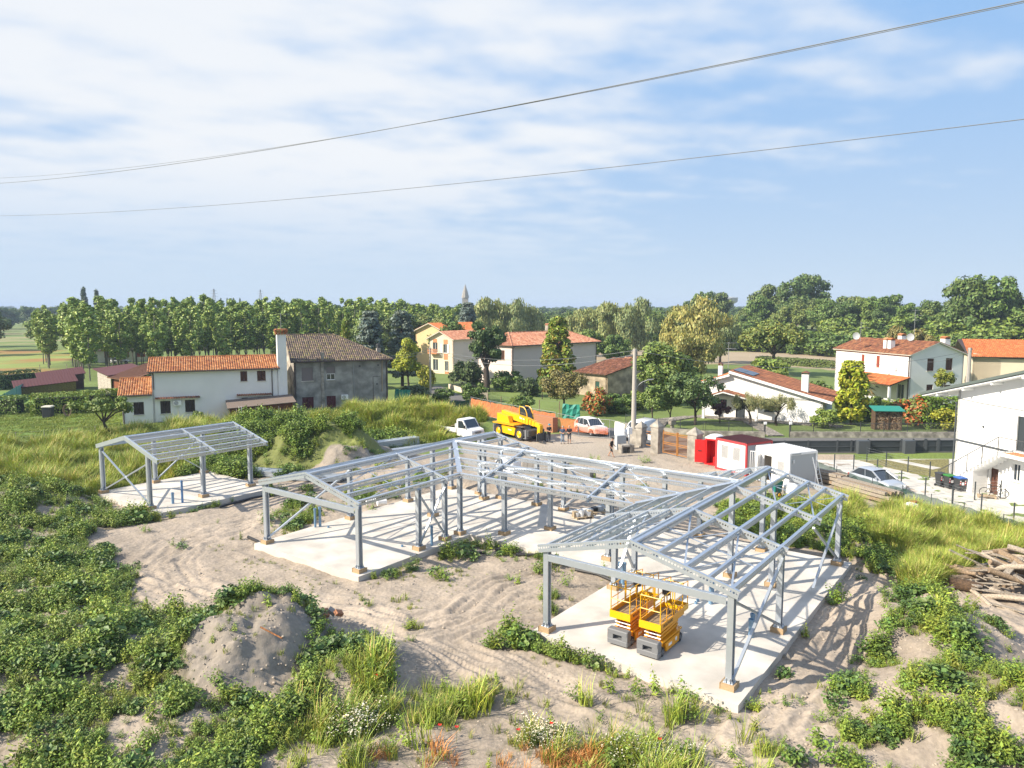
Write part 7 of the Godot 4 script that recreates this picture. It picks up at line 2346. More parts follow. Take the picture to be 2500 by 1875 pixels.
# ---------------------------------------------------------------- people: one surface over a jointed skeleton
func body_mesh(bones: Array, cell: float, colour: Callable) -> ArrayMesh:
	# bones: [a, b, radius a, radius b]; surface nets over a smooth union of tapered capsules
	var lo := Vector3.INF; var hi := -Vector3.INF
	for b in bones:
		var r := maxf(b[2], b[3]) + 0.06
		for p in [b[0], b[1]]:
			lo = lo.min(p - Vector3.ONE * r); hi = hi.max(p + Vector3.ONE * r)
	var n := Vector3i(((hi - lo) / cell).ceil()) + Vector3i.ONE
	var f := PackedFloat32Array()
	f.resize(n.x * n.y * n.z)
	f.fill(0.3)
	var k := 0.035
	for b in bones:
		var r := maxf(b[2], b[3]) + 0.10
		var a0 := Vector3i(((b[0].min(b[1]) - Vector3.ONE * r - lo) / cell).floor()).clamp(Vector3i.ZERO, n - Vector3i.ONE)
		var a1 := Vector3i(((b[0].max(b[1]) + Vector3.ONE * r - lo) / cell).ceil()).clamp(Vector3i.ZERO, n - Vector3i.ONE)
		var ab: Vector3 = b[1] - b[0]
		var l2 := maxf(ab.length_squared(), 1e-9)
		for z in range(a0.z, a1.z + 1):
			for y in range(a0.y, a1.y + 1):
				for x in range(a0.x, a1.x + 1):
					var p := lo + Vector3(x, y, z) * cell
					var t := clampf((p - b[0]).dot(ab) / l2, 0.0, 1.0)
					var d: float = p.distance_to(b[0] + ab * t) - lerpf(b[2], b[3], t)
					var i := (z * n.y + y) * n.x + x
					var o := f[i]
					var h := maxf(k - absf(o - d), 0.0) / k
					f[i] = minf(o, d) - h * h * k * 0.25
	var vid := {}
	var vs := []; var cs := []
	var m := MB.new()
	var at := func(x: int, y: int, z: int) -> float: return f[(z * n.y + y) * n.x + x]
	for z in n.z - 1:
		for y in n.y - 1:
			for x in n.x - 1:
				var inside := 0
				for c in 8:
					if f[((z + (c >> 2)) * n.y + y + ((c >> 1) & 1)) * n.x + x + (c & 1)] < 0.0: inside += 1
				if inside == 0 or inside == 8: continue
				var s := Vector3.ZERO; var cnt := 0
				for e in [[0, 1], [2, 3], [4, 5], [6, 7], [0, 2], [1, 3], [4, 6], [5, 7], [0, 4], [1, 5], [2, 6], [3, 7]]:
					var pa := Vector3i(e[0] & 1, (e[0] >> 1) & 1, e[0] >> 2); var pb := Vector3i(e[1] & 1, (e[1] >> 1) & 1, e[1] >> 2)
					var va: float = at.call(x + pa.x, y + pa.y, z + pa.z); var vb: float = at.call(x + pb.x, y + pb.y, z + pb.z)
					if (va < 0.0) != (vb < 0.0):
						s += Vector3(pa).lerp(Vector3(pb), va / (va - vb)); cnt += 1
				var p := lo + (Vector3(x, y, z) + s / cnt) * cell
				vid[(z * n.y + y) * n.x + x] = vs.size()
				vs.append(p); cs.append(colour.call(p))
	for key in vid:
		var x: int = key % n.x; var y: int = int(key / n.x) % n.y; var z: int = int(key / (n.x * n.y))
		for ax in 3:
			var d1 := Vector3i.ZERO; d1[ax] = 1
			var v0: float = at.call(x, y, z); var v1: float = at.call(x + d1.x, y + d1.y, z + d1.z)
			if (v0 < 0.0) == (v1 < 0.0): continue
			var u := Vector3i.ZERO; u[(ax + 1) % 3] = 1
			var w := Vector3i.ZERO; w[(ax + 2) % 3] = 1
			var q := []
			for o in [Vector3i.ZERO, u, u + w, w]:
				var c: Vector3i = Vector3i(x, y, z) - o
				q.append(vid.get((c.z * n.y + c.y) * n.x + c.x, -1))
			if q.has(-1): continue
			if v0 >= 0.0: q.reverse()
			for tri in [[0, 1, 2], [0, 2, 3]]:
				for i in [tri[0], tri[2], tri[1]]:
					m.v.append(vs[q[i]]); m.c.append(cs[q[i]])
	return m.mesh(true, -0.2)

func person(label: String, x: float, d: float, turn: float, h: float, pose: Dictionary, shirt: Color, trousers: Color, leg_cover: float, cap: Material, hat := "cap") -> void:
	# local z is the way the person faces
	var o := thing("person", label, "person", x, d, turn, 0.0)
	var s := h / 1.78
	var hip := Vector3(0, 0.95, 0); var chest := Vector3(0, 1.30, pose.get("lean", 0.02)); var neck := Vector3(0, 1.48, pose.get("lean", 0.02) * 1.4)
	var head := neck + Vector3(0, 0.17, pose.get("nod", 0.04))
	var bones := []
	bones.append([hip + Vector3(-0.07, 0, 0), hip + Vector3(0.07, 0, 0), 0.12, 0.12])
	bones.append([hip, chest, 0.135, 0.15])
	bones.append([chest + Vector3(-0.1, 0.06, 0), chest + Vector3(0.1, 0.06, 0), 0.11, 0.11])
	bones.append([neck - Vector3(0, 0.05, 0), neck + Vector3(0, 0.07, 0.01), 0.055, 0.052])
	bones.append([head, head + Vector3(0, 0.06, -0.01), 0.082, 0.088])
	bones.append([head + Vector3(0, -0.02, 0.02), head + Vector3(0, -0.055, 0.055), 0.06, 0.035])
	bones.append([head + Vector3(0, 0.0, 0.085), head + Vector3(0, -0.015, 0.1), 0.014, 0.012])
	for e in [-1.0, 1.0]: bones.append([head + Vector3(e * 0.085, 0, -0.01), head + Vector3(e * 0.092, 0.03, -0.015), 0.018, 0.02])
	var hands := []
	for e in [0, 1]:
		var sg := -1.0 if e == 0 else 1.0
		var sh := chest + Vector3(sg * 0.185, 0.10, 0)
		var el: Vector3 = pose.elbow[e]; var ha: Vector3 = pose.hand[e]
		bones.append([chest + Vector3(sg * 0.1, 0.09, 0), sh, 0.07, 0.062])
		bones.append([sh, el, 0.056, 0.044])
		bones.append([el, ha, 0.043, 0.030])
		var hd := (ha - el).normalized()
		var pm := ha + hd * 0.07
		bones.append([ha, pm, 0.032, 0.036])
		var side := hd.cross(Vector3.FORWARD).normalized()
		for g in 4:
			var off := side * (g - 1.5) * 0.021
			var l: float = [0.062, 0.075, 0.07, 0.055][g]
			bones.append([pm + off, pm + off + (hd * 0.85 + Vector3(0, 0, 0.35)).normalized() * l * 0.6, 0.0105, 0.010])
			bones.append([pm + off + (hd * 0.85 + Vector3(0, 0, 0.35)).normalized() * l * 0.6, pm + off + (hd * 0.6 + Vector3(0, 0, 0.7)).normalized() * l, 0.010, 0.009])
		bones.append([ha + hd * 0.03 + side * 0.025 * -sg, ha + hd * 0.075 + side * 0.055 * -sg + Vector3(0, 0, 0.02), 0.012, 0.010])
		var hp := hip + Vector3(sg * 0.095, -0.03, 0)
		var kn: Vector3 = pose.knee[e]; var an: Vector3 = pose.ankle[e]
		bones.append([hp, kn, 0.092, 0.062])
		bones.append([kn, kn.lerp(an, 0.35) + Vector3(0, 0, -0.015), 0.058, 0.056])
		bones.append([kn.lerp(an, 0.35) + Vector3(0, 0, -0.015), an, 0.056, 0.038])
		bones.append([an + Vector3(0, -0.045, -0.02), an + Vector3(sg * 0.02, -0.055, 0.15), 0.044, 0.036])
	var skin := Color(0.42, 0.24, 0.16); var shoe := Color(0.05, 0.045, 0.04)
	var colour := func(p: Vector3) -> Color:
		if p.y > neck.y - 0.01 and absf(p.x) < 0.14: return skin
		for e in [0, 1]:
			var el: Vector3 = pose.elbow[e]; var ha: Vector3 = pose.hand[e]
			var sh := chest + Vector3((-1.0 if e == 0 else 1.0) * 0.185, 0.10, 0)
			var sd := Geometry3D.get_closest_point_to_segment(p, sh.lerp(el, 0.72), el).distance_to(p)
			var fd := Geometry3D.get_closest_point_to_segment(p, el, ha + (ha - el).normalized() * 0.16).distance_to(p)
			if minf(sd, fd) < 0.068: return skin
		if p.y > 0.93: return shirt
		if p.y < 0.085: return shoe
		if p.y > leg_cover: return trousers
		return skin
	var b := part(o, "body", body_mesh(bones, 0.021, colour), M.person, Transform3D(Basis().scaled(Vector3.ONE * s), Vector3.ZERO))
	var hm := MB.new()
	var top := head + Vector3(0, 0.05, -0.012)
	if hat == "helmet" or hat == "cap":
		var k := 1.2 if hat == "helmet" else 1.06
		hm.lathe(top, [Vector2(0.094 * k, -0.01), Vector2(0.095 * k, 0.03), Vector2(0.08 * k, 0.075), Vector2(0.045 * k, 0.1), Vector2(0.0, 0.108)], 14)
		hm.hexa([top + Vector3(-0.075, -0.012, 0.05), top + Vector3(-0.05, -0.02, 0.17), top + Vector3(0.05, -0.02, 0.17), top + Vector3(0.075, -0.012, 0.05), top + Vector3(-0.075, 0.0, 0.05), top + Vector3(-0.05, -0.01, 0.17), top + Vector3(0.05, -0.01, 0.17), top + Vector3(0.075, 0.0, 0.05)])
	else:
		hm.lathe(top, [Vector2(0.09, -0.03), Vector2(0.096, 0.02), Vector2(0.082, 0.065), Vector2(0.045, 0.092), Vector2(0.0, 0.098)], 14)
	part(o, "helmet" if hat == "helmet" else ("cap" if hat == "cap" else "hair"), hm.mesh(true), cap, Transform3D(Basis().scaled(Vector3.ONE * s), Vector3.ZERO))
	var ey := MB.new()
	for e in [-1.0, 1.0]: ey.lathe(head + Vector3(e * 0.032, 0.02, 0.078), [Vector2(0.0, -0.008), Vector2(0.009, 0.0), Vector2(0.0, 0.008)], 6)
	part(o, "eyes", ey.mesh(), M.black_plastic, Transform3D(Basis().scaled(Vector3.ONE * s), Vector3.ZERO))

func make_people() -> void:
	var stand := {"knee": [Vector3(-0.10, 0.50, 0.03), Vector3(0.10, 0.50, 0.02)], "ankle": [Vector3(-0.11, 0.10, 0.0), Vector3(0.12, 0.10, -0.01)]}
	var arms := {"elbow": [Vector3(-0.27, 1.13, 0.0), Vector3(0.27, 1.13, 0.0)], "hand": [Vector3(-0.07, 1.08, 0.24), Vector3(0.07, 1.10, 0.25)], "nod": 0.06}
	var p1 := stand.duplicate(); p1.merge(arms); p1.lean = 0.05
	person("person in black with a turquoise helmet beside the telehandler forks", 3.65, 71.9, 20, 1.84, p1, Color(0.016, 0.016, 0.02), Color(0.02, 0.02, 0.024), 0.12, M.helmet_teal, "helmet")
	var p2 := stand.duplicate(); p2.merge(arms); p2.ankle = [Vector3(-0.14, 0.10, 0.0), Vector3(0.15, 0.10, 0.02)]
	person("person in blue shirt and light jeans with hands together", 4.95, 71.0, 12, 1.78, p2, Color(0.055, 0.09, 0.15), Color(0.24, 0.31, 0.40), 0.12, M.hair_grey, "hair")
	var p3 := stand.duplicate(); p3.merge(arms)
	p3.elbow = [Vector3(-0.28, 1.14, 0.02), Vector3(0.26, 1.12, -0.02)]
	person("person in black shirt and grey shorts next to the blue-shirted one", 5.62, 71.1, -8, 1.80, p3, Color(0.02, 0.018, 0.02), Color(0.13, 0.14, 0.15), 0.46, M.skin, "hair")
	var p4 := {"knee": [Vector3(-0.09, 0.50, 0.14), Vector3(0.10, 0.51, -0.06)], "ankle": [Vector3(-0.09, 0.12, 0.25), Vector3(0.10, 0.14, -0.30)], "elbow": [Vector3(-0.26, 1.12, -0.08), Vector3(0.28, 1.12, 0.06)], "hand": [Vector3(-0.22, 0.90, 0.10), Vector3(0.20, 1.0, 0.27)], "nod": 0.05, "lean": 0.06}
	person("person in black t-shirt, shorts and cap walking across the gravel", 8.85, 64.6, 60, 1.76, p4, Color(0.018, 0.016, 0.018), Color(0.014, 0.014, 0.016), 0.50, M.cloth_black, "cap")

# ---------------------------------------------------------------- site furniture, fences, poles, heaps
func make_paving() -> void:
	sheet("road", [Vector2(4.6, 79.6), Vector2(13.2, 80.2), Vector2(17.5, 74.6), Vector2(24.0, 73.9), Vector2(75.0, 73.6), Vector2(75.0, 67.2), Vector2(41.0, 66.6), Vector2(27.0, 66.1), Vector2(18.0, 65.0), Vector2(14.3, 67.0), Vector2(12.0, 73.2), Vector2(8.0, 74.6), Vector2(5.4, 77.2)], 0.10, M.asphalt, 0.4)
	sheet("lane", [Vector2(-16.5, 122.0), Vector2(-12.2, 124.0), Vector2(-6.4, 106.0), Vector2(-3.4, 97.5), Vector2(-6.6, 96.8), Vector2(-10.2, 104.0)], 0.12, M.asphalt, 0.4)
	sheet("court", [Vector2(25.1, 60.0), Vector2(26.9, 65.3), Vector2(52.0, 66.2), Vector2(52.0, 31.0), Vector2(34.2, 36.6), Vector2(30.0, 42.6), Vector2(28.6, 47.0), Vector2(27.0, 51.4), Vector2(25.9, 55.4)], -0.40, M.court, 0.25)
	sheet("court_lawn", [Vector2(31.2, 64.9), Vector2(39.5, 65.4), Vector2(37.0, 61.2), Vector2(34.9, 57.6), Vector2(33.3, 59.4), Vector2(32.2, 62.0)], -0.36, M.dry_lawn, 0.03)
	sheet("footpath", [Vector2(33.6, 65.2), Vector2(34.6, 65.2), Vector2(36.6, 61.6), Vector2(35.6, 61.0)], -0.33, M.court, 0.02)
	sheet("garden_path", [Vector2(26.6, 75.2), Vector2(28.2, 75.2), Vector2(28.6, 84.6), Vector2(27.0, 85.2)], 0.11, M.pavement, 0.3)
	sheet("terrace", [Vector2(21.4, 89.0), Vector2(27.0, 85.3), Vector2(36.6, 80.6), Vector2(37.4, 82.0), Vector2(24.0, 90.4)], 0.10, M.pavement, 0.3)
	sheet("driveway", [Vector2(13.6, 80.4), Vector2(16.2, 86.0), Vector2(21.2, 89.2), Vector2(22.6, 88.4), Vector2(18.4, 85.0), Vector2(16.2, 79.2)], 0.11, M.pavement, 0.3)
	sheet("far_road", [Vector2(70.0, 236.0), Vector2(130.0, 222.0), Vector2(131.0, 227.0), Vector2(71.0, 241.0)], 3.0, M.asphalt, 3.0)
	var gr := thing("guard_rail", "white guard rail along the far road", "guard rail", 70.0, 235.6, 13.1, 3.0)
	for y in [0.45, 0.75]:
		var b := MB.new()
		b.box(Vector3(30, y, 0), Vector3(60, 0.22, 0.06))
		pmb(gr, "rail", b, M.white_paint)
	for k in 16:
		var b := MB.new()
		b.box(Vector3(k * 4.0, -1.0, -0.06), Vector3(0.12, 1.9, 0.1))
		pmb(gr, "post", b, M.metal_grey)

func post_fence(label: String, pts: Array, h: float, called: String, material: Material, wires: int, r := 0.035, y := 0.0, wire_mat: Material = null) -> Node3D:
	var o := thing(called, label, "fence", 0, 0)
	for p in pts:
		var b := MB.new()
		var gy: float = y + (ground_y(p) if y == 0.0 and p.y < 90.0 else 0.0)
		b.tube([Vector3(p.x, gy - 0.2, -p.y), Vector3(p.x, gy + h, -p.y)], r, r, 6)
		pmb(o, "post", b, material)
	for k in wires:
		var b := MB.new()
		for i in pts.size() - 1:
			var a: Vector2 = pts[i]; var e: Vector2 = pts[i + 1]
			var ya: float = y + (ground_y(a) if y == 0.0 and a.y < 90.0 else 0.0); var yb: float = y + (ground_y(e) if y == 0.0 and e.y < 90.0 else 0.0)
			var f := (k + 1.0) / wires * h * 0.96
			b.tube([Vector3(a.x, ya + f, -a.y), Vector3(e.x, yb + f, -e.y)], 0.006, 0.006, 3, false)
		pmb(o, "wire", b, wire_mat if wire_mat else M.metal_grey)
	return o

func net_panel(o: Node, called: String, a: Vector3, b: Vector3, h: float, material: Material, ripple := 0.06) -> void:
	var m := MB.new()
	var n := maxi(2, int(a.distance_to(b) / 0.4))
	var t := (b - a).normalized()
	var s := t.cross(Vector3.UP)
	for i in n:
		var p := []
		for k in [i, i + 1]:
			var q := a.lerp(b, float(k) / n)
			for y in 4:
				p.append(q + Vector3(0, h * y / 3.0 + (0.05 * sin(k * 1.7) if y == 3 else 0.0), 0) + s * ripple * sin(k * 2.1 + y * 1.3))
		for y in 3: m.quad(p[y], p[4 + y], p[5 + y], p[y + 1])
	pmb(o, called, m, material)

func make_fences() -> void:
	# anthracite wall of steel panels along the court
	var o := thing("metal_fence", "anthracite steel panel fence with gates along the pale court", "fence", 20.5, 66.1, 1.6, -0.42)
	var marks := [0.0, 2.2, 4.4, 6.6, 9.3, 10.6, 11.0, 12.1, 12.2, 15.2, 15.3, 16.3, 16.4, 17.4, 17.6, 18.6, 18.8, 20.6, 22.8, 25.0]
	for k in marks.size() - 1:
		var x0: float = marks[k]; var w: float = marks[k + 1] - x0
		if w < 0.3:
			var p := MB.new()
			p.box(Vector3(x0 + w * 0.5, 0, 0), Vector3(maxf(w, 0.1), 1.72, 0.12))
			pmb(o, "post", p, M.anthracite_frame)
			continue
		var solid := k == 6 or k == 10
		if solid:
			var b := MB.new()
			b.bevel(Vector3(x0 + w * 0.5, 0, 0.25), Vector3(w, 1.62, 0.55), 0.02)
			pmb(o, "pier", b, M.anthracite_frame)
			continue
		var b := MB.new()
		b.box(Vector3(x0 + w * 0.5, 0.08, -0.02), Vector3(w - 0.06, 1.5, 0.03))
		pmb(o, "panel", b, M.anthracite)
		for y in [0.06, 0.5, 1.0, 1.52]:
			var r := MB.new()
			r.box(Vector3(x0 + w * 0.5, y, 0.02), Vector3(w - 0.04, 0.05, 0.05))
			pmb(o, "rail", r, M.anthracite_frame)
		for x in [x0 + 0.04, x0 + w - 0.04]:
			var p := MB.new()
			p.box(Vector3(x, 0, 0.01), Vector3(0.07, 1.62, 0.07))
			pmb(o, "post", p, M.anthracite_frame)
	# garden wall with iron railing in front of the bungalow
	var g := thing("garden_wall", "low weathered garden wall with black iron railing in front of the bungalow lawn", "wall", 0, 0)
	var pts := [Vector2(12.6, 80.6), Vector2(15.6, 77.6), Vector2(20.0, 75.2), Vector2(26.0, 74.7), Vector2(28.6, 74.7), Vector2(46.0, 74.5), Vector2(62.0, 74.4)]
	for i in pts.size() - 1:
		if i == 3: continue
		var a: Vector2 = pts[i]; var e: Vector2 = pts[i + 1]
		var b := MB.new()
		b.beam(Vector3(a.x, 0.27, -a.y), Vector3(e.x, 0.27, -e.y), 0.26, 0.62)
		pmb(g, "wall", b, M.concrete_old)
		var l := a.distance_to(e)
		var bars := MB.new()
		for k in int(l / 0.13): 
			var q := a.lerp(e, k * 0.13 / l)
			bars.box(Vector3(q.x, 0.58, -q.y), Vector3(0.018, 0.95, 0.018))
		for y in [0.7, 1.45]: bars.beam(Vector3(a.x, y, -a.y), Vector3(e.x, y, -e.y), 0.03, 0.03)
		var br := pmb(g, "railing_bars", bars, M.dark_metal)
		br.set_meta("kind", "stuff")
		for k in int(l / 2.4) + 1:
			var q := a.lerp(e, minf(1.0, k * 2.4 / l))
			var p := MB.new()
			p.box(Vector3(q.x, 0.58, -q.y), Vector3(0.05, 1.02, 0.05))
			pmb(g, "post", p, M.dark_metal)
	for q in [[26.0, "dark letterbox post at the left side of the garden gate"], [28.6, "dark post with lamp at the right side of the garden gate"]]:
		var p := thing("gate_post", q[1], "post", q[0], 74.7)
		var b := MB.new()
		b.box(Vector3.ZERO, Vector3(0.14, 1.5, 0.14))
		pmb(p, "shaft", b, M.dark_metal)
		var c := MB.new()
		c.bevel(Vector3(0.0, 1.35, 0.12), Vector3(0.3, 0.25, 0.14), 0.02)
		pmb(p, "box", c, M.white_paint)
	# orange hoarding on wire fence panels beside the lane
	var ln := [Vector2(-5.2, 92.2), Vector2(-2.6, 88.2), Vector2(-0.1, 84.6), Vector2(2.3, 81.4), Vector2(4.7, 78.4)]
	var f := thing("site_fence", "wire site fence covered with orange-brown netting beside the lane", "fence", 0, 0)
	for i in ln.size():
		var b := MB.new()
		b.tube([Vector3(ln[i].x, 0, -ln[i].y), Vector3(ln[i].x, 2.1, -ln[i].y)], 0.03)
		pmb(f, "post", b, M.metal_grey)
		if i < ln.size() - 1:
			net_panel(f, "netting", Vector3(ln[i].x, 0.12, -ln[i].y), Vector3(ln[i + 1].x, 0.12, -ln[i + 1].y), 1.75, M.orange_net)
			var r := MB.new()
			for y in [0.1, 2.05]: r.tube([Vector3(ln[i].x, y, -ln[i].y), Vector3(ln[i + 1].x, y, -ln[i + 1].y)], 0.022)
			for k in 9: r.tube([Vector3(ln[i].x, 0.3 + k * 0.2, -ln[i].y), Vector3(ln[i + 1].x, 0.3 + k * 0.2, -ln[i + 1].y)], 0.006, 0.006, 3, false)
			pmb(f, "wire_frame", r, M.metal_grey)
	var ln2 := [Vector2(4.9, 78.2), Vector2(6.9, 74.9), Vector2(9.9, 73.6), Vector2(11.2, 71.4)]
	var f2 := thing("site_fence", "transparent wire site fence in front of the white SUV with orange net", "fence", 0, 0)
	for i in ln2.size():
		var b := MB.new()
		b.tube([Vector3(ln2[i].x, 0, -ln2[i].y), Vector3(ln2[i].x, 2.0, -ln2[i].y)], 0.028)
		pmb(f2, "post", b, M.metal_grey)
		if i < ln2.size() - 1:
			var a := Vector3(ln2[i].x, 0, -ln2[i].y); var e := Vector3(ln2[i + 1].x, 0, -ln2[i + 1].y)
			var r := MB.new()
			for y in [0.1, 1.98]: r.tube([a + Vector3(0, y, 0), e + Vector3(0, y, 0)], 0.02)
			for k in 16: r.tube([a.lerp(e, k / 15.0) + Vector3(0, 0.1, 0), a.lerp(e, k / 15.0) + Vector3(0, 1.98, 0)], 0.006, 0.006, 3, false)
			pmb(f2, "wire_frame", r, M.metal_grey)
			if i < 2: net_panel(f2, "net", a.lerp(e, 0.0) + Vector3(0, 0.5 if i else 0.2, 0.02), a.lerp(e, 0.95) + Vector3(0, 0.45, 0.02), 0.75 if i else 1.3, M.clear_net, 0.03)
	var bs := MB.new()
	net_panel(f2, "white_sheet", Vector3(10.3, 0.55, -72.9), Vector3(11.1, 0.55, -71.7), 1.35, M.white_paint, 0.02)
	# stack of bricks behind the telehandler
	var bk := thing("brick_stack", "long stack of red-brown clay elements behind the telehandler", "stack", 3.2, 79.4, -52)
	for k in 9:
		var b := MB.new()
		b.box(Vector3(0.0, k * 0.18, 0), Vector3(4.6, 0.165, 0.7 - 0.02 * (k % 2)))
		pmb(bk, "layer", b, M.brick_pile)
	# green shade-net fence in front of the farmhouses
	var gl := [Vector2(-31.6, 83.5), Vector2(-29.8, 84.6), Vector2(-27.4, 85.6), Vector2(-25.5, 86.8), Vector2(-22.8, 87.6), Vector2(-20.4, 88.4), Vector2(-18.4, 89.6), Vector2(-16.6, 91.2), Vector2(-13.4, 91.6), Vector2(-9.7, 91.0), Vector2(-7.6, 91.4), Vector2(-5.4, 92.3)]
	var gf := thing("net_fence", "dark green shade-net fence on thin posts below the grey house", "fence", 0, 0)
	for i in gl.size():
		var b := MB.new()
		b.tube([Vector3(gl[i].x, 0, -gl[i].y), Vector3(gl[i].x, 1.75, -gl[i].y)], 0.03)
		pmb(gf, "post", b, M.metal_grey)
		if i < gl.size() - 1: net_panel(gf, "netting", Vector3(gl[i].x, 0.05, -gl[i].y), Vector3(gl[i + 1].x, 0.05, -gl[i + 1].y), 1.25 if i < 7 else 1.55, M.green_net, 0.03)
	# green mesh along the court
	var cm := [Vector2(24.4, 59.6), Vector2(25.0, 55.6), Vector2(25.8, 51.6), Vector2(26.8, 49.4), Vector2(27.4, 47.0), Vector2(28.2, 44.8), Vector2(29.0, 42.3), Vector2(30.4, 39.6), Vector2(32.6, 36.8), Vector2(36.0, 34.4)]
	var cf := thing("net_fence", "sagging dark green mesh fence between the tall grass and the court", "fence", 0, 0)
	for i in cm.size():
		var b := MB.new()
		var gy := ground_y(cm[i])
		b.tube([Vector3(cm[i].x, -0.5, -cm[i].y), Vector3(cm[i].x, 1.15, -cm[i].y)], 0.025)
		pmb(cf, "post", b, M.anthracite_frame)
		if i < cm.size() - 1: net_panel(cf, "netting", Vector3(cm[i].x, -0.35, -cm[i].y), Vector3(cm[i + 1].x, -0.35, -cm[i + 1].y), 1.25, M.green_mesh, 0.05)
	post_fence("anthracite posts with thin wire along the court driveway", [Vector2(27.3, 61.2), Vector2(28.8, 60.9), Vector2(30.0, 59.3), Vector2(29.7, 55.0), Vector2(30.2, 52.6), Vector2(30.8, 50.3), Vector2(31.3, 47.9), Vector2(31.9, 45.6), Vector2(32.6, 43.2)], 1.35, "wire_fence", M.anthracite, 7, 0.045, -0.42)
	post_fence("anthracite posts with thin wire around the small lawn", [Vector2(31.5, 64.2), Vector2(32.2, 62.2), Vector2(33.0, 60.2), Vector2(33.7, 58.2)], 1.35, "wire_fence", M.anthracite, 6, 0.045, -0.42)
	post_fence("anthracite posts with thin wire beside the bicycle", [Vector2(30.9, 50.4), Vector2(33.0, 51.3), Vector2(35.1, 51.7)], 1.35, "wire_fence", M.anthracite, 6, 0.045, -0.42)
	post_fence("thin grey posts of the wire fence along the farmhouse lawn", [Vector2(-60, 66.5), Vector2(-54.0, 68.2), Vector2(-50.4, 69.2), Vector2(-47.8, 69.9), Vector2(-45.7, 70.9), Vector2(-44.1, 72.3), Vector2(-42.3, 73.7), Vector2(-40.9, 76.0), Vector2(-39.3, 77.9), Vector2(-38.0, 80.1), Vector2(-35.4, 82.0)], 1.35, "wire_fence", M.concrete_old, 3)
	post_fence("weathered wooden posts of the garden fence behind the orange netting", [Vector2(-3.2, 97.0), Vector2(-1.4, 94.0), Vector2(2.2, 92.0), Vector2(3.4, 90.6), Vector2(5.8, 89.0)], 1.9, "post_fence", M.wood_old, 2, 0.06)
	post_fence("far wire fence across the poppy meadow", [Vector2(-112, 150), Vector2(-107, 151), Vector2(-98, 152), Vector2(-93, 153)], 1.6, "wire_fence", M.concrete_old, 2, 0.06)
	var tf := thing("mesh_fence", "pale teal mesh fence at the left edge of the lawn", "fence", 0, 0)
	var tp := [Vector2(-62.5, 84.0), Vector2(-66.0, 92.0), Vector2(-69.6, 100.0), Vector2(-74.0, 109.0), Vector2(-78.0, 118.0)]
	for i in tp.size():
		var b := MB.new()
		b.tube([Vector3(tp[i].x, 0, -tp[i].y), Vector3(tp[i].x, 1.7, -tp[i].y)], 0.04)
		pmb(tf, "post", b, M.teal_sheet)
		if i < tp.size() - 1: net_panel(tf, "netting", Vector3(tp[i].x, 0.05, -tp[i].y), Vector3(tp[i + 1].x, 0.05, -tp[i + 1].y), 1.5, M.teal_net, 0.02)
	var ts := thing("tarpaulin", "teal tarpaulin hung beside the grey house corner", "tarpaulin", 0, 0)
	net_panel(ts, "sheet", Vector3(-15.6, 0.1, -97.2), Vector3(-13.4, 0.1, -96.2), 2.4, M.teal_sheet, 0.12)
	var ts2 := thing("tarpaulin", "crumpled teal sheet on posts beside the olive-brown tree", "tarpaulin", 0, 0)
	net_panel(ts2, "sheet", Vector3(6.0, 0.2, -86.6), Vector3(8.0, 0.2, -85.8), 1.7, M.teal_sheet, 0.16)
	# lane side wall and railing by the pink houses
	var lw_ := thing("garden_wall", "cream garden wall with dark mesh fence beside the lane", "wall", 0, 0)
	var wb := MB.new()
	wb.beam(Vector3(-10.4, 0.35, -121.0), Vector3(-4.2, 0.35, -106.2), 0.25, 0.8)
	wb.box(Vector3(-3.9, 0, -105.6), Vector3(0.8, 1.7, 0.5))
	pmb(lw_, "wall", wb, M.cream_wall)
	var rb := MB.new()
	for k in 60:
		var q := Vector3(-10.4, 0.75, -121.0).lerp(Vector3(-4.4, 0.75, -106.6), k / 59.0)
		rb.box(q, Vector3(0.025, 1.0, 0.025))
	for y in [0.85, 1.7]: rb.beam(Vector3(-10.4, y, -121.0), Vector3(-4.4, y, -106.6), 0.03, 0.03)
	pmb(lw_, "railing_bars", rb, M.dark_metal).set_meta("kind", "stuff")

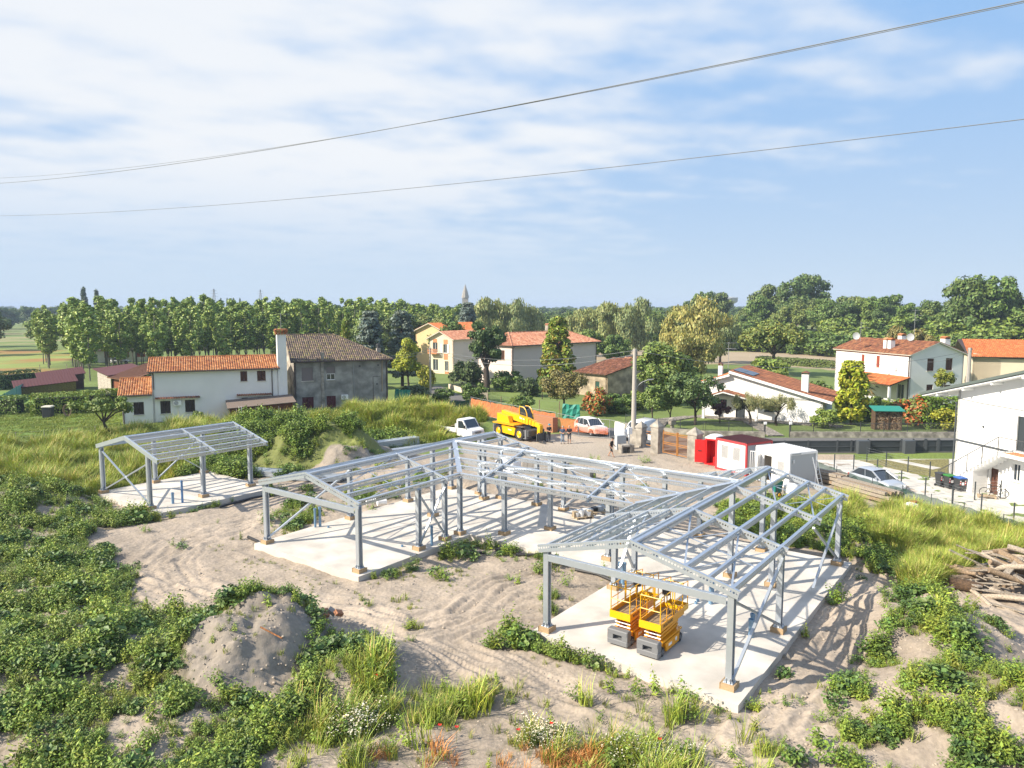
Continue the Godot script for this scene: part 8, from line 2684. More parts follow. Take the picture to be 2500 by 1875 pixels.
func make_gate() -> void:
	for q in [[12.35, 69.4, 2.45, 0.75, "weathered gate pillar joined to a stub wall, farthest of the three"], [13.3, 66.5, 3.0, 0.85, "tall weathered gate pillar at the left side of the rusty gate"], [15.9, 63.0, 2.9, 0.95, "thick weathered gate pillar at the right side of the rusty gate"]]:
		var o := thing("gate_pillar", q[4], "pillar", q[0], q[1], -48, 0.0, "old gate pillars")
		var b := MB.new()
		b.bevel(Vector3(0, -0.1, 0), Vector3(q[3], q[2] - 0.5, q[3]), 0.03)
		pmb(o, "shaft", b, M.concrete_old)
		var c := MB.new()
		var s: float = q[3] * 0.58; var y: float = q[2] - 0.6
		c.box(Vector3(0, y, 0), Vector3(s * 2.0, 0.12, s * 2.0))
		var p := Vector3(0, q[2] + 0.08, 0)
		var k := [Vector3(-s, y + 0.12, s), Vector3(s, y + 0.12, s), Vector3(s, y + 0.12, -s), Vector3(-s, y + 0.12, -s)]
		for i in 4: c.tri(k[i], k[(i + 1) % 4], p)
		pmb(o, "cap", c, M.concrete_old)
		if q[0] < 13.0:
			var st := MB.new()
			st.box(Vector3(-0.75, -0.1, 0), Vector3(0.8, 1.75, 0.5))
			pmb(o, "stub_wall", st, M.concrete_old)
	for k in 2:
		var o := thing("iron_gate", ["rusty orange left gate leaf with vertical bars", "rusty orange right gate leaf with vertical bars"][k], "gate", [13.75, 14.75][k], [66.0, 64.5][k], -56, 0.0, "rusty gate leaves")
		var w := 1.72
		var fr := MB.new()
		for y in [0.15, 0.95, 1.1, 1.85, 2.0]: fr.box(Vector3(w * 0.5, y, 0), Vector3(w, 0.06, 0.05))
		for x in [0.03, w - 0.03]: fr.box(Vector3(x, 0.1, 0), Vector3(0.07, 2.1, 0.07))
		pmb(o, "frame", fr, M.gate_rust)
		for i in 13:
			var b := MB.new()
			b.box(Vector3(0.14 + i * (w - 0.28) / 12.0, 0.15, 0), Vector3(0.022, 2.0, 0.022))
			pmb(o, "bar", b, M.gate_rust)
	var o := thing("iron_gate", "rusty small gate panel between the two far pillars", "gate", 12.75, 68.8, -62)
	for y in [0.3, 1.35, 1.6]:
		var b := MB.new()
		b.box(Vector3(0.75, y, 0), Vector3(1.5, 0.06, 0.04))
		pmb(o, "rail", b, M.gate_rust)
	var bd := MB.new()
	bd.box(Vector3(0.75, 0.85, 0.03), Vector3(1.0, 0.5, 0.02))
	pmb(o, "notice_board", bd, M.white_paint)

func pole(label: String, x: float, d: float, h: float, r: float, lamp := false) -> void:
	var o := thing("utility_pole", label, "utility pole", x, d)
	var b := MB.new()
	b.tube([Vector3(0, -0.3, 0), Vector3(0, h, 0)], r, r * 0.62, 12)
	pmb(o, "shaft", b, M.pole)
	var t := MB.new()
	t.box(Vector3(0, h - 0.25, 0), Vector3(0.5, 0.06, 0.06)); t.box(Vector3(0, h - 0.6, 0), Vector3(0.4, 0.06, 0.06))
	for s in [-0.2, 0.2]: t.lathe(Vector3(s, h - 0.19, 0), [Vector2(0.03, 0), Vector2(0.04, 0.05), Vector2(0.02, 0.1)], 8)
	pmb(o, "crossarm", t, M.metal_grey)
	if lamp:
		var a := MB.new()
		a.tube([Vector3(0.15, h - 4.2, 0), Vector3(0.3, h - 3.6, 0), Vector3(0.7, h - 3.2, 0.1), Vector3(1.3, h - 2.95, 0.2)], 0.035)
		a.boxt(Vector3(0.55, 0.09, 0.2), Transform3D(Basis(Vector3.BACK, 0.1), Vector3(1.5, h - 2.93, 0.22)))
		pmb(o, "lamp_arm", a, M.metal_grey)

func wire(label: String, a: Vector3, b: Vector3, sag: float, r: float, called := "overhead_wire", group := "overhead wires") -> void:
	var m := MB.new()
	var pts := []
	for k in 33:
		var t := k / 32.0
		pts.append(a.lerp(b, t) - Vector3(0, sag * 4.0 * t * (1.0 - t), 0))
	m.tube(pts, r, r, 5, false)
	var o := pmb(self, called, m, M.cable)
	tag(o, label, "cable", group)

func make_poles() -> void:
	pole("tall round concrete utility pole with a lamp arm beside the gate", 11.75, 70.2, 9.35, 0.27, true)
	pole("slim concrete pole at the lane beside the pink house", -12.4, 111.0, 7.3, 0.18)
	pole("concrete pole behind the roof of the right-hand house", 50.2, 80.5, 8.9, 0.28)
	var A := Vector3(11.75, 9.2, -70.2); var B := Vector3(-12.4, 7.1, -111.0); var C := Vector3(-16.4, 7.0, -96.2); var D := Vector3(50.2, 8.6, -80.5)
	wire("upper wire from the tall concrete pole to the slim lane pole", A, B, 1.3, 0.022)
	wire("lower wire from the tall concrete pole to the slim lane pole", A - Vector3(0, 0.4, 0), B - Vector3(0, 0.3, 0), 1.6, 0.026)
	wire("upper wire from the slim lane pole to the grey house", B, C, 0.3, 0.02)
	wire("lower wire from the slim lane pole to the grey house", B - Vector3(0, 0.3, 0), C - Vector3(0, 0.3, 0), 0.35, 0.024)
	wire("wire from the tall concrete pole past the bungalow to the right pole", A, D, 1.8, 0.022)
	wire("wire from the right pole to the shaded gable", D, Vector3(56.0, 6.0, -100.0), 0.5, 0.018)
	wire("wire from the right pole to the white stair house", D, Vector3(35.2, 6.4, -56.6), 0.7, 0.018)
	# power line high over the site
	wire("upper power cable slanting across the sky", Vector3(-59.86, 25.16, -74.0), Vector3(29.56, 21.64, -8.0), 1.917, 0.018, "power_cable", "power cables")
	wire("thin second cable just above the upper power cable at the left", Vector3(-59.8, 25.96, -74.0), Vector3(29.5, 21.66, -8.05), 2.253, 0.011, "power_cable", "power cables")
	wire("lower power cable crossing the sky", Vector3(-75.2, 24.77, -92.5), Vector3(37.36, 19.55, -10.0), 1.842, 0.016, "power_cable", "power cables")
	# lattice pylons on the horizon
	for q in [[-290.0, 720.0, 32.0, "faint lattice pylon on the skyline left of the chimney"], [-306.0, 900.0, 36.0, "fainter lattice pylon above the plantation"]]:
		var o := thing("pylon", q[3], "pylon", q[0], q[1])
		var h: float = q[2]
		var b := MB.new()
		for sx in [-1, 1]:
			for sz in [-1, 1]: b.beam(Vector3(sx * 2.6, 0, sz * 2.6), Vector3(sx * 0.35, h, sz * 0.35), 0.3, 0.3)
		for k in 9:
			var y0 := h * k / 9.0; var y1 := h * (k + 1) / 9.0
			var w0 := lerpf(2.6, 0.35, k / 9.0); var w1 := lerpf(2.6, 0.35, (k + 1) / 9.0)
			b.beam(Vector3(-w0, y0, w0), Vector3(w1, y1, w1), 0.16, 0.16)
			b.beam(Vector3(w0, y0, w0), Vector3(-w1, y1, w1), 0.16, 0.16)
		pmb(o, "tower", b, M.metal_grey)
		var c := MB.new()
		for k in 3: c.beam(Vector3(-4.0 + k * 0.4, h * (0.78 + k * 0.08), 0), Vector3(4.0 - k * 0.4, h * (0.78 + k * 0.08), 0), 0.25, 0.25)
		pmb(o, "crossarm", c, M.metal_grey)
	for q in [[108.0, 236.0, "first thin lamp post along the far road from the left"], [128.0, 222.0, "middle thin lamp post along the far road"], [137.0, 196.0, "rightmost thin lamp post in front of the wooded bank"]]:
		var o := thing("lamp_post", q[2], "lamp post", q[0], q[1], 0.0, 3.0, "far lamp posts")
		var b := MB.new()
		b.tube([Vector3.ZERO, Vector3(0, 9.0, 0)], 0.13, 0.09)
		pmb(o, "shaft", b, M.metal_grey)
	# distant buildings
	for q in [[138.0, 640.0, 46.0, 22.0, 15.0, "white flat-roofed block of flats far behind the village", true], [78.0, 330.0, 14.0, 10.0, 5.0, "far grey-roofed hall above the tree tops", false], [64.0, 322.0, 9.0, 8.0, 4.6, "far cream house with tiled roof among trees", false], [238.0, 700.0, 22.0, 16.0, 20.0, "far grey block beside the water tower", true], [-104.0, 178.0, 16.0, 7.0, 3.0, "low white barn with red doors beyond the poplars", false], [108.0, 300.0, 10.0, 8.0, 5.0, "small far white house behind the willows", false], [-58.0, 520.0, 20.0, 10.0, 9.0, "far pale houses at the edge of the plain", true]]:
		var o := thing("far_building", q[5], "building", q[0], q[1], -12 if q[0] > 0 else 20)
		shell(o, M.white_wall, q[2], q[3], q[4])
		var r := MB.new()
		if q[6]: r.box(Vector3(q[2] * 0.5, q[4], -q[3] * 0.5), Vector3(q[2] + 0.6, 0.5, q[3] + 0.6))
		else:
			sheet_slab(r, Vector3(-0.5, q[4], 0.5), Vector3(q[2] + 0.5, q[4], 0.5), Vector3(q[2] + 0.5, q[4] + 2.0, -q[3] * 0.5), Vector3(-0.5, q[4] + 2.0, -q[3] * 0.5), 0.2)
			sheet_slab(r, Vector3(q[2] + 0.5, q[4], -q[3] - 0.5), Vector3(-0.5, q[4], -q[3] - 0.5), Vector3(-0.5, q[4] + 2.0, -q[3] * 0.5), Vector3(q[2] + 0.5, q[4] + 2.0, -q[3] * 0.5), 0.2)
		pmb(o, "roof", r, M.grey_panel if q[6] else M.felt)
		for k in int(q[2] / 3.6):
			for j in (int(q[4] / 3.4) if q[6] else 1):
				var b := MB.new()
				var hh := 1.5 if q[6] else 1.6
				b.box(Vector3(1.8 + k * 3.6, 1.2 + j * 3.3, 0.02), Vector3(1.8, hh, 0.05))
				pmb(o, "window", b, M.shutter_red if q[0] < -90.0 else M.glass)
	var wt := thing("water_tower", "mushroom-shaped water tower on the skyline", "water tower", 200.0, 690.0)
	var b := MB.new()
	b.lathe(Vector3.ZERO, [Vector2(3.0, 0), Vector2(2.6, 15), Vector2(10.0, 19), Vector2(10.5, 23), Vector2(9.5, 23.6), Vector2(0, 24.2)], 20)
	pmb(wt, "tank", b, M.grey_panel, true)
	var cs := thing("church_steeple", "dark church steeple far on the plain", "steeple", -48.0, 760.0)
	var sb := MB.new()
	sb.box(Vector3.ZERO, Vector3(6, 24, 6))
	sb.lathe(Vector3(0, 24, 0), [Vector2(4.0, 0), Vector2(2.6, 6), Vector2(0, 14)], 8)
	pmb(cs, "tower", sb, M.concrete_old)

func make_cabins() -> void:
	# white cabin with red frame
	for q in [[16.9, 59.8, -59.5, 3.15, 2.55, M.red_frame, M.red_sheet, "white site cabin with red frame and dark red ribbed roof", 0], [19.0, 56.1, -65.0, 3.3, 2.55, M.white_paint, M.white_paint, "white container cabin with grey end wall, open door and ladder", 1]]:
		var o := thing("site_cabin", q[7], "cabin", q[0], q[1], q[2])
		var L: float = q[3]; var W := 2.85 if q[8] == 0 else 2.65; var H: float = q[4]
		var holes := [[0.5, 1.05, 1.25, 2.1], [1.75, 1.05, 2.5, 2.1]] if q[8] == 0 else [[0.75, 0.1, 1.55, 2.05], [2.1, 1.05, 2.8, 1.85]]
		wall(o, M.white_wall, Transform3D(), L, H, holes, -1, -1, -1, 0.08)
		wall(o, M.grey_panel, Transform3D(Basis(Vector3.UP, PI / 2), Vector3(L, 0, 0)), W, H, [], -1, -1, -1, 0.08)
		wall(o, M.white_wall, Transform3D(Basis(Vector3.UP, -PI / 2), Vector3(0, 0, -W)), W, H, [], -1, -1, -1, 0.08)
		wall(o, M.white_wall, Transform3D(Basis(Vector3.UP, PI), Vector3(L, 0, -W)), L, H, [], -1, -1, -1, 0.08)
		for x in [0.0, L]:
			for z in [0.0, -W]:
				var b := MB.new()
				b.box(Vector3(x, 0, z), Vector3(0.15, H + 0.02, 0.15))
				pmb(o, "corner_post", b, q[5])
		for y in [0.0, H - 0.12]:
			for z in [0.035, -W - 0.035]:
				var b := MB.new()
				b.box(Vector3(L * 0.5, y, z), Vector3(L - 0.16, 0.16, 0.08))
				pmb(o, "frame_rail", b, q[5])
			for x in [-0.035, L + 0.035]:
				var b := MB.new()
				b.box(Vector3(x, y, -W * 0.5), Vector3(0.08, 0.16, W - 0.16))
				pmb(o, "frame_rail", b, q[5])
		var r := MB.new()
		r.box(Vector3(L * 0.5, H + 0.02, -W * 0.5), Vector3(L + 0.1, 0.06, W + 0.1))
		for k in 13: r.box(Vector3((k + 0.5) * L / 13.0, H + 0.08, -W * 0.5), Vector3(0.06, 0.03, W + 0.06))
		pmb(o, "roof", r, q[6])
		var fl := MB.new()
		fl.box(Vector3(L * 0.5, 0.02, -W * 0.5), Vector3(L - 0.2, 0.08, W - 0.2))
		pmb(o, "floor", fl, M.plank)
		for k in holes.size():
			if q[8] == 1 and k == 0: continue
			var h: Array = holes[k]
			var g := MB.new()
			g.box(Vector3((h[0] + h[2]) * 0.5, h[1], -0.06), Vector3(h[2] - h[0], h[3] - h[1], 0.02))
			var wn := pmb(o, "window", g, M.glass)
			for j in 7:
				var b := MB.new()
				b.box(Vector3(h[0] + (j + 0.5) * (h[2] - h[0]) / 7.0, h[1], 0.0), Vector3(0.035, h[3] - h[1], 0.03))
				pmb(wn, "window_bar", b, M.white_paint)
		if q[8] == 1:
			var dr := MB.new()
			dr.boxt(Vector3(0.04, 2.0, 0.82), Transform3D(Basis(Vector3.UP, 0.5), Vector3(0.58, 1.1, 0.36)))
			pmb(o, "door", dr, M.white_paint)
			var lp := MB.new()
			lp.bevel(Vector3(L + 0.07, 1.85, -0.35), Vector3(0.08, 0.26, 0.1), 0.02)
			pmb(o, "lamp", lp, M.white_paint)
			var sg := MB.new()
			sg.box(Vector3(L + 0.082, H - 0.09, -0.6), Vector3(0.012, 0.1, 0.9))
			pmb(o, "name_strip", sg, M.steel_dull)
	# barred gate leaf between the cabins
	var bg := thing("barred_door", "white barred door leaf standing open between the two cabins", "door", 18.75, 56.9, -30)
	for k in 7:
		var b := MB.new()
		b.box(Vector3(k * 0.15, 0.1, 0), Vector3(0.03, 1.95, 0.03))
		pmb(bg, "bar", b, M.white_paint)
	for y in [0.1, 2.02]:
		var b := MB.new()
		b.box(Vector3(0.45, y, 0), Vector3(0.94, 0.05, 0.05))
		pmb(bg, "rail", b, M.white_paint)
	# ladder against the grey end wall
	var ld := thing("ladder", "aluminium ladder leaning on the grey end of the cabin", "ladder", 22.2, 53.1, 30)
	for s in [-0.2, 0.2]:
		var b := MB.new()
		b.beam(Vector3(s, 0.0, 0.75), Vector3(s, 2.35, 0.0), 0.03, 0.07, Vector3.BACK)
		pmb(ld, "stile", b, M.steel)
	for k in 7:
		var b := MB.new()
		var t := (k + 0.7) / 7.6
		b.tube([Vector3(-0.2, 2.35 * t, 0.75 * (1.0 - t)), Vector3(0.2, 2.35 * t, 0.75 * (1.0 - t))], 0.018)
		pmb(ld, "rung", b, M.steel)
	# red portable toilet
	var t := thing("portable_toilet", "red portable toilet with white domed roof and open door", "toilet", 17.2, 61.6, -40)
	for q in [[Vector3(0, 0.1, -0.55), Vector3(1.1, 2.15, 0.05)], [Vector3(-0.55, 0.1, 0), Vector3(0.05, 2.15, 1.05)], [Vector3(0.55, 0.1, 0), Vector3(0.05, 2.15, 1.05)]]:
		var b := MB.new()
		b.box(q[0], q[1])
		pmb(t, "side_panel", b, M.red_paint)
	var fr := MB.new()
	for x in [-0.5, 0.5]: fr.box(Vector3(x, 0.1, 0.53), Vector3(0.14, 2.15, 0.06))
	fr.box(Vector3(0, 2.1, 0.53), Vector3(0.86, 0.14, 0.05)); fr.box(Vector3(0, 0.0, 0), Vector3(1.2, 0.1, 1.2))
	pmb(t, "frame", fr, M.red_paint)
	var dr := MB.new()
	dr.boxt(Vector3(0.86, 1.95, 0.05), Transform3D(Basis(Vector3.UP, 0.35), Vector3(-0.95, 1.12, 0.72)))
	var dro := pmb(t, "door", dr, M.red_paint)
	var dh := MB.new()
	dh.boxt(Vector3(0.3, 0.06, 0.05), Transform3D(Basis(Vector3.UP, 0.35), Vector3(-0.95, 1.15, 0.77)))
	pmb(dro, "handle", dh, M.black_plastic)
	var rf := MB.new()
	var rings := []
	for k in 7:
		var a := PI * k / 6.0
		rings.append([Vector3(-cos(a) * 0.6, 2.25 + sin(a) * 0.28, 0.62), Vector3(-cos(a) * 0.6, 2.25 + sin(a) * 0.34, 0.2), Vector3(-cos(a) * 0.6, 2.25 + sin(a) * 0.34, -0.2), Vector3(-cos(a) * 0.6, 2.25 + sin(a) * 0.28, -0.62)])
	loft(rf, rings)
	for z in [0, 3]:
		for k in range(1, 6): rf.tri(rings[0][z], rings[k][z], rings[k + 1][z])
	pmb(t, "roof", rf, M.white_paint, true)
	var bw := MB.new()
	bw.bevel(Vector3(0.15, 0.1, -0.25), Vector3(0.6, 0.5, 0.5), 0.05)
	pmb(t, "seat", bw, M.red_paint)
	# wheelbarrow tipped against the cabin
	var w := thing("wheelbarrow", "green wheelbarrow standing on end beside the cabin", "wheelbarrow", 18.7, 50.6, 20)
	var tub := MB.new()
	var a0 := [Vector3(-0.28, 0.35, 0.05), Vector3(0.28, 0.35, 0.05), Vector3(0.22, 0.35, -0.22), Vector3(-0.22, 0.35, -0.22)]
	var a1 := [Vector3(-0.34, 1.15, 0.12), Vector3(0.34, 1.15, 0.12), Vector3(0.25, 1.05, -0.3), Vector3(-0.25, 1.05, -0.3)]
	for i in 4:
		var j := (i + 1) % 4
		tub.quad(a0[i], a0[j], a1[j], a1[i])
	tub.quad(a0[3], a0[2], a0[1], a0[0])
	pmb(w, "tub", tub, M.teal_plastic)
	var hn := MB.new()
	for s in [-1.0, 1.0]: hn.tube([Vector3(s * 0.1, 0.2, 0.1), Vector3(s * 0.25, 0.9, 0.16), Vector3(s * 0.32, 1.55, 0.2)], 0.022)
	pmb(w, "handle", hn, M.dark_metal)
	wheel(w, Vector3(-0.05, 0.2, 0.18), 0.2, 0.09, M.yellow_paint)
	var bag := thing("rubble_bag", "full white rubble bag beside the wheelbarrow", "bag", 19.7, 50.8, 0)
	var bm := MB.new()
	bm.lathe(Vector3.ZERO, [Vector2(0.0, 0.0), Vector2(0.46, 0.02), Vector2(0.54, 0.4), Vector2(0.48, 0.8), Vector2(0.3, 0.9), Vector2(0.0, 0.84)], 11)
	pmb(bag, "sack", bm, M.white_wall, true)

func make_yard() -> void:
	# wheelie bins
	for k in 3:
		var o := thing("wheelie_bin", ["black wheelie bin with dark lid, farthest of three", "wheelie bin with green lid in the middle of three", "wheelie bin with blue lid, nearest the bicycle"][k], "bin", [32.9, 33.15, 33.5][k], [55.3, 54.65, 53.9][k], 8, -0.4, "wheelie bins")
		var b := MB.new()
		b.hexa([Vector3(-0.22, 0.1, 0.25), Vector3(0.22, 0.1, 0.25), Vector3(0.22, 0.1, -0.25), Vector3(-0.22, 0.1, -0.25), Vector3(-0.29, 0.98, 0.33), Vector3(0.29, 0.98, 0.33), Vector3(0.29, 0.98, -0.33), Vector3(-0.29, 0.98, -0.33)])
		pmb(o, "tub", b, M.bin_black)
		var l := MB.new()
		l.bevel(Vector3(0, 0.98, 0), Vector3(0.64, 0.09, 0.74), 0.03)
		pmb(o, "lid", l, [M.bin_black, M.bin_green, M.bin_blue][k])
		for s in [-1.0, 1.0]:
			for j in 4:
				var st := MB.new()
				st.boxt(Vector3(0.09, 0.075, 0.006), Transform3D(Basis(Vector3.RIGHT, -0.07), Vector3(s * 0.2, 0.56 + j * 0.085, 0.306 + j * 0.006)))
				pmb(o, "reflector_stripe", st, M.red_paint if j % 2 == 0 else M.white_paint)
		var pl := MB.new()
		pl.boxt(Vector3(0.2, 0.24, 0.006), Transform3D(Basis(Vector3.RIGHT, -0.07), Vector3(0.0, 0.62, 0.31)))
		pmb(o, "notice", pl, M.white_paint)
		for s in [-1.0, 1.0]: wheel(o, Vector3(s * 0.22, 0.1, -0.3), 0.1, 0.05, M.bin_black)
	# bicycle
	var bk := thing("bicycle", "black mountain bicycle leaning at the white wall", "bicycle", 34.75, 51.9, -28, -0.4)
	for x in [-0.55, 0.55]:
		var t := MB.new()
		var pts := []
		for k in 21: pts.append(Vector3(x + cos(TAU * k / 20.0) * 0.34, 0.36 + sin(TAU * k / 20.0) * 0.34, 0))
		t.tube(pts, 0.026, 0.026, 6, false)
		var wo := pmb(bk, "wheel", t, M.rubber)
		for k in 10:
			var sp := MB.new()
			sp.tube([Vector3(x, 0.36, 0), Vector3(x + cos(TAU * k / 10.0) * 0.33, 0.36 + sin(TAU * k / 10.0) * 0.33, 0)], 0.004, 0.004, 3)
			pmb(wo, "spoke", sp, M.metal_grey)
	var fr := MB.new()
	for q in [[Vector3(-0.55, 0.36, 0), Vector3(-0.08, 0.34, 0)], [Vector3(-0.55, 0.36, 0), Vector3(-0.2, 0.78, 0)], [Vector3(-0.08, 0.34, 0), Vector3(-0.24, 0.86, 0)], [Vector3(-0.08, 0.34, 0), Vector3(0.36, 0.84, 0)], [Vector3(-0.2, 0.78, 0), Vector3(0.36, 0.88, 0)], [Vector3(0.33, 0.95, 0), Vector3(0.55, 0.36, 0)]]: fr.tube(q, 0.024)
	pmb(bk, "frame", fr, M.black_plastic)
	var hb := MB.new()
	hb.tube([Vector3(0.36, 0.95, 0), Vector3(0.3, 1.04, 0)], 0.018); hb.tube([Vector3(0.24, 1.05, -0.33), Vector3(0.32, 1.03, 0), Vector3(0.24, 1.05, 0.33)], 0.016)
	pmb(bk, "handlebar", hb, M.black_plastic)
	var sd := MB.new()
	sd.bevel(Vector3(-0.27, 0.9, 0), Vector3(0.27, 0.06, 0.14), 0.025)
	pmb(bk, "saddle", sd, M.black_plastic)
	var cr := MB.new()
	cr.tube([Vector3(-0.08, 0.34, 0.1), Vector3(0.05, 0.24, 0.1)], 0.014); cr.tube([Vector3(-0.08, 0.34, -0.1), Vector3(-0.21, 0.44, -0.1)], 0.014)
	pmb(bk, "crank", cr, M.dark_metal)
	pallet("old pallet lying under the bicycle", 34.3, 52.0, -28, -0.4)
	# firewood shelter
	var fs := thing("firewood_shelter", "firewood store with green roof filled with split logs", "shelter", 41.0, 79.6, -8)
	for x in [-1.35, 0.0, 1.35]:
		var b := MB.new()
		b.box(Vector3(x, 0, 0), Vector3(0.1, 2.2, 1.2))
		pmb(fs, "post", b, M.wood_dark)
	var rf := MB.new()
	sheet_slab(rf, Vector3(-1.6, 2.15, 0.9), Vector3(1.6, 2.15, 0.9), Vector3(1.6, 2.5, -0.9), Vector3(-1.6, 2.5, -0.9), 0.06)
	pmb(fs, "roof", rf, M.teal_sheet)
	for s in 2:
		var b := MB.new()
		for r in 17:
			for c in 11:
				var x := (-1.2 if s == 0 else 0.14) + c * 0.11 + 0.03 * (r % 2)
				b.col = tint(Color(0.36, 0.29, 0.21) if rng.randf() < 0.6 else Color(0.14, 0.09, 0.05), 0.25)
				b.tube([Vector3(x, 0.1 + r * 0.118, 0.42 + rng.randf() * 0.12), Vector3(x, 0.1 + r * 0.118, -0.4)], 0.056, 0.056, 5)
		pmb(fs, "stacked_firewood", b, M.tiles).set_meta("kind", "stuff")
	# cabinets and blocks by the pole
	var cb := thing("meter_cabinet", "grey electric cabinet beside the tall concrete pole", "cabinet", 10.2, 68.2, 20)
	var b1 := MB.new()
	b1.bevel(Vector3(0, 0, 0), Vector3(1.0, 1.35, 0.5), 0.02)
	pmb(cb, "housing", b1, M.grey_panel)
	var b2 := MB.new()
	b2.box(Vector3(0.9, 0.3, 0), Vector3(0.1, 1.9, 0.1)); b2.bevel(Vector3(0.95, 1.4, 0.06), Vector3(0.45, 0.65, 0.2), 0.02)
	pmb(cb, "meter_box", b2, M.white_paint)
	var kb := thing("concrete_block", "mossy concrete chamber with dark opening beside the cabinet", "block", 10.4, 66.6, 15)
	var b3 := MB.new()
	b3.box(Vector3(-0.45, 0, 0), Vector3(0.14, 0.75, 0.8)); b3.box(Vector3(0.55, 0, 0), Vector3(0.4, 0.75, 0.8)); b3.box(Vector3(0.05, 0.6, 0), Vector3(0.86, 0.15, 0.8)); b3.box(Vector3(0.05, 0, -0.3), Vector3(0.86, 0.6, 0.14))
	pmb(kb, "chamber", b3, M.concrete_old)
	# blue drain pipes standing in the slabs
	var pp := [[8.75, 31.2, 0.95, 0.10, 1, "light blue drain pipe in the slab, taller of the pair right of the lifts"], [8.95, 31.7, 1.2, 0.09, 1, "thin light blue drain pipe behind the pair right of the lifts"], [9.45, 27.9, 0.75, 0.10, 1, "grey-blue drain pipe at the slab edge near the braced column"], [9.6, 28.2, 0.85, 0.09, 1, "second grey-blue drain pipe at the slab edge near the braced column"], [5.05, 33.7, 1.0, 0.11, 1, "fat light blue pipe behind the left column of the near wing"], [5.25, 33.5, 1.05, 0.12, 1, "fatter light blue pipe beside the left column of the near wing"], [-11.7, 42.6, 1.15, 0.07, 1, "slim light blue pipe under the left wing gable"], [-11.45, 42.75, 1.2, 0.08, 1, "light blue pipe beside the slim one under the left wing"], [-4.4, 39.2, 1.1, 0.075, 1, "blue pipe at the crossed braces of the left wing"], [-22.6, 47.9, 0.75, 0.09, 1, "short blue pipe on the pavilion slab"], [-22.1, 48.2, 1.5, 0.075, 0, "tall bright blue pipe on the pavilion slab"]]
	for q in pp:
		var o := thing("drain_pipe", q[5], "pipe", q[0], q[1], 0.0, 0.25, "drain pipes")
		var b := MB.new()
		b.lathe(Vector3.ZERO, [Vector2(q[3], 0.0), Vector2(q[3], q[2] - 0.12), Vector2(q[3] * 1.15, q[2] - 0.1), Vector2(q[3] * 1.15, q[2]), Vector2(q[3] * 0.9, q[2]), Vector2(q[3] * 0.9, 0.05)], 12)
		pmb(o, "tube", b, M.pipe_blue if q[4] == 0 else M.pipe_lightblue, true)
	for q in [[8.1, 31.2], [8.25, 31.5], [8.55, 27.6], [8.75, 27.9], [-10.9, 42.5], [-6.0, 39.0]]:
		var o := thing("pipe_stub", "short blue pipe stub flush with the slab", "pipe", q[0], q[1], 0.0, 0.25, "pipe stubs")
		var b := MB.new()
		b.lathe(Vector3.ZERO, [Vector2(0.07, 0), Vector2(0.07, 0.1), Vector2(0.055, 0.1), Vector2(0.055, 0.02)], 10)
		pmb(o, "tube", b, M.pipe_lightblue)
	# black drain hoses in the pit and beside the slabs
	var hoses := [[[Vector2(-4.0, 38.4), Vector2(-2.6, 38.6), Vector2(-1.4, 38.3)], "black drainage hose lying left in the pit between the wings"], [[Vector2(-0.9, 38.9), Vector2(0.2, 39.3), Vector2(0.6, 39.2)], "black drainage hose at the slab corner of the pit"], [[Vector2(0.2, 38.2), Vector2(1.2, 38.1), Vector2(1.9, 38.5)], "dark pipe curving along the pit edge"], [[Vector2(3.2, 35.9), Vector2(4.2, 35.2), Vector2(4.9, 34.4)], "dark pipe beside the near wing"], [[Vector2(-15.2, 41.2), Vector2(-14.4, 40.4), Vector2(-13.9, 39.9)], "black pipe lying at the left wing corner"], [[Vector2(-19.4, 47.6), Vector2(-18.0, 49.6), Vector2(-16.8, 51.0)], "black edging strip along the pavilion slab"]]
	for q in hoses:
		var o := thing("drain_hose", q[1], "hose", 0, 0, 0, 0, "drain hoses")
		var pts := []
		for p in q[0]: pts.append(Vector3(p.x, ground_y(p) + 0.12, -p.y))
		var b := MB.new()
		b.tube(pts, 0.085, 0.085, 8)
		pmb(o, "tube", b, M.black_plastic)
	# steel profile stacks
	var sp := thing("profile_stack", "wrapped stack of galvanised steel profiles on the grass edge", "stack", -12.6, 66.3, 40)
	for r in 5:
		for c in 4:
			var b := MB.new()
			b.box(Vector3(2.4, 0.1 + r * 0.17, -c * 0.24), Vector3(4.8, 0.155, 0.22))
			pmb(sp, "profile", b, M.steel_dull)
	var tp := MB.new()
	tp.box(Vector3(2.4, 0.955, -0.36), Vector3(4.8, 0.02, 1.0))
	pmb(sp, "cover_sheet", tp, M.steel)
	var sp2 := thing("profile_stack", "lower stack of steel profiles beside the wrapped one", "stack", -10.9, 65.3, 40)
	for r in 2:
		for c in 3:
			var b := MB.new()
			b.box(Vector3(2.6, 0.1 + r * 0.2, -c * 0.26), Vector3(5.2, 0.18, 0.23))
			pmb(sp2, "profile", b, M.steel)
	for k in 2:
		var sb := thing("purlin_bundle", ["loose bundle of steel purlins behind the pavilion slab", "loose bundle of steel purlins behind the left wing"][k], "bundle", [-22.4, -17.4][k], [57.6, 55.6][k], [-14.0, -10.0][k], 0.05)
		for r in 3:
			for c in 5:
				var b := MB.new()
				b.chan(Vector3(rng.randf() * 0.3, 0.15 + r * 0.14, -c * 0.25), Vector3(4.2 + rng.randf() * 0.4, 0.15 + r * 0.14, -c * 0.25 + rng.randf() * 0.1), Vector3.UP, 0.12, 0.2, false)
				pmb(sb, "purlin", b, M.steel)
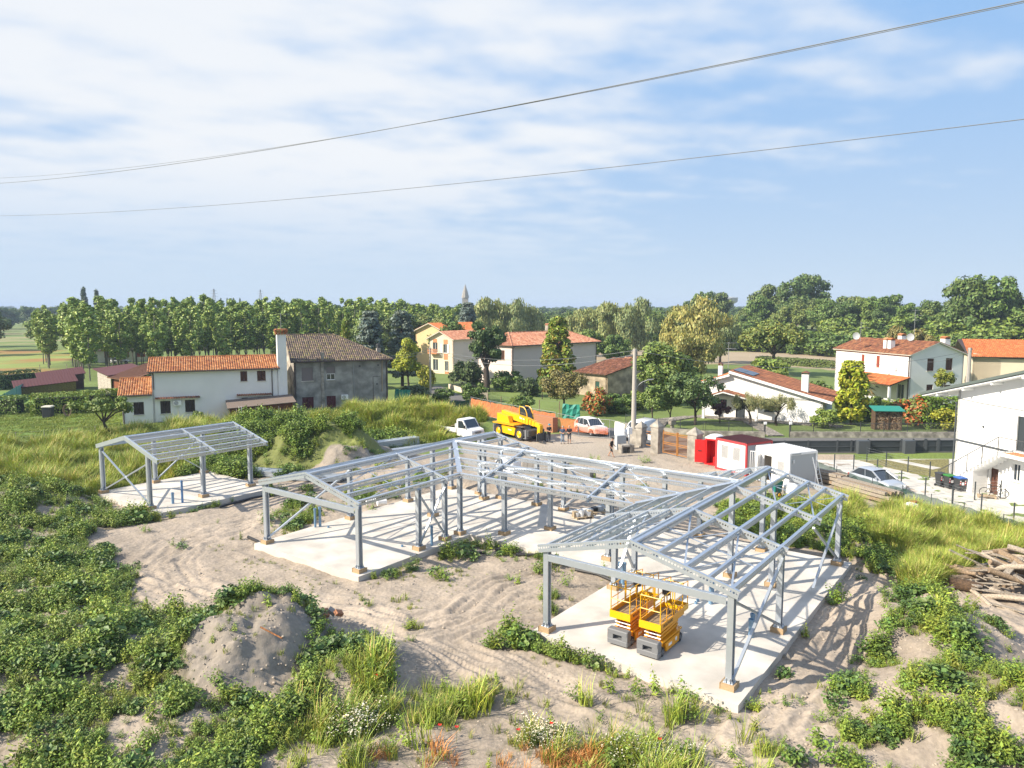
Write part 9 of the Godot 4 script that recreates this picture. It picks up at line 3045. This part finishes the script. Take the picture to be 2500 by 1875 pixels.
	# concrete block stacks behind the connecting bar
	for k in 3:
		var cbs := thing("block_stack", ["stack of grey concrete blocks behind the connecting bar", "lower stack of grey concrete blocks beside the first", "short stack of grey blocks nearer the road"][k], "stack", [2.6, 4.6, 1.2][k], [57.2, 56.2, 59.8][k], -34, 0.0, "block stacks")
		for r in (5 if k == 0 else 3):
			for c in 4:
				for e in 2:
					var b := MB.new()
					b.bevel(Vector3(c * 0.51, 0.12 + r * 0.2, -e * 0.52), Vector3(0.5, 0.195, 0.5), 0.01)
					pmb(cbs, "block", b, M.block)
	var ws := thing("insulation_pack", "white wrapped insulation pack behind the connecting bar", "pack", -0.3, 58.6, -34)
	var wb := MB.new()
	wb.bevel(Vector3(0, 0.1, 0), Vector3(1.8, 0.9, 1.2), 0.08)
	pmb(ws, "wrapping", wb, M.white_paint)
	# pallets with sacks and pots
	pallet("pallet loaded with paint pots and tools on the slab", 4.4, 44.6, 20, 0.25)
	for q in [[-0.35, 0.2, 0.3, 0.0], [0.1, 0.3, 0.34, 0.0], [0.35, -0.1, 0.3, 0.0], [-0.1, -0.2, 0.42, 0.0], [-0.4, -0.25, 0.28, 0.0]]:
		var o := thing("bucket", "white bucket on the loaded pallet", "bucket", 4.4 + q[0], 44.6 + q[1], 0, 0.39, "buckets on the pallet")
		var b := MB.new()
		b.lathe(Vector3.ZERO, [Vector2(0.0, 0.0), Vector2(0.13, 0.0), Vector2(0.16, q[2]), Vector2(0.165, q[2]), Vector2(0.165, q[2] - 0.03), Vector2(0.14, q[2] - 0.02), Vector2(0.0, q[2] - 0.02)], 14)
		pmb(o, "pot", b, M.white_paint)
	for q in [[0.45, 0.3, "cardboard box at the corner of the loaded pallet"], [-0.5, 0.05, "small cardboard box on the loaded pallet"]]:
		var o := thing("cardboard_box", q[2], "box", 4.4 + q[0], 44.6 + q[1] - 0.3, 20, 0.39)
		var b := MB.new()
		b.box(Vector3.ZERO, Vector3(0.28, 0.32, 0.3))
		pmb(o, "carton", b, M.plank)
	pallet("second pallet with grey tool cases on the slab", 5.2, 45.6, 20, 0.25)
	for k in 3:
		var o := thing("tool_case", ["flat grey tool case on the second pallet", "black tool case on the second pallet", "small grey case on top of the second pallet"][k], "case", 5.0 + k * 0.3, 45.6 + 0.1 * k, 20 + k * 15, 0.39)
		var b := MB.new()
		b.bevel(Vector3.ZERO, Vector3(0.5, 0.18 + 0.05 * k, 0.36), 0.03)
		pmb(o, "shell", b, M.grey_panel if k != 1 else M.black_plastic)
	for k in 2:
		var o := thing("roofing_roll", ["white sealing roll lying by the left wing slab", "second white sealing roll beside it"][k], "roll", -9.4 + k * 0.75, 47.9 - k * 0.2, 25, 0.22, "sealing rolls")
		var b := MB.new()
		b.tube([Vector3(-0.3, 0.2, 0), Vector3(0.3, 0.2, 0)], 0.22, 0.22, 12)
		pmb(o, "roll", b, M.white_paint)
	# long planks in the grass behind the pavilion
	for k in 5:
		var o := thing("plank", ["grey plank on top of the pile behind the pavilion", "grey plank beneath the topmost one behind the pavilion", "long grey plank at the front of the pile behind the pavilion", "grey plank at the back of the pile behind the pavilion", "lowest grey plank of the pile behind the pavilion"][k], "plank", -33.0 + 0.2 * k, 60.5 - 0.35 * k, 6 + 3 * k, 0.15 + 0.09 * (4 - k) * 0.5, "old planks")
		var b := MB.new()
		b.box(Vector3(2.2, 0, 0), Vector3(5.0, 0.09, 0.3))
		pmb(o, "board", b, M.wood_grey)
	# white sheet-metal cover and lids near the shed
	var sc := thing("corrugated_cover", "long pale corrugated cover lying in the weeds below the farmhouse shed", "cover", -29.5, 80.6, 21, 0.6)
	var cm := MB.new()
	for k in 20: sheet_slab(cm, Vector3(k * 0.44, 0.0 + 0.05 * (k % 2), 0.5), Vector3((k + 1) * 0.44, 0.05 - 0.05 * (k % 2), 0.5), Vector3((k + 1) * 0.44, 0.35 - 0.05 * (k % 2), -0.6), Vector3(k * 0.44, 0.3 + 0.05 * (k % 2), -0.6), 0.02)
	pmb(sc, "sheet", cm, M.grey_panel)
	for k in 2:
		var o := thing("water_drum", ["pale-lidded drum right of the corrugated cover", "second pale-lidded drum beside the first"][k], "drum", -20.6 + k * 1.1, 83.6, 0, 0.1)
		var b := MB.new()
		b.lathe(Vector3.ZERO, [Vector2(0.42, 0), Vector2(0.45, 0.5), Vector2(0.42, 1.0), Vector2(0.4, 1.02)], 14)
		pmb(o, "barrel", b, M.green_net)
		var l := MB.new()
		l.lathe(Vector3(0, 1.02, 0), [Vector2(0.46, 0), Vector2(0.46, 0.06), Vector2(0.0, 0.1)], 14)
		pmb(o, "lid", l, M.cream_trim)
	# things on the farmhouse lawn
	var cb2 := thing("compost_bin", "dark compost bin with pale lid in front of the hedge", "bin", -56.2, 88.2, 10)
	var c1 := MB.new()
	c1.bevel(Vector3.ZERO, Vector3(1.0, 1.3, 1.0), 0.06)
	pmb(cb2, "tub", c1, M.bin_black)
	var c2 := MB.new()
	c2.bevel(Vector3(0, 1.3, 0), Vector3(1.1, 0.16, 1.1), 0.05)
	pmb(cb2, "lid", c2, M.cream_trim)
	var hr := thing("garden_hose", "coiled garden hose hanging on a post beside the compost bin", "hose", -54.2, 88.9, 0)
	var h1 := MB.new()
	h1.tube([Vector3.ZERO, Vector3(0, 1.5, 0)], 0.06)
	pmb(hr, "post", h1, M.wood_dark)
	for k in 4:
		var pts := []
		for j in 19: pts.append(Vector3(cos(TAU * j / 18.0) * (0.4 + k * 0.04), 0.85 + sin(TAU * j / 18.0) * (0.6 + k * 0.04), 0.1 + k * 0.04))
		var b := MB.new()
		b.tube(pts, 0.03, 0.03, 5, false)
		pmb(hr, "coil", b, M.wood_old)
	var al := thing("stepladder", "white stepladder standing in front of the brown shed", "ladder", -31.2, 83.6, 30)
	for s in [-0.18, 0.18]:
		var b := MB.new()
		b.beam(Vector3(s, 0, 0.4), Vector3(s * 0.7, 2.0, 0), 0.04, 0.05)
		b.beam(Vector3(s, 0, -0.4), Vector3(s * 0.7, 2.0, 0), 0.04, 0.05)
		pmb(al, "stile", b, M.white_paint)
	for k in 5:
		var b := MB.new()
		b.box(Vector3(0, 0.35 + k * 0.33, 0.34 - k * 0.066), Vector3(0.3, 0.03, 0.08))
		pmb(al, "tread", b, M.white_paint)
	var bb := thing("bird_house", "small stone bird house on the bungalow lawn", "bird house", 17.6, 79.8, 20)
	var b5 := MB.new()
	b5.box(Vector3.ZERO, Vector3(0.3, 0.5, 0.3)); b5.bevel(Vector3(0, 0.5, 0), Vector3(0.7, 0.5, 0.6), 0.05)
	pmb(bb, "house", b5, M.stone)
	var b6 := MB.new()
	b6.lathe(Vector3(0, 1.0, 0), [Vector2(0.5, 0), Vector2(0.3, 0.25), Vector2(0, 0.35)], 6)
	pmb(bb, "roof", b6, M.concrete_old)

func pallet(label: String, x: float, d: float, turn: float, y: float) -> void:
	var o := thing("pallet", label, "pallet", x, d, turn, y)
	for k in 5:
		var b := MB.new()
		b.box(Vector3(0, 0.12, -0.34 + k * 0.17), Vector3(1.2, 0.02, 0.12))
		pmb(o, "slat", b, M.plank)
	for k in 3:
		var b := MB.new()
		b.box(Vector3(-0.52 + k * 0.52, 0.0, 0), Vector3(0.1, 0.119, 0.8))
		pmb(o, "bearer", b, M.plank)

func make_timber() -> void:
	rng.seed = 77
	# old squared beams beside the cabin
	for q in [[23.3, 55.4, -62.0, 5.0, 3, 3, "far"], [24.4, 50.4, -66.0, 4.6, 4, 3, "near"], [25.4, 50.6, -62.0, 4.0, 3, 2, "right"]]:
		for r in q[5]:
			for c in q[4]:
				var nm := "old weathered squared beam in the %s timber stack beside the court" % q[6]
				var o := thing("timber_beam", nm, "beam", q[0], q[1], q[2] + rng.randf_range(-2, 2), 0.12 + r * 0.27 + ground_y(Vector2(q[0], q[1])), "old beams of the %s stack" % q[6])
				var b := MB.new()
				var l: float = q[3] * rng.randf_range(0.85, 1.1)
				var z = -c * 0.33 + rng.randf_range(-0.04, 0.04)
				b.hexa([Vector3(-l * 0.5, 0, z + 0.15), Vector3(l * 0.5, 0.02, z + 0.14), Vector3(l * 0.5, 0.02, z - 0.13), Vector3(-l * 0.5, 0, z - 0.15), Vector3(-l * 0.5, 0.24, z + 0.13), Vector3(l * 0.5, 0.22, z + 0.11), Vector3(l * 0.5, 0.22, z - 0.12), Vector3(-l * 0.5, 0.25, z - 0.12)])
				pmb(o, "timber", b, M.wood_grey if (r + c) % 3 else M.wood_old)
	# heap of logs, roots and boards at the right edge
	for i in 96:
		var f := rng.randf()
		var c := Vector2(23.9, 34.0) + Vector2(rng.randfn() * 1.6, rng.randfn() * 1.2)
		if c.x < 21.0: c.x = 21.2 + rng.randf()
		var hh := clampf(1.75 - c.distance_to(Vector2(24.0, 34.1)) * 0.5, 0.08, 1.7) * rng.randf_range(0.3, 1.05)
		var a := rng.randfn() * 0.8 - 0.75
		var l := rng.randf_range(0.9, 3.1)
		var kind := i % 4
		var o := thing("log", ["bleached round log in the wood heap", "brown round log in the wood heap", "split board in the wood heap", "thin crooked branch in the wood heap"][kind], "log", c.x, c.y, rad_to_deg(a), hh + ground_y(c), "wood heap")
		var b := MB.new()
		var t := rng.randf_range(-0.6, 0.6)
		if kind == 2: b.beam(Vector3(-l * 0.5, -t * l * 0.3, 0), Vector3(l * 0.5, t * l * 0.3, 0), rng.randf_range(0.14, 0.3), 0.06)
		else:
			var r: float = rng.randf_range(0.07, 0.17) if kind < 2 else 0.035
			b.tube([Vector3(-l * 0.5, -t * l * 0.3, 0), Vector3(-l * 0.1, 0.05, rng.randf_range(-0.12, 0.12)), Vector3(l * 0.5, t * l * 0.3, 0)], r, r * 0.8, 8)
		pmb(o, "wood", b, [M.wood_bleached, M.wood_old, M.wood_grey, M.wood_grey][kind], kind != 2)
	var sp := thing("log", "thick dark stump with peeling bark at the near end of the wood heap", "log", 21.3, 33.2, -40, 0.25, "wood heap")
	var b := MB.new()
	b.tube([Vector3(-0.7, 0, 0), Vector3(0.0, 0.05, 0), Vector3(0.6, 0, 0)], 0.3, 0.27, 12)
	pmb(sp, "wood", b, M.wood_dark, true)
	# rubble beside the near slab and a rusty rod on the mound
	for i in 9:
		var p := Vector2(10.2, 28.0) + Vector2(rng.randfn() * 0.5, rng.randfn() * 0.6)
		var o := thing("rubble_lump", "pale lump of broken concrete beside the near slab", "rubble", p.x, p.y, rng.randf() * 360, ground_y(p), "broken concrete")
		var m := MB.new()
		var s := rng.randf_range(0.1, 0.26)
		m.hexa([Vector3(-s, 0, s * 0.8), Vector3(s * 0.8, 0, s), Vector3(s, 0, -s * 0.7), Vector3(-s * 0.9, 0, -s), Vector3(-s * 0.6, s, s * 0.5), Vector3(s * 0.5, s * 0.8, s * 0.7), Vector3(s * 0.7, s * 0.9, -s * 0.4), Vector3(-s * 0.5, s * 1.1, -s * 0.6)])
		pmb(o, "lump", m, M.concrete_old)
	var rd := thing("pipe_offcut", "thin orange pipe sticking out of the near mound", "pipe", -8.9, 25.2, -20, ground_y(Vector2(-8.9, 25.2)) + 0.05)
	var rb := MB.new()
	rb.tube([Vector3(-0.1, 0.1, 0), Vector3(0.9, -0.12, 0.1)], 0.03)
	pmb(rd, "tube", rb, M.rust)
	var br := thing("brick_lump", "lump of broken masonry at the top of the near mound", "rubble", -7.6, 28.2, 20, ground_y(Vector2(-7.6, 28.2)) - 0.05)
	for k in 5:
		var q := MB.new()
		q.boxt(Vector3(0.35, 0.16, 0.22), Transform3D(Basis(Vector3(0.3, 1, 0.2).normalized(), k * 0.9), Vector3(k * 0.24 - 0.3, 0.12 + 0.05 * (k % 2), 0.1 * sin(k * 2.0))))
		pmb(br, "brick", q, M.block if k % 2 else M.brick_pile)
	var wr := thing("rubbish_sack", "torn white and rust sack in the tall grass", "sack", 25.0, 45.0, 30, 0.5)
	var wm := MB.new()
	wm.bevel(Vector3.ZERO, Vector3(0.8, 0.6, 0.6), 0.12)
	pmb(wr, "sack", wm, M.white_wall)
	var wq := MB.new()
	wq.bevel(Vector3(0.3, 0.55, 0), Vector3(0.4, 0.12, 0.4), 0.04)
	pmb(wr, "rusty_scrap", wq, M.rust)

func make_light() -> void:
	var cam := Camera3D.new()
	cam.name = "camera"
	cam.fov = 55.19
	cam.position = Vector3(0, 13.2, 0)
	cam.rotation_degrees = Vector3(-5.882, 0, 0)
	cam.near = 0.1
	cam.far = 9000.0
	add_child(cam)
	cam.current = true
	var env := Environment.new()
	env.background_mode = Environment.BG_SKY
	env.tonemap_mode = Environment.TONE_MAPPER_LINEAR
	env.tonemap_exposure = EXPOSURE
	env.sdfgi_enabled = true
	env.ssao_enabled = true
	env.ssil_enabled = true
	env.fog_enabled = true
	env.fog_density = 0.00028
	env.fog_light_color = Color(0.80, 0.88, 1.0)
	var sky := Sky.new()
	var sm := PanoramaSkyMaterial.new()
	sm.panorama = make_sky()
	sm.energy_multiplier = SKY
	sky.sky_material = sm
	env.sky = sky
	var we := WorldEnvironment.new()
	we.name = "world_environment"
	we.environment = env
	add_child(we)
	var sun := DirectionalLight3D.new()
	sun.name = "sun"
	sun.light_energy = SUN
	sun.light_color = Color(1.0, 0.955, 0.88)
	sun.light_angular_distance = 0.53
	sun.shadow_enabled = true
	sun.directional_shadow_max_distance = 300.0
	add_child(sun)
	var el := deg_to_rad(35.5)
	sun.look_at_from_position(Vector3.ZERO, Vector3(cos(el) * 0.956, -sin(el), -cos(el) * 0.292))

const EXPOSURE := 2.35
const SKY := 0.425
const SUN := 1.2

func make_sky() -> ImageTexture:
	var w := 2048; var h := 1024
	var im := Image.create(w, h, false, Image.FORMAT_RGBF)
	var big := noise("cloud_big", 0.22, 4); var mid := noise("cloud_mid", 0.75, 6); var wisp := noise("cloud_wisp", 2.1, 5)
	var low := Color(0.66, 0.785, 0.90); var blue := Color(0.185, 0.455, 0.90); var deep := Color(0.12, 0.33, 0.76)
	var ring := Color(0.62, 0.72, 0.84)
	for y in h:
		var el := (0.5 - (y + 0.5) / h) * PI
		if el < 0.0:
			for x in w: im.set_pixel(x, y, Color(0.35, 0.36, 0.33))
			continue
		var s := sin(el)
		var base := low.lerp(blue, 1.0 - exp(-s * 3.6))
		base = base.lerp(deep, smoothstep(0.35, 1.0, s))
		for x in w:
			var az := ((x + 0.5) / w) * TAU      # the edge of the picture is straight ahead (-z)
			var dx := sin(az); var dz := -cos(az)
			var c := base
			if s > 0.015:
				var k := cos(el) / (s + 0.06)
				var px := dx * k; var pz := dz * k
				var m := big.get_noise_2d(px + 3.1, pz * 1.3 + 1.7) * 0.45 - clampf(px - 0.55, -1.2, 1.6) * 0.46 + 0.10
				if m > -0.75:
					var f := mid.get_noise_2d(px * 1.1 + pz * 0.3, pz * 1.5) * 0.42 + wisp.get_noise_2d(px + pz * 0.3, pz * 1.4) * 0.34
					var a := smoothstep(-0.30, 0.66, m * 0.8 + f)
					a *= smoothstep(0.0, 0.2, s) * 0.9
					c = c.lerp(Color(0.95, 0.965, 0.985), a)
			im.set_pixel(x, y, c)
	return ImageTexture.create_from_image(im)

func _ready() -> void:
	rng.seed = 7
	make_materials()
	make_light()
	make_ground()
	make_paving()
	make_u_frame()
	make_l_frame()
	make_white_house()
	make_grey_house()
	make_sheds()
	make_pink_houses()
	make_villa()
	make_right_houses()
	make_near_house()
	make_trees()
	make_hedges()
	make_fences()
	make_gate()
	make_poles()
	make_cabins()
	make_cars()
	make_truck()
	make_telehandler()
	make_lifts()
	make_people()
	make_yard()
	make_timber()
	make_weeds()
